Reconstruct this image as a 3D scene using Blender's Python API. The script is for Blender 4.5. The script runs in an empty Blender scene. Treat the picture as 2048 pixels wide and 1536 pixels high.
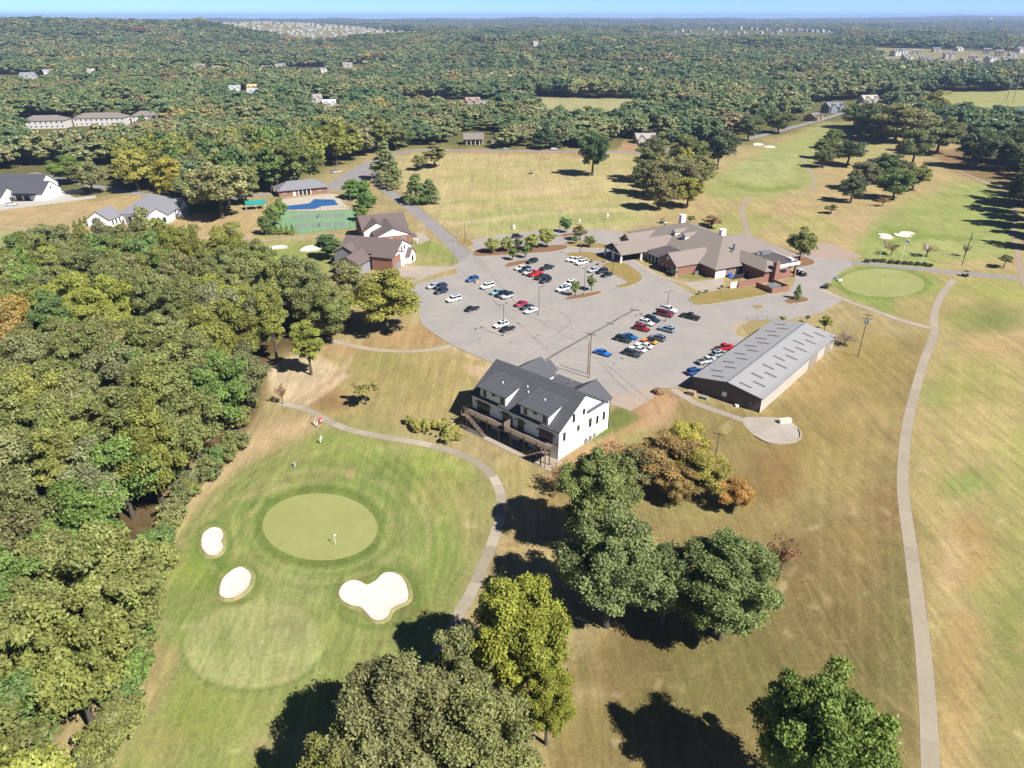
import bpy, bmesh, math, random
import numpy as np
from mathutils import Vector, Matrix
from mathutils.geometry import tessellate_polygon

# ------------------------------------------------------------------ camera, sky, sun, exposure
F_PX, CAM_H, HORIZON = 1420.0, 80.0, 34.0          # focal length in photo pixels, drone height, horizon row
PITCH = math.atan((768 - HORIZON) / F_PX)
scn = bpy.context.scene
COL = scn.collection
cam_d = bpy.data.cameras.new('camera')
cam_d.sensor_fit = 'HORIZONTAL'; cam_d.sensor_width = 36.0
cam_d.lens = F_PX / 2048 * 36.0
cam_d.clip_start = 1.0; cam_d.clip_end = 60000
cam = bpy.data.objects.new('camera', cam_d); COL.objects.link(cam)
cam.location = (0, 0, CAM_H); cam.rotation_euler = (math.pi / 2 - PITCH, 0, 0)
scn.camera = cam

SUN_EL = math.radians(46)
SUN_DIR = Vector((0.79 * math.cos(SUN_EL), -0.613 * math.cos(SUN_EL), math.sin(SUN_EL))).normalized()   # towards the sun
sun_d = bpy.data.lights.new('sun', 'SUN'); sun_d.energy = 5.0; sun_d.angle = math.radians(0.53)
sun_d.color = (1.0, 0.955, 0.89)
sun = bpy.data.objects.new('sun', sun_d); COL.objects.link(sun)
sun.rotation_euler = (-SUN_DIR).to_track_quat('-Z', 'Y').to_euler()
sun.location = (200, -150, 300)

world = bpy.data.worlds.new('World'); scn.world = world; world.use_nodes = True
nt = world.node_tree
bg = nt.nodes['Background']; bg.inputs['Strength'].default_value = 0.092
sky = nt.nodes.new('ShaderNodeTexSky'); sky.sky_type = 'NISHITA'; sky.sun_disc = False
sky.sun_elevation = SUN_EL; sky.sun_rotation = math.atan2(SUN_DIR.x, SUN_DIR.y)
sky.altitude = 9000; sky.air_density = 0.7; sky.dust_density = 0.0; sky.ozone_density = 3.0
nt.links.new(sky.outputs[0], bg.inputs[0])

scn.view_settings.view_transform = 'Standard'; scn.view_settings.look = 'None'
scn.view_settings.exposure = 1.08; scn.view_settings.gamma = 1.0
scn.view_settings.use_curve_mapping = False
scn.render.engine = 'CYCLES'
scn.cycles.use_denoising = True
scn.cycles.max_bounces = 5; scn.cycles.diffuse_bounces = 3; scn.cycles.glossy_bounces = 2
scn.cycles.transmission_bounces = 3; scn.cycles.transparent_max_bounces = 4; scn.cycles.volume_bounces = 0
scn.cycles.caustics_reflective = False; scn.cycles.caustics_refractive = False

# ------------------------------------------------------------------ pixels of the photograph -> ground positions
CP, SP = math.cos(PITCH), math.sin(PITCH)
def G(u, v, z=0.0):
    dx = (u - 1024) / F_PX; dz = -(v - 768) / F_PX
    t = (z - CAM_H) / (-SP + dz * CP)
    return Vector((dx * t, (CP + dz * SP) * t, z))
def depth_of(p): return p[1] * CP - (p[2] - CAM_H) * SP
def to_px(x, y, z=0.0):
    f = y * CP - (z - CAM_H) * SP; up = y * SP + (z - CAM_H) * CP
    return 1024 + F_PX * x / f, 768 - F_PX * up / f
def zm(x0, y0, k):                      # enlarged-view coordinates -> photo pixels
    return lambda pts: [(x0 + x / k, y0 + y / k) for x, y in pts]
zA = zm(800, 480, 4.096); zB = zm(1180, 400, 3.793); zC = zm(1200, 600, 9.31); zD = zm(940, 400, 6.827)
zP = zm(480, 300, 4.267); zT = zm(660, 400, 7.314); zK = zm(840, 500, 7.877); zR = zm(1600, 400, 4.571)
zL = zm(0, 330, 5.12); zH = zm(1220, 420, 5.12); zN = zm(480, 640, 4.267)

rnd = random.Random(7)
def lin(c):
    c = c / 255.0
    return c / 12.92 if c <= 0.04045 else ((c + 0.055) / 1.055) ** 2.4
K_LIT = 2.55                            # what a horizontal sunlit white sheet reads at this exposure
def A(r, g, b, k=K_LIT): return (min(lin(r) / k, .85), min(lin(g) / k, .85), min(lin(b) / k, .85))

# ------------------------------------------------------------------ materials (all procedural)
MATS = {}
def mat(name, col, rough=0.85, var=0.18, scale=1.5, bump=0.0, bscale=None, spec=0.3, metal=0.0, objcol=False, tint2=None, coat=0.0, detail=5.0):
    if name in MATS: return MATS[name]
    m = bpy.data.materials.new(name); m.use_nodes = True; MATS[name] = m
    n = m.node_tree.nodes; l = m.node_tree.links; b = n['Principled BSDF']
    b.inputs['Roughness'].default_value = rough; b.inputs['Specular IOR Level'].default_value = spec
    b.inputs['Metallic'].default_value = metal; b.inputs['Coat Weight'].default_value = coat
    tc = n.new('ShaderNodeTexCoord')
    nz = n.new('ShaderNodeTexNoise'); nz.inputs['Scale'].default_value = scale; nz.inputs['Detail'].default_value = detail
    nz.inputs['Roughness'].default_value = 0.65
    l.new(tc.outputs['Object'], nz.inputs['Vector'])
    mr = n.new('ShaderNodeMapRange'); mr.inputs['From Min'].default_value = 0.25; mr.inputs['From Max'].default_value = 0.75
    mr.inputs['To Min'].default_value = 1 - var; mr.inputs['To Max'].default_value = 1 + var
    l.new(nz.outputs['Fac'], mr.inputs['Value'])
    mx = n.new('ShaderNodeVectorMath'); mx.operation = 'SCALE'
    if objcol:
        oi = n.new('ShaderNodeObjectInfo'); l.new(oi.outputs['Color'], mx.inputs[0])
    elif tint2 is not None:
        nz2 = n.new('ShaderNodeTexNoise'); nz2.inputs['Scale'].default_value = scale * 0.21; nz2.inputs['Detail'].default_value = 4
        l.new(tc.outputs['Object'], nz2.inputs['Vector'])
        r2 = n.new('ShaderNodeMapRange'); r2.inputs['From Min'].default_value = 0.4; r2.inputs['From Max'].default_value = 0.68
        l.new(nz2.outputs['Fac'], r2.inputs['Value'])
        mi = n.new('ShaderNodeMix'); mi.data_type = 'RGBA'
        mi.inputs['A'].default_value = (*col, 1); mi.inputs['B'].default_value = (*tint2, 1)
        l.new(r2.outputs[0], mi.inputs['Factor']); l.new(mi.outputs['Result'], mx.inputs[0])
    else:
        mx.inputs[0].default_value = col
    l.new(mr.outputs[0], mx.inputs['Scale']); l.new(mx.outputs[0], b.inputs['Base Color'])
    if bump:
        bp = n.new('ShaderNodeBump'); bp.inputs['Strength'].default_value = bump; bp.inputs['Distance'].default_value = 0.092
        nb = n.new('ShaderNodeTexNoise'); nb.inputs['Scale'].default_value = bscale or scale * 4; nb.inputs['Detail'].default_value = 4
        l.new(tc.outputs['Object'], nb.inputs['Vector']); l.new(nb.outputs['Fac'], bp.inputs['Height']); l.new(bp.outputs[0], b.inputs['Normal'])
    return m

def stripe_mat(name, col, col2, axis, freq, rough=0.8, duty=0.5, var=0.1, spec=0.3, metal=0.0):
    """fine printed courses (shingles, brick courses, siding laps) far below pixel size, with wear noise"""
    if name in MATS: return MATS[name]
    m = mat(name, col, rough, var, 2.0, spec=spec, metal=metal)
    n = m.node_tree.nodes; l = m.node_tree.links
    mx = [x for x in n if x.bl_idname == 'ShaderNodeVectorMath'][0]
    tc = [x for x in n if x.bl_idname == 'ShaderNodeTexCoord'][0]
    sp = n.new('ShaderNodeSeparateXYZ'); l.new(tc.outputs['Object'], sp.inputs[0])
    ml = n.new('ShaderNodeMath'); ml.operation = 'MULTIPLY'; ml.inputs[1].default_value = freq; l.new(sp.outputs[axis], ml.inputs[0])
    fr = n.new('ShaderNodeMath'); fr.operation = 'FRACT'; l.new(ml.outputs[0], fr.inputs[0])
    gt = n.new('ShaderNodeMath'); gt.operation = 'GREATER_THAN'; gt.inputs[1].default_value = duty; l.new(fr.outputs[0], gt.inputs[0])
    mi = n.new('ShaderNodeMix'); mi.data_type = 'RGBA'; mi.inputs['A'].default_value = (*col, 1); mi.inputs['B'].default_value = (*col2, 1)
    l.new(gt.outputs[0], mi.inputs['Factor']); l.new(mi.outputs['Result'], mx.inputs[0])
    return m

def glass_mat():
    m = mat('window_glass', (0.012, 0.016, 0.02), 0.08, 0.1, 1.0, spec=0.8)
    return m
def leaf_mat(name, trans=0.28, rand_ramp=None):
    m = bpy.data.materials.new(name); m.use_nodes = True; MATS[name] = m
    n = m.node_tree.nodes; l = m.node_tree.links; b = n['Principled BSDF']; out = n['Material Output']
    b.inputs['Roughness'].default_value = 0.55; b.inputs['Specular IOR Level'].default_value = 0.25
    at = n.new('ShaderNodeAttribute'); at.attribute_name = 'tint'
    oi = n.new('ShaderNodeObjectInfo')
    if rand_ramp:
        rp = n.new('ShaderNodeValToRGB'); e = rp.color_ramp.elements
        rp.color_ramp.interpolation = 'CONSTANT' if len(rand_ramp) > 40 else 'LINEAR'
        e[0].position = rand_ramp[0][0]; e[0].color = (*rand_ramp[0][1], 1)
        e[1].position = rand_ramp[-1][0]; e[1].color = (*rand_ramp[-1][1], 1)
        for pos, c in rand_ramp[1:-1]:
            x = e.new(pos); x.color = (*c, 1)
        # stands of trees share a colour: blend each tree's own random with a broad noise of where it stands
        nz = n.new('ShaderNodeTexNoise'); nz.inputs['Scale'].default_value = 0.006; nz.inputs['Detail'].default_value = 3
        l.new(oi.outputs['Location'], nz.inputs['Vector'])
        mrn = n.new('ShaderNodeMapRange'); mrn.inputs['From Min'].default_value = .3; mrn.inputs['From Max'].default_value = .7
        l.new(nz.outputs['Fac'], mrn.inputs['Value'])
        mm = n.new('ShaderNodeMath'); mm.operation = 'MULTIPLY'; mm.inputs[1].default_value = .5; l.new(mrn.outputs[0], mm.inputs[0])
        m2 = n.new('ShaderNodeMath'); m2.operation = 'MULTIPLY_ADD'; m2.inputs[1].default_value = .5
        l.new(oi.outputs['Random'], m2.inputs[0]); l.new(mm.outputs[0], m2.inputs[2]); l.new(m2.outputs[0], rp.inputs[0]); base = rp.outputs[0]
    else:
        base = oi.outputs['Color']
    mr = n.new('ShaderNodeMapRange'); mr.inputs['To Min'].default_value = 0.62; mr.inputs['To Max'].default_value = 1.42
    l.new(at.outputs['Fac'], mr.inputs['Value'])
    sc = n.new('ShaderNodeVectorMath'); sc.operation = 'SCALE'; l.new(base, sc.inputs[0]); l.new(mr.outputs[0], sc.inputs['Scale'])
    l.new(sc.outputs[0], b.inputs['Base Color'])
    tr = n.new('ShaderNodeBsdfTranslucent')
    tm = n.new('ShaderNodeVectorMath'); tm.operation = 'MULTIPLY'; tm.inputs[1].default_value = (1.25, 1.3, 0.6)
    l.new(sc.outputs[0], tm.inputs[0]); l.new(tm.outputs[0], tr.inputs['Color'])
    ms = n.new('ShaderNodeMixShader'); ms.inputs[0].default_value = trans
    l.new(b.outputs[0], ms.inputs[1]); l.new(tr.outputs[0], ms.inputs[2]); l.new(ms.outputs[0], out.inputs['Surface'])
    return m
LEAF = leaf_mat('leaves')
BARK = mat('bark', (0.075, 0.062, 0.05), 0.9, 0.35, 3.0)
GLASS = glass_mat()

# ------------------------------------------------------------------ mesh helpers
class MB:
    """collects faces, then links them as ONE mesh object"""
    def __init__(s): s.v = []; s.f = []; s.mi = []
    def face(s, pts, mi=0):
        i = len(s.v); s.v += [tuple(p) for p in pts]; s.f.append(tuple(range(i, i + len(pts)))); s.mi.append(mi)
    def box(s, x0, x1, y0, y1, z0, z1, mi=0):
        i = len(s.v)
        s.v += [(x0, y0, z0), (x1, y0, z0), (x1, y1, z0), (x0, y1, z0), (x0, y0, z1), (x1, y0, z1), (x1, y1, z1), (x0, y1, z1)]
        for q in ((0, 3, 2, 1), (4, 5, 6, 7), (0, 1, 5, 4), (1, 2, 6, 5), (2, 3, 7, 6), (3, 0, 4, 7)):
            s.f.append(tuple(i + k for k in q)); s.mi.append(mi)
        return s
    def tube(s, p, q, r0, r1=None, n=8, mi=0, caps=True):
        r1 = r0 if r1 is None else r1
        p = Vector(p); q = Vector(q); d = (q - p).normalized()
        a = d.orthogonal().normalized(); b = d.cross(a); i = len(s.v)
        for c, r in ((p, r0), (q, r1)):
            for k in range(n):
                t = 2 * math.pi * k / n; s.v.append(tuple(c + (a * math.cos(t) + b * math.sin(t)) * r))
        for k in range(n):
            k2 = (k + 1) % n; s.f.append((i + k, i + k2, i + n + k2, i + n + k)); s.mi.append(mi)
        if caps:
            s.f.append(tuple(i + n - 1 - k for k in range(n))); s.f.append(tuple(i + n + k for k in range(n))); s.mi += [mi, mi]
        return s
    def prism(s, poly, z0, z1, mi=0, top=None, bottom=False):
        """poly: (x, y) outline; walls plus top"""
        n = len(poly); i = len(s.v)
        ar = sum(poly[k][0] * poly[(k + 1) % n][1] - poly[(k + 1) % n][0] * poly[k][1] for k in range(n))
        if ar < 0: poly = poly[::-1]
        s.v += [(p[0], p[1], z0) for p in poly] + [(p[0], p[1], z1) for p in poly]
        for k in range(n):
            k2 = (k + 1) % n; s.f.append((i + k, i + k2, i + n + k2, i + n + k)); s.mi.append(mi)
        tri = tessellate_polygon([[Vector((p[0], p[1], 0)) for p in poly]])
        for t in tri:
            a, b, c = t
            x = (poly[b][0] - poly[a][0]) * (poly[c][1] - poly[a][1]) - (poly[b][1] - poly[a][1]) * (poly[c][0] - poly[a][0])
            if x < 0: b, c = c, b
            s.f.append((i + n + a, i + n + b, i + n + c)); s.mi.append(mi if top is None else top)
        return s
    def slab(s, quad, th, mi=0):
        """a sloped plate: quad (4 or 3 top points) thickened downwards"""
        n = len(quad); i = len(s.v)
        s.v += [tuple(p) for p in quad] + [(p[0], p[1], p[2] - th) for p in quad]
        s.f.append(tuple(i + k for k in range(n))); s.mi.append(mi)
        s.f.append(tuple(i + n + n - 1 - k for k in range(n))); s.mi.append(mi)
        for k in range(n):
            k2 = (k + 1) % n; s.f.append((i + k, i + n + k, i + n + k2, i + k2)); s.mi.append(mi)
        return s
    def mesh(s, name, mats):
        me = bpy.data.meshes.new(name); me.from_pydata(s.v, [], s.f)
        for m in (mats if isinstance(mats, (list, tuple)) else [mats]): me.materials.append(m)
        if any(s.mi): me.polygons.foreach_set('material_index', s.mi)
        me.update(); return me
    def build(s, name, mats, parent=None, smooth=False, col=None, loc=None, fix=True):
        me = s.mesh(name, mats)
        if fix:
            bm = bmesh.new(); bm.from_mesh(me); bmesh.ops.recalc_face_normals(bm, faces=bm.faces); bm.to_mesh(me); bm.free()
        if smooth: me.polygons.foreach_set('use_smooth', [True] * len(me.polygons))
        return link(name, me, parent, col, loc)
def link(name, me, parent=None, col=None, loc=None):
    o = bpy.data.objects.new(name, me); COL.objects.link(o)
    if parent is not None: o.parent = parent
    if col is not None: o.color = (*col, 1) if len(col) == 3 else col
    if loc is not None: o.location = loc
    return o
def tag(o, label, cat, group=None):
    o['label'] = label; o['category'] = cat
    if group: o['group'] = group
    return o
def thing(name, label, cat, loc=(0, 0, 0), rz=0.0, group=None):
    o = bpy.data.objects.new(name, None); COL.objects.link(o); o.empty_display_size = 0.5
    o.location = loc; o.rotation_euler = (0, 0, rz)
    return tag(o, label, cat, group)
def structure(o): o['kind'] = 'structure'; return o
def stuff(o): o['kind'] = 'stuff'; return o
def smoothline(pts, n=6):
    P = [Vector((p[0], p[1])) for p in pts]; out = []
    for i in range(len(P) - 1):
        p0 = P[max(i - 1, 0)]; p1 = P[i]; p2 = P[i + 1]; p3 = P[min(i + 2, len(P) - 1)]
        for k in range(n):
            t = k / n
            out.append(0.5 * ((2 * p1) + (p2 - p0) * t + (2 * p0 - 5 * p1 + 4 * p2 - p3) * t * t + (3 * p1 - p0 - 3 * p2 + p3) * t ** 3))
    out.append(P[-1]); return out
def smoothloop(pts, n=5):
    P = [Vector((p[0], p[1])) for p in pts]; m = len(P); out = []
    for i in range(m):
        p0, p1, p2, p3 = P[i - 1], P[i], P[(i + 1) % m], P[(i + 2) % m]
        for k in range(n):
            t = k / n
            out.append(0.5 * ((2 * p1) + (p2 - p0) * t + (2 * p0 - 5 * p1 + 4 * p2 - p3) * t * t + (3 * p1 - p0 - 3 * p2 + p3) * t ** 3))
    return out
def gp(pts): return [(G(u, v).x, G(u, v).y) for u, v in pts]
def resample(line, step):
    out = [line[0]]; acc = 0.0
    for a, b in zip(line, line[1:]):
        L = (b - a).length
        while L > 0 and acc + L >= step:
            t = (step - acc) / L; a = a + (b - a) * t; out.append(a); L = (b - a).length; acc = 0.0
        acc += L
    if (out[-1] - line[-1]).length > step * .3: out.append(line[-1])
    return out
def offsets(line, w):
    L, R = [], []
    for i, p in enumerate(line):
        d = (line[min(i + 1, len(line) - 1)] - line[max(i - 1, 0)]).normalized(); nrm = Vector((-d.y, d.x))
        ww = w[i] if isinstance(w, (list, tuple)) else w
        L.append(p + nrm * ww / 2); R.append(p - nrm * ww / 2)
    return L, R
def ribbon(name, line, w, z, m, parent=None, th=0.0, edge=0.0):
    L, R = offsets(line, w); b = MB(); rr = random.Random(len(line))
    if edge:
        L = [p + Vector((rr.uniform(-edge, edge), rr.uniform(-edge, edge))) for p in L]; R = [p + Vector((rr.uniform(-edge, edge), rr.uniform(-edge, edge))) for p in R]
    n = len(line)
    b.v = [(p.x, p.y, z) for p in L] + [(p.x, p.y, z) for p in R]
    b.f = [(i, n + i, n + i + 1, i + 1) for i in range(n - 1)]; b.mi = [0] * (n - 1)
    return b.build(name, m, parent)
def sheet(name, poly, z, m, parent=None):
    b = MB(); n = len(poly); b.v = [(p[0], p[1], z) for p in poly]
    for t in tessellate_polygon([[Vector((p[0], p[1], 0)) for p in poly]]):
        b.f.append(tuple(t)); b.mi.append(0)
    o = b.build(name, m, parent)
    me = o.data
    if len(me.polygons) and sum(p.normal.z for p in me.polygons) < 0: me.flip_normals()
    return o
def kerb(name, line, m, parent=None, w=0.16, z0=0.0, z1=0.14, closed=False):
    if closed: line = line + [line[0]]
    L, R = offsets(line, w)
    if closed: L[-1] = L[0]; R[-1] = R[0]
    b = MB()
    for i in range(len(line) - 1):
        b.face([(*L[i], z1), (*R[i], z1), (*R[i + 1], z1), (*L[i + 1], z1)])
        b.face([(*R[i], z0), (*R[i + 1], z0), (*R[i + 1], z1), (*R[i], z1)])
        b.face([(*L[i + 1], z0), (*L[i], z0), (*L[i], z1), (*L[i + 1], z1)])
    return b.build(name, m, parent, fix=False)
# ------------------------------------------------------------------ terrain
BUMPS = []
def bump(u, v, rx, ry, h): p = G(u, v); BUMPS.append((p.x, p.y, rx, ry, h))
bump(200, 84, 1100, 900, 42); bump(620, 64, 900, 900, 10)
bump(1330, 104, 800, 330, 20); bump(1750, 90, 700, 600, 16); bump(950, 120, 350, 220, 8)
bump(560, 88, 500, 500, 14); bump(1480, 76, 900, 700, 16)
def terrain(x, y):
    x = np.asarray(x, float); y = np.asarray(y, float); d = np.hypot(x, y)
    s = np.clip((d - 560) / 900, 0, 1); s = s * s * (3 - 2 * s)
    z = 7 * np.sin(x / 310 + 1.0) * np.cos(y / 370 + .4) + 6 * np.sin(x / 170 + y / 230) + 9 * np.sin(y / 620 - x / 900 + 2)
    z = z * s
    far = np.clip((d - 4000) / 9500, 0, 1)
    z = z + far * (32 + 7 * np.sin(x / 1500 + 1.5) + 5 * np.sin(x / 620 + y / 900) + 3 * np.sin(x / 260))
    right = np.clip((x - 1500) / 6500, 0, 1); z = z + far * right * 26
    left = np.clip((-x - 3500) / 5500, 0, 1); z = z + far * left * 8
    for bx, by, rx, ry, h in BUMPS:
        z = z + h * np.exp(-(((x - bx) / rx) ** 2 + ((y - by) / ry) ** 2)) * s
    return z
def tz(x, y): return float(terrain(x, y))

def poly_sd(U, V, poly):
    """signed distance in photo pixels, positive inside"""
    p = np.array(poly, float); n = len(p); d2 = np.full(U.shape, 1e18); ins = np.zeros(U.shape, bool)
    for i in range(n):
        a = p[i]; b = p[(i + 1) % n]; e = b - a
        t = np.clip(((U - a[0]) * e[0] + (V - a[1]) * e[1]) / (e @ e + 1e-9), 0, 1)
        d2 = np.minimum(d2, (U - a[0] - e[0] * t) ** 2 + (V - a[1] - e[1] * t) ** 2)
        c = (a[1] > V) != (b[1] > V)
        with np.errstate(divide='ignore', invalid='ignore'):
            xi = (b[0] - a[0]) * (V - a[1]) / (b[1] - a[1] + 1e-12) + a[0]
        ins ^= c & (U < xi)
    return np.where(ins, 1, -1) * np.sqrt(d2)
def line_d(U, V, pts):
    d2 = np.full(U.shape, 1e18)
    for a, b in zip(pts, pts[1:]):
        a = np.array(a, float); b = np.array(b, float); e = b - a
        t = np.clip(((U - a[0]) * e[0] + (V - a[1]) * e[1]) / (e @ e + 1e-9), 0, 1)
        d2 = np.minimum(d2, (U - a[0] - e[0] * t) ** 2 + (V - a[1] - e[1] * t) ** 2)
    return np.sqrt(d2)
def ell(u, v, ru, rv, rot=0, n=28):
    c, s = math.cos(math.radians(rot)), math.sin(math.radians(rot))
    return [(u + ru * math.cos(t) * c - rv * math.sin(t) * s, v + ru * math.cos(t) * s + rv * math.sin(t) * c) for t in [2 * math.pi * k / n for k in range(n)]]

us = np.arange(-1100, 3160, 6.0)
vs = np.concatenate([np.arange(43.6, 60, 1.0), np.arange(60, 120, 2.0), np.arange(120, 300, 4.0), np.arange(300, 1560, 4.5), np.arange(1560, 2300, 30.0)])
U, V = np.meshgrid(us, vs)
dxr = (U - 1024) / F_PX; dzr = -(V - 768) / F_PX
T = -CAM_H / (-SP + dzr * CP); X = dxr * T; Y = (CP + dzr * SP) * T; Z = terrain(X, Y)

TURF = np.zeros(U.shape + (3,)); TURF[:] = (188, 168, 114)
nz = np.random.default_rng(3)
def vnoise(X, Y, s, seed):
    """smooth value noise on world metres"""
    g = np.random.default_rng(seed).random((64, 64)); x = X / s; y = Y / s
    xi = np.floor(x).astype(int); yi = np.floor(y).astype(int); fx = x - xi; fy = y - yi
    fx = fx * fx * (3 - 2 * fx); fy = fy * fy * (3 - 2 * fy); w = lambda a, b: g[a % 64, b % 64]
    return (w(xi, yi) * (1 - fx) + w(xi + 1, yi) * fx) * (1 - fy) + (w(xi, yi + 1) * (1 - fx) + w(xi + 1, yi + 1) * fx) * fy
WU = U + 16 * (vnoise(X, Y, 9, 1) - .5) + 26 * (vnoise(X, Y, 24, 2) - .5); WV = V + 10 * (vnoise(X, Y, 9, 5) - .5) + 16 * (vnoise(X, Y, 24, 6) - .5)
def window_of(pts, pad):
    p = np.array([(q[0], q[1]) for q in pts], float); a, c = p.min(0) - pad, p.max(0) + pad
    return slice(np.searchsorted(vs, a[1]), np.searchsorted(vs, c[1]) + 1), slice(np.searchsorted(us, a[0]), np.searchsorted(us, c[0]) + 1)
def paint(poly, feather, col, a=1.0, warp=True):
    """a patch of turf of another kind or condition, soft at its edge"""
    w = window_of(poly, feather + 30); uu, vv = (WU[w], WV[w]) if warp else (U[w], V[w])
    if uu.size == 0: return
    sd = poly_sd(uu, vv, poly); m = np.clip(sd / feather * .5 + .5, 0, 1); m = (m * m * (3 - 2 * m) * a)[..., None]
    TURF[w] = TURF[w] * (1 - m) + np.array(col, float) * m
def stroke(pts, w, col, a=1.0):
    pts = smoothline(pts, 5); s = window_of(pts, w * 2 + 4)
    if U[s].size == 0: return
    d = line_d(U[s], V[s], pts); m = np.clip(1.35 - d / (w * 1.25), 0, 1)[..., None] * min(a * 1.7, .95)
    TURF[s] = TURF[s] * (1 - m) + np.array(col, float) * m


TAN = (203, 176, 126); STRAW = (214, 190, 142); BROWN = (150, 122, 74); OLIVE = (160, 148, 86); GREEN = (146, 160, 82); LIME = (168, 180, 84)
DKGR = (118, 142, 64); FAIR = (172, 178, 104); DIRT = (214, 178, 140); RANGE = (208, 190, 128); REDD = (196, 146, 106)
paint([(-1200, 30), (3200, 30), (3200, 255), (1700, 250), (1400, 300), (760, 300), (620, 345), (400, 400), (-1200, 420)], 20, (118, 118, 62))
paint([(330, 70), (560, 73), (870, 77), (850, 90), (750, 102), (640, 106), (540, 100), (420, 90)], 3, (176, 168, 124), .8, False); paint([(1740, 104), (2100, 106), (2100, 130), (2060, 136), (1760, 134)], 3, (176, 168, 120), .8, False); paint([(1045, 186), (1290, 190), (1290, 222), (1240, 246), (1080, 240)], 3, (196, 190, 130), .95, False); paint([(1790, 186), (2100, 184), (2150, 240), (2060, 250), (1850, 230)], 4, (186, 186, 112), .95, False)
# left of the drive: lawns, straw field and far fairway
paint([(-60, 400), (190, 392), (330, 380), (520, 420), (520, 500), (200, 470), (-60, 440)], 14, (206, 178, 124))
paint([(-60, 470), (120, 468), (160, 500), (60, 560), (-60, 580)], 14, (176, 184, 110))
paint([(300, 430), (370, 425), (330, 470), (290, 470)], 10, GREEN, .8); paint([(340, 400), (450, 405), (440, 425), (350, 425)], 10, (120, 150, 60), .9)
paint([(500, 480), (690, 478), (690, 560), (500, 540)], 16, (172, 176, 96)); paint(ell(600, 505, 90, 14), 14, (150, 172, 80), .8)
paint([(370, 440), (500, 420), (520, 460), (430, 480)], 14, (206, 176, 122))
paint([(800, 380), (850, 400), (880, 455), (845, 430)], 10, (190, 160, 104))
paint([(820, 480), (880, 490), (915, 530), (830, 535)], 8, (156, 168, 84)); paint(ell(845, 520, 30, 8), 8, TAN, .6)
# woods floors
paint([(-400, 600), (420, 560), (660, 650), (540, 740), (500, 850), (350, 980), (270, 1180), (240, 1330), (60, 1530), (-400, 1700)], 20, (112, 92, 58))
# driving range
paint([(760, 330), (870, 302), (1290, 306), (1310, 360), (1330, 430), (1260, 452), (1000, 478), (880, 455), (830, 400)], 12, RANGE)
paint([(880, 430), (960, 422), (1240, 412), (1300, 425), (1200, 446), (960, 465)], 12, (176, 182, 106), .85)
paint(ell(950, 355, 60, 14), 12, (186, 180, 104), .6); paint(ell(1130, 330, 150, 9), 10, (186, 178, 108), .7); paint(ell(1020, 370, 40, 8), 8, (176, 178, 98), .6)
paint(ell(1080, 385, 70, 14), 14, (222, 196, 142), .8); paint(ell(1230, 365, 50, 10), 10, (216, 196, 130), .8); paint(ell(875, 398, 30, 7), 6, STRAW, .9)
stroke([(840, 450), (960, 442), (1120, 425), (1300, 416)], 4, (214, 196, 140), .6); stroke([(900, 405), (1100, 398), (1280, 392)], 4, (186, 182, 108), .5)
paint([(830, 300), (1160, 303), (1160, 312), (900, 310)], 5, (196, 152, 108), .9); paint([(1240, 280), (1310, 282), (1290, 303), (1240, 303)], 5, (206, 162, 118), .9)
# right fairways
paint([(1290, 430), (1420, 330), (1520, 285), (1700, 240), (1800, 250), (2100, 300), (2100, 560), (1600, 520), (1480, 470)], 20, (200, 176, 118))
paint([(1400, 375), (1480, 320), (1560, 285), (1650, 250), (1690, 255), (1650, 300), (1620, 340), (1630, 375), (1560, 395), (1440, 395)], 14, (174, 182, 104))
paint([(1470, 330), (1600, 305), (1590, 362), (1500, 372), (1460, 360)], 9, (184, 190, 116), .8, False); stroke([(1450, 366), (1520, 380), (1600, 372)], 4, (146, 162, 76), .7)
paint([(1400, 440), (1500, 410), (1560, 440), (1480, 500), (1400, 460)], 14, (176, 178, 98), .8)
paint([(1640, 250), (1770, 250), (1780, 300), (1700, 330), (1660, 300)], 14, (184, 180, 108), .7)
paint([(1690, 520), (1740, 450), (1830, 400), (1900, 370), (2000, 365), (2040, 430), (2020, 520), (1860, 528)], 18, (168, 180, 96))
paint([(1820, 470), (1990, 474), (2010, 500), (1900, 518), (1800, 505)], 7, (180, 186, 108), .9, False); paint(ell(1800, 470, 60, 10), 8, (140, 166, 66), .7)
stroke([(1780, 485), (1850, 474), (1960, 480)], 4, (140, 162, 70), .7)
paint([(1560, 400), (1700, 430), (1780, 440), (1700, 470), (1560, 450)], 16, (206, 176, 122), .8)
paint([(1850, 300), (2060, 300), (2060, 380), (1900, 340)], 12, (150, 118, 78), .8)
paint([(1540, 440), (1640, 420), (1680, 470), (1600, 485)], 12, (186, 180, 104), .7)
# practice green surround
paint([(1670, 560), (1720, 536), (1800, 534), (1890, 546), (1880, 590), (1860, 640), (1780, 628), (1690, 594)], 8, (158, 172, 84))
paint(ell(1765, 566, 100, 36), 8, (132, 158, 66), .8, False)
paint([(1790, 600), (1870, 585), (1862, 650), (1790, 630)], 10, (190, 166, 106), .8)
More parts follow.
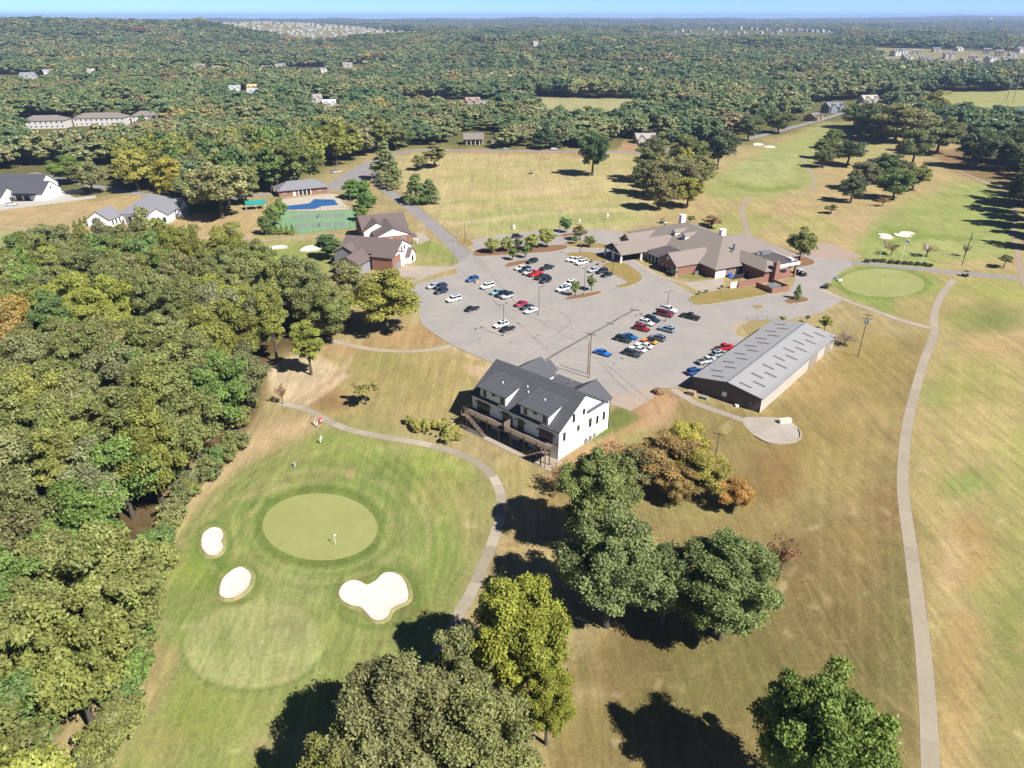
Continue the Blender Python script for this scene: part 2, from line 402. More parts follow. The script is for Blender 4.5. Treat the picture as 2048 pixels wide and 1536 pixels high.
# right strip beyond the path
paint([(1880, 560), (2200, 560), (2200, 1700), (1880, 1700), (1850, 1350), (1815, 1050), (1815, 850), (1870, 680)], 10, (192, 172, 110))
for u, v, a, b, c, al in [(1990, 580, 110, 22, LIME, .7), (1985, 640, 70, 26, DKGR, .7), (1930, 635, 32, 17, (138, 160, 70), .9), (1930, 620, 40, 40, (200, 172, 112), .4), (1890, 778, 52, 22, GREEN, .7), (1960, 760, 80, 60, (180, 178, 92), .6),
                          (1930, 967, 46, 22, (146, 164, 82), .85), (2010, 920, 60, 90, (182, 182, 98), .6), (1960, 850, 60, 60, (204, 180, 116), .7), (2000, 1130, 70, 130, (168, 168, 90), .6), (1930, 1100, 60, 70, (196, 160, 98), .7), (1890, 1120, 30, 60, (206, 178, 128), .8),
                          (1930, 1221, 22, 10, STRAW, .9), (1930, 1330, 50, 120, (190, 158, 98), .7), (2020, 1400, 60, 160, (164, 156, 92), .8), (1900, 1490, 40, 70, (200, 170, 110), .7), (2040, 1250, 40, 90, (150, 160, 78), .6), (2000, 690, 70, 28, (206, 174, 118), .7)]:
    paint(ell(u, v, a, b), 24, c, al)
stroke([(1900, 967), (1930, 955), (1962, 968), (1930, 982), (1900, 967)], 4, (156, 174, 88), .8)
for k in range(7): stroke([(1900 + 22 * k, 700 + 8 * k), (1890 + 25 * k, 850), (1895 + 24 * k, 1000)], 4, (214, 190, 130) if k % 2 else (170, 174, 92), .18)
# field between the metal shed, the trees and the path
paint([(1380, 800), (1530, 830), (1690, 690), (1860, 660), (1840, 760), (1805, 900), (1805, 1020), (1830, 1250), (1850, 1560), (1100, 1600), (1120, 1350), (1250, 1250), (1150, 1100), (1080, 1000), (1180, 940), (1260, 900)], 14, (164, 142, 86))
for u, v, a, b, c, al in [(1620, 760, 60, 50, (196, 166, 104), .8), (1740, 720, 70, 60, (178, 156, 88), .8), (1730, 860, 70, 70, (184, 160, 98), .7), (1600, 880, 110, 40, (170, 146, 82), .8), (1480, 850, 90, 28, (164, 148, 82), .7), (1540, 960, 70, 60, (152, 122, 70), .8),
                          (1660, 950, 70, 60, (184, 162, 98), .8), (1640, 1030, 90, 40, (176, 158, 96), .6), (1770, 1030, 45, 60, (144, 112, 68), .8), (1750, 1110, 40, 60, (160, 130, 78), .7), (1640, 1150, 60, 90, (148, 122, 74), .8), (1700, 1080, 60, 60, (172, 150, 84), .7),
                          (1660, 1210, 60, 70, (176, 150, 88), .6), (1790, 1250, 45, 190, (134, 130, 72), .8), (1600, 1280, 120, 70, (150, 130, 78), .7), (1430, 1340, 150, 90, (142, 134, 72), .8), (1250, 1330, 70, 70, (168, 138, 88), .8), (1330, 1430, 90, 50, (140, 136, 74), .7),
                          (1180, 1390, 30, 12, STRAW, .9), (1700, 1020, 30, 10, STRAW, .6), (1400, 1020, 100, 24, (166, 160, 92), .8), (1060, 1050, 60, 70, (196, 168, 112), .8), (1040, 960, 50, 30, (176, 164, 92), .6), (1700, 1390, 60, 160, (150, 132, 78), .6), (1150, 1480, 80, 60, (162, 142, 84), .7), (1200, 1180, 70, 60, (168, 136, 96), .8), (1760, 1450, 60, 100, (144, 132, 74), .6)]:
    paint(ell(u, v, a, b), 30, c, al)
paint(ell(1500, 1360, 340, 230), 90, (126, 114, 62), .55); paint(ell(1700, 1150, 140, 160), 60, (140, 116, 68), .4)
for k in range(12): stroke([(1640 + 18 * k, 830), (1625 + 17 * k, 1000), (1630 + 18 * k, 1250), (1640 + 19 * k, 1540)], 4, (198, 172, 112) if k % 2 else (140, 126, 70), .12)
paint([(1290, 800), (1380, 780), (1350, 830), (1290, 850), (1230, 900), (1180, 930), (1225, 850)], 8, REDD, .9); paint([(1290, 810), (1360, 800), (1340, 850), (1290, 860)], 10, (198, 160, 118), .8)
paint([(1180, 850), (1250, 815), (1280, 840), (1230, 870), (1180, 895)], 8, (122, 138, 62), .9); paint(ell(1265, 880, 40, 18), 10, (170, 160, 92), .7)
paint([(1100, 930), (1150, 905), (1200, 890), (1170, 940), (1110, 960)], 8, (188, 150, 104), .8)
# lawn left of the white house
paint([(640, 700), (720, 690), (880, 705), (940, 700), (1000, 735), (960, 790), (920, 840), (800, 830), (690, 850), (610, 815)], 10, (186, 166, 104))
for u, v, a, b, c, al in [(790, 730, 70, 22, (164, 158, 88), .8), (830, 780, 70, 30, (176, 160, 96), .7), (670, 800, 40, 22, (166, 132, 86), .9), (860, 735, 50, 14, (190, 166, 106), .7), (760, 850, 70, 16, (182, 166, 100), .6)]: paint(ell(u, v, a, b), 16, c, al)
paint([(925, 735), (990, 725), (985, 755), (950, 765)], 7, (220, 188, 148), .95); paint([(880, 705), (990, 735), (980, 725), (905, 694)], 5, (206, 180, 134), .8)
paint([(535, 730), (610, 705), (650, 715), (700, 752), (615, 812), (575, 805), (540, 780)], 5, (226, 200, 160), .95, False)
for k in range(5): stroke([(590 + 14 * k, 805 - 3 * k), (690 + 4 * k, 742 - 9 * k)], 2.5, (208, 180, 140), .5)
paint([(640, 690), (700, 690), (720, 720), (660, 712)], 8, (198, 156, 112), .7)
paint([(845, 655), (905, 685), (840, 698), (760, 698), (720, 690), (790, 665)], 8, (196, 158, 104), .9)
# green complex in front
paint([(318, 1120), (350, 1060), (400, 1010), (480, 950), (580, 890), (640, 858), (720, 850), (820, 886), (900, 916), (960, 945), (990, 1000), (985, 1060), (955, 1130), (920, 1200), (885, 1265), (830, 1340), (720, 1410), (650, 1500), (560, 1620), (220, 1620), (258, 1480), (320, 1390), (325, 1290), (315, 1190)], 36, (152, 164, 86))
paint([(330, 1000), (430, 900), (520, 850), (610, 825), (640, 850), (560, 890), (480, 945), (400, 1010), (340, 1080), (310, 1110)], 18, (208, 180, 130), .95)
for u, v, a, b, r, c, al in [(640, 1040, 210, 128, 0, (136, 156, 74), .85), (520, 1000, 70, 28, -38, (118, 146, 62), .7), (880, 930, 70, 30, 20, (166, 184, 80), .9), (800, 950, 60, 32, 25, (128, 152, 66), .8), (900, 1000, 70, 60, 30, (164, 160, 90), .8), (940, 1050, 40, 60, 10, (186, 166, 108), .6),
                             (680, 900, 80, 26, 0, (158, 176, 80), .8), (600, 960, 90, 12, -15, (196, 174, 118), .6), (420, 1130, 60, 50, 0, (118, 150, 58), .85), (370, 1150, 40, 30, 0, (156, 172, 74), .8), (480, 1120, 30, 60, 20, (132, 154, 72), .7), (350, 1230, 40, 60, 0, (138, 158, 76), .7),
                             (600, 1180, 90, 50, 0, (156, 168, 96), .7), (860, 1120, 50, 110, 25, (146, 170, 78), .7), (800, 1070, 60, 40, 0, (158, 168, 92), .7), (700, 1340, 110, 60, -20, (150, 162, 84), .6), (520, 1450, 150, 50, -10, (164, 172, 92), .7), (400, 1420, 70, 60, 0, (158, 174, 78), .7),
                             (590, 1490, 90, 40, 0, (178, 170, 108), .7), (330, 1490, 60, 50, 0, (176, 170, 98), .7), (720, 1420, 60, 30, -20, (184, 166, 112), .7), (250, 1400, 60, 30, -35, (206, 176, 126), .9), (330, 1330, 50, 26, -50, (176, 156, 100), .7), (860, 1240, 40, 30, 0, (156, 164, 84), .6), (760, 1180, 95, 66, 0, (124, 140, 68), .75)]:
    paint(ell(u, v, a, b, r), 22, c, al)
paint([(200, 1380), (290, 1330), (270, 1370), (190, 1430)], 8, (226, 190, 154), .8); paint(ell(520, 990, 55, 8, -18), 6, (204, 178, 126), .7); paint(ell(705, 945, 8, 12, 25), 5, (196, 160, 112), .9)
paint(ell(640, 1053, 134, 84), 10, (122, 146, 62), .8, False); paint(ell(600, 1055, 190, 118, 0), 6, (160, 168, 92), .25, False)
paint(ell(508, 1290, 138, 86, -4), 9, (178, 184, 114), .95, False); paint(ell(560, 1240, 60, 30, 0), 26, (174, 170, 110), .5); paint(ell(440, 1290, 40, 30, 0), 26, (150, 168, 84), .5)
stroke(ell(508, 1290, 132, 80, -4)[1:15], 2.6, (190, 192, 124), .3); stroke(ell(508, 1290, 146, 93, -4)[1:16], 4, (132, 150, 76), .6); stroke(ell(640, 1053, 165, 106)[2:13], 5, (168, 172, 104), .45)
stroke([(470, 960), (420, 1030), (410, 1100), (450, 1160), (520, 1200)], 6, (172, 174, 104), .4); stroke([(760, 960), (840, 1010), (860, 1080), (830, 1130)], 6, (174, 172, 106), .4); stroke([(520, 1010), (470, 1060), (480, 1120), (560, 1160)], 5, (172, 176, 100), .35)
for k in range(16): stroke([(330 + 35 * k, 1180 + 14 * (k % 5)), (300 + 38 * k, 1300 + 10 * (k % 3)), (285 + 36 * k, 1450)], 3, (196, 190, 120) if k % 2 else (132, 148, 74), .18)

for k, (ru, rv) in enumerate([(120, 72), (127, 78), (142, 90), (158, 101), (176, 113), (196, 126)]): stroke(ell(640, 1053, ru, rv) + ell(640, 1053, ru, rv)[:1], 2.4, [(120, 142, 60), (112, 136, 56), (168, 178, 100), (136, 156, 74), (176, 180, 110), (140, 158, 78)][k], [.55, .5, .4, .35, .35, .3][k])
for k in range(9): stroke([(400 + 22 * k, 1225 + 4 * (k % 3)), (392 + 26 * k, 1290), (410 + 24 * k, 1352)], 2.6, (186, 192, 122) if k % 2 else (142, 158, 82), .28)
for k in range(10): stroke([(700 + 24 * k, 895 + 5 * k), (780 + 20 * k, 960 + 6 * k), (840 + 13 * k, 1050 + 6 * k), (850 + 6 * k, 1180)], 2.6, (190, 186, 112) if k % 2 else (128, 150, 68), .2)
for k in range(8): stroke([(350 + 14 * k, 1110 - 14 * k), (430 + 22 * k, 985 - 8 * k), (560 + 24 * k, 900 - 3 * k)], 2.6, (206, 184, 130) if k % 2 else (140, 156, 78), .2)
for u_, v_, ru, rv, r_ in [(427, 1085, 34, 40, 0), (471, 1167, 44, 40, -30), (752, 1195, 88, 60, 0)]: stroke(ell(u_, v_, ru, rv, r_) + ell(u_, v_, ru, rv, r_)[:1], 5, (118, 142, 60), .35)
rgn = np.random.default_rng(9)
for k in range(260):                      # worn and dry flecks, divots, leaf litter
    u_, v_ = rgn.uniform(150, 2040), rgn.uniform(840, 1530); s_ = rgn.uniform(3, 11); paint(ell(u_, v_, s_ * 1.6, s_ * .7, rgn.uniform(-60, 60), 10), 5, [(214, 188, 138), (150, 122, 76), (134, 150, 72), (224, 200, 156)][k % 4], rgn.uniform(.2, .5))
# one sheet out to the horizon
def grid_mesh(name, X, Y, Z, colattr):
    r, c = X.shape; me = bpy.data.meshes.new(name)
    co = np.stack([X, Y, Z], -1).reshape(-1, 3)
    idx = np.arange(r * c).reshape(r, c)
    q = np.stack([idx[1:, :-1], idx[1:, 1:], idx[:-1, 1:], idx[:-1, :-1]], -1).reshape(-1, 4)
    me.vertices.add(len(co)); me.vertices.foreach_set('co', co.astype(np.float32).ravel())
    me.loops.add(q.size); me.loops.foreach_set('vertex_index', q.ravel().astype(np.int32))
    me.polygons.add(len(q)); me.polygons.foreach_set('loop_start', np.arange(0, q.size, 4, dtype=np.int32))
    me.update(calc_edges=True); me.validate()
    a = me.color_attributes.new('turf', 'FLOAT_COLOR', 'POINT'); a.data.foreach_set('color', colattr.astype(np.float32).ravel())
    return me
TURF[:] = TURF * .95 + np.array((206, 182, 124)) * .05
grey_ = TURF.mean(-1, keepdims=True); TURF[:] = grey_ + (TURF - grey_) * .89
c = TURF.reshape(-1, 3) / 255.0
c = np.where(c <= .04045, c / 12.92, ((c + .055) / 1.055) ** 2.4) / K_LIT * 1.22
ground_me = grid_mesh('ground', X, Y, Z, np.concatenate([c, np.ones((len(c), 1))], 1))
def turf_mat():
    m = bpy.data.materials.new('turf'); m.use_nodes = True; n = m.node_tree.nodes; l = m.node_tree.links; b = n['Principled BSDF']
    b.inputs['Roughness'].default_value = 0.95; b.inputs['Specular IOR Level'].default_value = 0.12
    at = n.new('ShaderNodeAttribute'); at.attribute_name = 'turf'; tc = n.new('ShaderNodeTexCoord')
    def noise(scale, detail, vec=None, rough=.6, dist=0.0):
        x = n.new('ShaderNodeTexNoise'); x.inputs['Scale'].default_value = scale; x.inputs['Detail'].default_value = detail; x.inputs['Roughness'].default_value = rough
        x.inputs['Distortion'].default_value = dist; l.new(vec or tc.outputs['Object'], x.inputs['Vector']); return x.outputs['Fac']
    def rng(v, a, bb, lo, hi):
        x = n.new('ShaderNodeMapRange'); x.inputs['From Min'].default_value = a; x.inputs['From Max'].default_value = bb; x.inputs['To Min'].default_value = lo; x.inputs['To Max'].default_value = hi
        l.new(v, x.inputs['Value']); return x.outputs[0]
    def mul(a, bb):
        x = n.new('ShaderNodeMath'); x.operation = 'MULTIPLY'; l.new(a, x.inputs[0]); l.new(bb, x.inputs[1]); return x.outputs[0]
    mp = n.new('ShaderNodeMapping'); mp.inputs['Rotation'].default_value = (0, 0, .9); mp.inputs['Scale'].default_value = (1, .3, 1); l.new(tc.outputs['Object'], mp.inputs['Vector'])
    mp2 = n.new('ShaderNodeMapping'); mp2.inputs['Rotation'].default_value = (0, 0, .03); mp2.inputs['Scale'].default_value = (1, .05, 1); l.new(tc.outputs['Object'], mp2.inputs['Vector'])
    f = mul(rng(noise(1.7, 9, rough=.78), .3, .7, .70, 1.30), rng(noise(.9, 7, mp.outputs[0], .7, .6), .3, .7, .82, 1.18))
    f = mul(f, rng(noise(.55, 5, mp2.outputs[0], .6, .9), .32, .68, .86, 1.14)); f = mul(f, rng(noise(7.5, 4, rough=.8), .3, .7, .78, 1.22)); f = mul(f, rng(noise(.09, 8, None, .68, .5), .3, .7, .84, 1.16))
    sc = n.new('ShaderNodeVectorMath'); sc.operation = 'SCALE'; l.new(at.outputs['Color'], sc.inputs[0]); l.new(f, sc.inputs['Scale'])
    # dry straw tufts and bare specks breaking through
    mi = n.new('ShaderNodeMix'); mi.data_type = 'RGBA'; mi.inputs['B'].default_value = (*A(216, 188, 136), 1)
    l.new(sc.outputs[0], mi.inputs['A']); l.new(rng(noise(.22, 7, None, .7, 1.2), .56, .74, 0, .55), mi.inputs['Factor'])
    mj = n.new('ShaderNodeMix'); mj.data_type = 'RGBA'; mj.inputs['B'].default_value = (*A(112, 128, 56), 1)
    l.new(mi.outputs['Result'], mj.inputs['A']); l.new(rng(noise(.31, 7, mp.outputs[0], .7, 1.0), .58, .78, 0, .25), mj.inputs['Factor'])
    l.new(mj.outputs['Result'], b.inputs['Base Color'])
    bp = n.new('ShaderNodeBump'); bp.inputs['Strength'].default_value = .3; bp.inputs['Distance'].default_value = .1
    l.new(noise(3.5, 6), bp.inputs['Height']); l.new(bp.outputs[0], b.inputs['Normal'])
    return m
TURFM = turf_mat(); ground_me.materials.append(TURFM)
ground = structure(link('ground', ground_me))
ground['label'] = 'dry tan and green golf course turf reaching to wooded hills'

# ------------------------------------------------------------------ paved surfaces
ASPH = mat('asphalt', A(200, 193, 188), .92, .10, .55, bump=.15, bscale=9, tint2=A(212, 202, 193), detail=9)
ASPH2 = mat('asphalt_road', A(182, 177, 175), .92, .09, .5, tint2=A(194, 186, 180), detail=9)
CONC = mat('concrete', A(224, 208, 188), .9, .08, 1.2, tint2=A(212, 196, 178))
PATHC = mat('path_concrete', A(206, 192, 176), .92, .09, 1.0, objcol=True)
KERB = mat('kerb_concrete', A(226, 210, 188), .9, .1, 2)
PAINT = mat('road_paint', A(236, 232, 228), .8, .25, 1.2)
SAND = mat('sand', (.50, .46, .41), .97, .06, .8, bump=.3, bscale=5)
TAR = mat('tar_seal', A(138, 128, 124), .85, .15, 2)
MULCH = mat('mulch', A(170, 128, 94), .97, .25, 3)
ISLG = mat('island_grass', A(196, 166, 100), .96, .25, .8, tint2=A(170, 160, 84))
DUST = mat('dusty_gravel', A(222, 200, 180), .95, .1, .8, tint2=A(208, 190, 174))

def ring(pts, n=5): return [Vector(p) for p in gp([(q.x, q.y) for q in smoothloop(pts, n)])]
lot_px = [(818, 571), (862, 560), (915, 547), (908, 532), (932, 517), (944, 500), (940, 480), (1000, 471), (1072, 462), (1120, 457), (1180, 459), (1240, 461), (1262, 480), (1262, 515), (1290, 533), (1335, 558), (1372, 580), (1400, 596),
          (1520, 590), (1578, 585), (1590, 560), (1585, 520), (1600, 508), (1650, 512), (1700, 521), (1705, 533), (1680, 545), (1662, 562), (1650, 578), (1668, 592), (1684, 602), (1640, 626), (1580, 639), (1500, 641), (1478, 648), (1464, 666), (1492, 676),
          (1440, 725), (1385, 762), (1350, 776), (1318, 776), (1290, 800), (1262, 816), (1215, 802), (1100, 770), (1000, 731), (940, 706), (905, 690), (870, 668), (845, 650), (833, 612)]
lot = structure(sheet('parking_lot', gp(lot_px), .020, ASPH)); lot['label'] = 'large faded grey asphalt parking lot between clubhouse and white house'
road_line = [Vector(p) for p in gp([(q.x, q.y) for q in smoothline([(960, 560), (922, 505), (866, 452), (818, 412), (778, 384), (755, 362), (742, 345), (742, 330), (770, 315), (835, 300), (920, 301), (1050, 302), (1180, 304), (1290, 304), (1400, 298), (1475, 283), (1560, 261), (1640, 240), (1690, 224), (1730, 205)], 6)])]
structure(ribbon('entrance_road', road_line, 6.4, .012, ASPH2))
structure(sheet('pool_parking', gp([(640, 380), (664, 362), (700, 340), (735, 322), (765, 318), (760, 335), (745, 352), (722, 372), (690, 381)]), .008, ASPH2))
structure(ribbon('practice_green_drive', [Vector(p) for p in gp([(q.x, q.y) for q in smoothline([(1680, 522), (1740, 528), (1800, 534), (1860, 540), (1925, 547), (2000, 553), (2080, 562), (2300, 580)], 6)])], 4.2, .012, ASPH2))
structure(sheet('paver_plaza', ring([(1600, 505), (1625, 490), (1665, 488), (1690, 500), (1722, 512), (1690, 519), (1640, 515)]), .030, mat('pavers', A(214, 190, 172), .9, .15, 4)))
structure(ribbon('side_road', [Vector(p) for p in gp([(q.x, q.y) for q in smoothline([(60, 346), (110, 356), (170, 368), (230, 380), (300, 390), (420, 398), (540, 388), (640, 372)], 6)])], 5.5, .008, ASPH2))
structure(sheet('white_driveway', gp([(-30, 425), (-30, 408), (60, 402), (105, 392), (108, 384), (165, 378), (170, 385), (135, 388), (150, 395), (192, 391), (192, 396), (100, 408), (30, 417)]), .016, mat('white_concrete', A(238, 232, 222), .9, .08, 1)))
structure(sheet('townhouse_driveway', gp(zT([(950, 1045), (1100, 955), (1270, 968), (1890, 978), (1480, 1105), (1075, 1255), (1060, 1225), (1300, 1145), (1010, 1115)])), .028, CONC))
structure(sheet('townhouse_apron', gp(zT([(1200, 560), (1300, 460), (1390, 490), (1470, 590), (1400, 600), (1330, 650), (1230, 580)])), .024, CONC))
structure(sheet('service_yard', gp(zB([(660, 612), (690, 628), (830, 697), (930, 690), (1010, 655), (1020, 600), (945, 596), (860, 612), (740, 625)])), .034, CONC))
structure(sheet('gravel_apron', gp([(1000, 738), (1100, 772), (1215, 806), (1262, 822), (1300, 800), (1325, 776), (1300, 772), (1240, 790), (1150, 764), (1060, 738)]), .027, DUST))
structure(sheet('storage_pad', ring([(1484, 838), (1520, 834), (1570, 838), (1598, 858), (1600, 876), (1580, 886), (1540, 886), (1505, 868)]), .020, mat('pale_concrete', A(224, 214, 200), .92, .1, .8, tint2=A(206, 192, 176))))
kerb('retaining_kerb', [Vector(p) for p in gp([(q.x, q.y) for q in smoothline([(1509, 872), (1540, 887), (1580, 887), (1601, 876), (1598, 858)], 5)])], KERB, bpy.data.objects['storage_pad'], w=.3, z1=.25)
structure(sheet('dirt_track', gp([(1470, 640), (1500, 642), (1480, 652), (1468, 668), (1462, 660)]), .036, DUST))

def slab_path(name, px, w, label, slab=3.0, z=.018, col=(210, 198, 174), jitter=11, n=6, build_to=1e9):
    """concrete path: a bed, and every slab of it as a piece with an open joint"""
    line = [Vector(p) for p in gp([(q.x, q.y) for q in smoothline(px, n)])]
    bed = structure(ribbon(name, resample(line, 1.2), w + .12, z - .012, mat('path_bed', A(176, 150, 118), .95, .15, 2), edge=.1)); bed['label'] = label
    st = resample(line, slab); L, R = offsets(st, w); rr = random.Random(name); kk = 0
    for i in range(len(st) - 1):
        a = .012 / max((st[i + 1] - st[i]).length, .1)
        l0 = L[i].lerp(L[i + 1], a); l1 = L[i].lerp(L[i + 1], 1 - a); r0 = R[i].lerp(R[i + 1], a); r1 = R[i].lerp(R[i + 1], 1 - a)
        q = MB(); q.prism([(r0.x, r0.y), (r1.x, r1.y), (l1.x, l1.y), (l0.x, l0.y)], -.01, z + rr.uniform(-.004, .004))
        j = rr.gauss(0, jitter); kk += 1
        q.build('slab', PATHC, bed, col=A(max(col[0] + j, 90), max(col[1] + j, 85), max(col[2] + j, 80)), fix=False)
    return bed
slab_path('cart_path', [(560, 806), (590, 812), (620, 822), (653, 840), (691, 857), (738, 868), (785, 877), (831, 884), (878, 895), (925, 909), (960, 929), (985, 952), (1000, 982), (1003, 1012), (997, 1047), (985, 1085), (966, 1130), (945, 1180), (920, 1225), (898, 1265), (875, 1320), (850, 1390)], 1.9, 'narrow slab cart path curving round the putting green')
slab_path('cart_path', [(1908, 560), (1886, 586), (1872, 615), (1867, 640), (1871, 660), (1861, 688), (1845, 732), (1826, 800), (1813, 860), (1807, 920), (1806, 980), (1813, 1040), (1822, 1100), (1832, 1180), (1842, 1260), (1850, 1340), (1856, 1420), (1860, 1500), (1862, 1600)], 2.1, 'long straight cart path down the dry field edge', slab=3.6, z=.022, col=(210, 196, 172), jitter=4)
slab_path('cart_path', [(905, 691), (880, 697), (840, 702), (780, 702), (735, 697), (700, 690), (660, 681)], 1.9, 'pale path leaving the parking lot corner towards the big tree', col=(220, 202, 178), jitter=5, slab=4)
slab_path('cart_path', [(1646, 580), (1690, 600), (1760, 625), (1800, 640), (1862, 657)], 2.2, 'pale concrete path below the practice green', col=(218, 204, 184), jitter=5, slab=4, z=.030)
slab_path('cart_path', [(1345, 778), (1370, 794), (1395, 808), (1440, 824), (1490, 842)], 2.0, 'short path along the metal shed gable to the pad', col=(212, 196, 178), jitter=6, slab=4, z=.026)
slab_path('cart_path', [(-60, 446), (0, 452), (60, 458), (160, 465), (260, 472), (340, 478)], 1.9, 'pale path across the straw lawn beside the white houses', col=(222, 204, 178), jitter=4, slab=6)
slab_path('cart_path', [(440, 460), (480, 472), (503, 479), (527, 482), (562, 478), (625, 473), (705, 470), (740, 466)], 2.0, 'path passing behind the tennis court bunkers', col=(216, 198, 170), jitter=4, slab=6)
slab_path('cart_path', [(1500, 475), (1492, 455), (1485, 430), (1487, 408), (1498, 396)], 2.4, 'path leading away behind the clubhouse roof', col=(206, 186, 164), jitter=5, slab=6)
slab_path('cart_path', [(1575, 392), (1612, 386), (1630, 374), (1624, 350), (1612, 328), (1606, 314)], 1.8, 'thin path beside the far fairway trees', col=(206, 188, 164), jitter=4, slab=8)
slab_path('cart_path', [(2060, 590), (2042, 545), (2036, 505), (2028, 470), (2026, 440), (2030, 410), (2010, 385), (1960, 360), (1900, 335), (1850, 318)], 2.0, 'shaded path along the dark trees by the fairway', col=(206, 184, 158), jitter=4, slab=8)
structure(ribbon('sidewalk', [Vector(p) for p in gp(zB([(235, 478), (300, 452), (345, 470), (450, 540), (560, 590), (650, 614), (690, 628)]))], 1.6, .05, CONC))
structure(ribbon('drive_walk', [Vector(p) for p in gp(zD([(1290, 620), (1360, 650), (1500, 655), (1700, 668), (1880, 690)]))], 1.7, .05, CONC))

def island(name, px, label, m=ISLG, smooth=3):
    pts = ring(px, smooth); b = MB(); b.prism([(p.x, p.y) for p in pts], -.02, .11)
    o = structure(b.build(name, m)); o['label'] = label
    kerb('kerb', pts, KERB, o, w=.22, z0=-.01, z1=.15, closed=True); return o
island('planted_island', zA([(1385, 108), (1500, 96), (1640, 120), (1700, 160), (1640, 172), (1560, 158), (1440, 140), (1380, 128)]), 'grassy island with flagstones by the white vans')
island('planted_island', zA([(1690, 185), (1800, 178), (1900, 225), (1978, 290), (1968, 340), (1850, 388), (1772, 376), (1865, 340), (1700, 258), (1660, 210)]), 'dry grass island curving before the covered entrance')
island('planted_island', zA([(1368, 468), (1374, 490), (1510, 474), (1640, 440), (1632, 420), (1500, 442)]), 'narrow mulch island with two young trees', MULCH)
island('planted_island', zA([(595, 108), (640, 134), (880, 122), (1020, 112), (1240, 98), (1370, 68), (1330, 40), (1100, 52), (900, 50), (690, 66), (610, 92)]), 'long mulch island under the row of round trees', MULCH)
island('planted_island', zA([(860, 208), (895, 222), (1045, 186), (1035, 164), (900, 186)]), 'small mulch island with a pair of slim trees', MULCH)
island('planted_island', zB([(748, 742), (790, 784), (900, 794), (1345, 718), (1330, 690), (1270, 662), (1090, 662), (960, 688), (820, 716)]), 'long dry grass bed in front of the brick yard wall')
island('planted_island', zB([(1482, 768), (1530, 788), (1652, 768), (1640, 744), (1560, 734), (1496, 750)]), 'half round mulch island with the small magnolia', MULCH)
island('planted_island', zB([(1238, 800), (1272, 826), (1314, 820), (1302, 802)]), 'tiny kerbed island in the drive', ISLG)
island('planted_island', zA([(470, 0), (500, 45), (560, 55), (605, 40), (590, 15), (540, -10)]), 'small rounded island at the road junction')
island('planted_island', zD([(1240, 480), (1180, 500), (1300, 500), (1440, 490), (1400, 452), (1290, 462)]), 'mulch island under the single dark tree', MULCH)
island('planted_island', zD([(1290, 590), (1380, 630), (1600, 650), (1880, 655), (1880, 615), (1700, 590), (1500, 570), (1350, 570)]), 'grassy strip below the round shrubs by the drive')
island('planted_island', [(1556, 530), (1590, 535), (1624, 530), (1628, 522), (1600, 512), (1570, 514)], 'bed under the clubhouse shade tree', MULCH)
kerb('lot_kerb', [Vector(p) for p in gp([(845, 651), (870, 669), (905, 691), (940, 707), (1000, 732)])], KERB, lot, w=.2)
kerb('road_kerb', [Vector(p) + Vector((3.3, 2.0)) for p in road_line[2:26]], KERB, bpy.data.objects['entrance_road'], w=.2)

# painted bays, patched joints and the long tar seal
def mark(a, b, w=.1, z=.026, m=PAINT, nm='bay_line'):
    a = G(*a).xy; b = G(*b).xy; L, R = offsets([a, b], w); q = MB(); q.face([(*L[0], z), (*R[0], z), (*R[1], z), (*L[1], z)]); return q.build(nm, m, lot)
def wmark(a, b, w=.1, z=.026, m=PAINT, nm='bay_line'):
    L, R = offsets([a, b], w); q = MB(); q.face([(*L[0], z), (*R[0], z), (*R[1], z), (*L[1], z)]); return q.build(nm, m, lot)
a, b = zA([(1050, 925), (1590, 612)]); mark(a, b, .12)
def bays(p0, p1, ang, length, n, both=True):
    p0 = G(*p0).xy; p1 = G(*p1).xy; d = Vector((math.cos(math.radians(ang)), math.sin(math.radians(ang))))
    for k in range(n + 1):
        p = p0.lerp(p1, k / n); wmark(p - d * (length if both else 0), p + d * length, .12)
bays(*zA([(1090, 905), (1580, 620)]), -37, 5.0, 11); bays(*zA([(560, 620), (740, 720)]), 39, 5.0, 5); a, b = zA([(560, 620), (760, 735)]); mark(a, b, .1)
bays(*zC([(0, 1260), (640, 830)]), -37, 5.2, 6); bays(*zA([(740, 330), (930, 470)]), 39, 5.0, 6); bays(*zA([(230, 400), (420, 560)]), 39, 4.5, 6); bays(*zA([(760, 740), (900, 830)]), 39, 5, 3)
bays(*zA([(1100, 260), (1290, 350)]), 39, 4.8, 5); bays(*zA([(1400, 170), (1780, 330)]), 39, 4.5, 8, False); bays(*zC([(1050, 330), (1650, 620)]), -37, 3.5, 6, False)
for p, q, w in [((1000, 980), (1905, 575), .0)]:
    pass
tl = [Vector(p) for p in gp([(q.x, q.y) for q in smoothline(zA([(1190, 985), (1300, 920), (1450, 835), (1600, 750), (1720, 685), (1830, 620), (1925, 572)]), 4)])]
ribbon('tar_seal', tl, .62, .030, TAR, lot, edge=.06)
for a, b, w in [((1690, 676), (1750, 694), .7), ((1880, 568), (1962, 578), 1.0)]: mark(*zA([a, b]), w, .034, TAR, 'tar_patch')
cr = [[(640, 130), (760, 300), (1000, 560), (1300, 760), (1480, 830)], [(480, 250), (620, 350), (830, 560), (1100, 800), (1220, 910)], [(1640, 980), (1800, 1110), (1920, 1215), (2048, 1320)], [(1160, 545), (1290, 580), (1380, 640), (1390, 680), (1300, 760)], [(1930, 1290), (1800, 1180), (1600, 960)]]
for q in cr: ribbon('crack', [Vector(p) for p in gp([(t.x, t.y) for t in smoothline(zA(q), 5)])], .13, .038, TAR, lot, edge=.05)
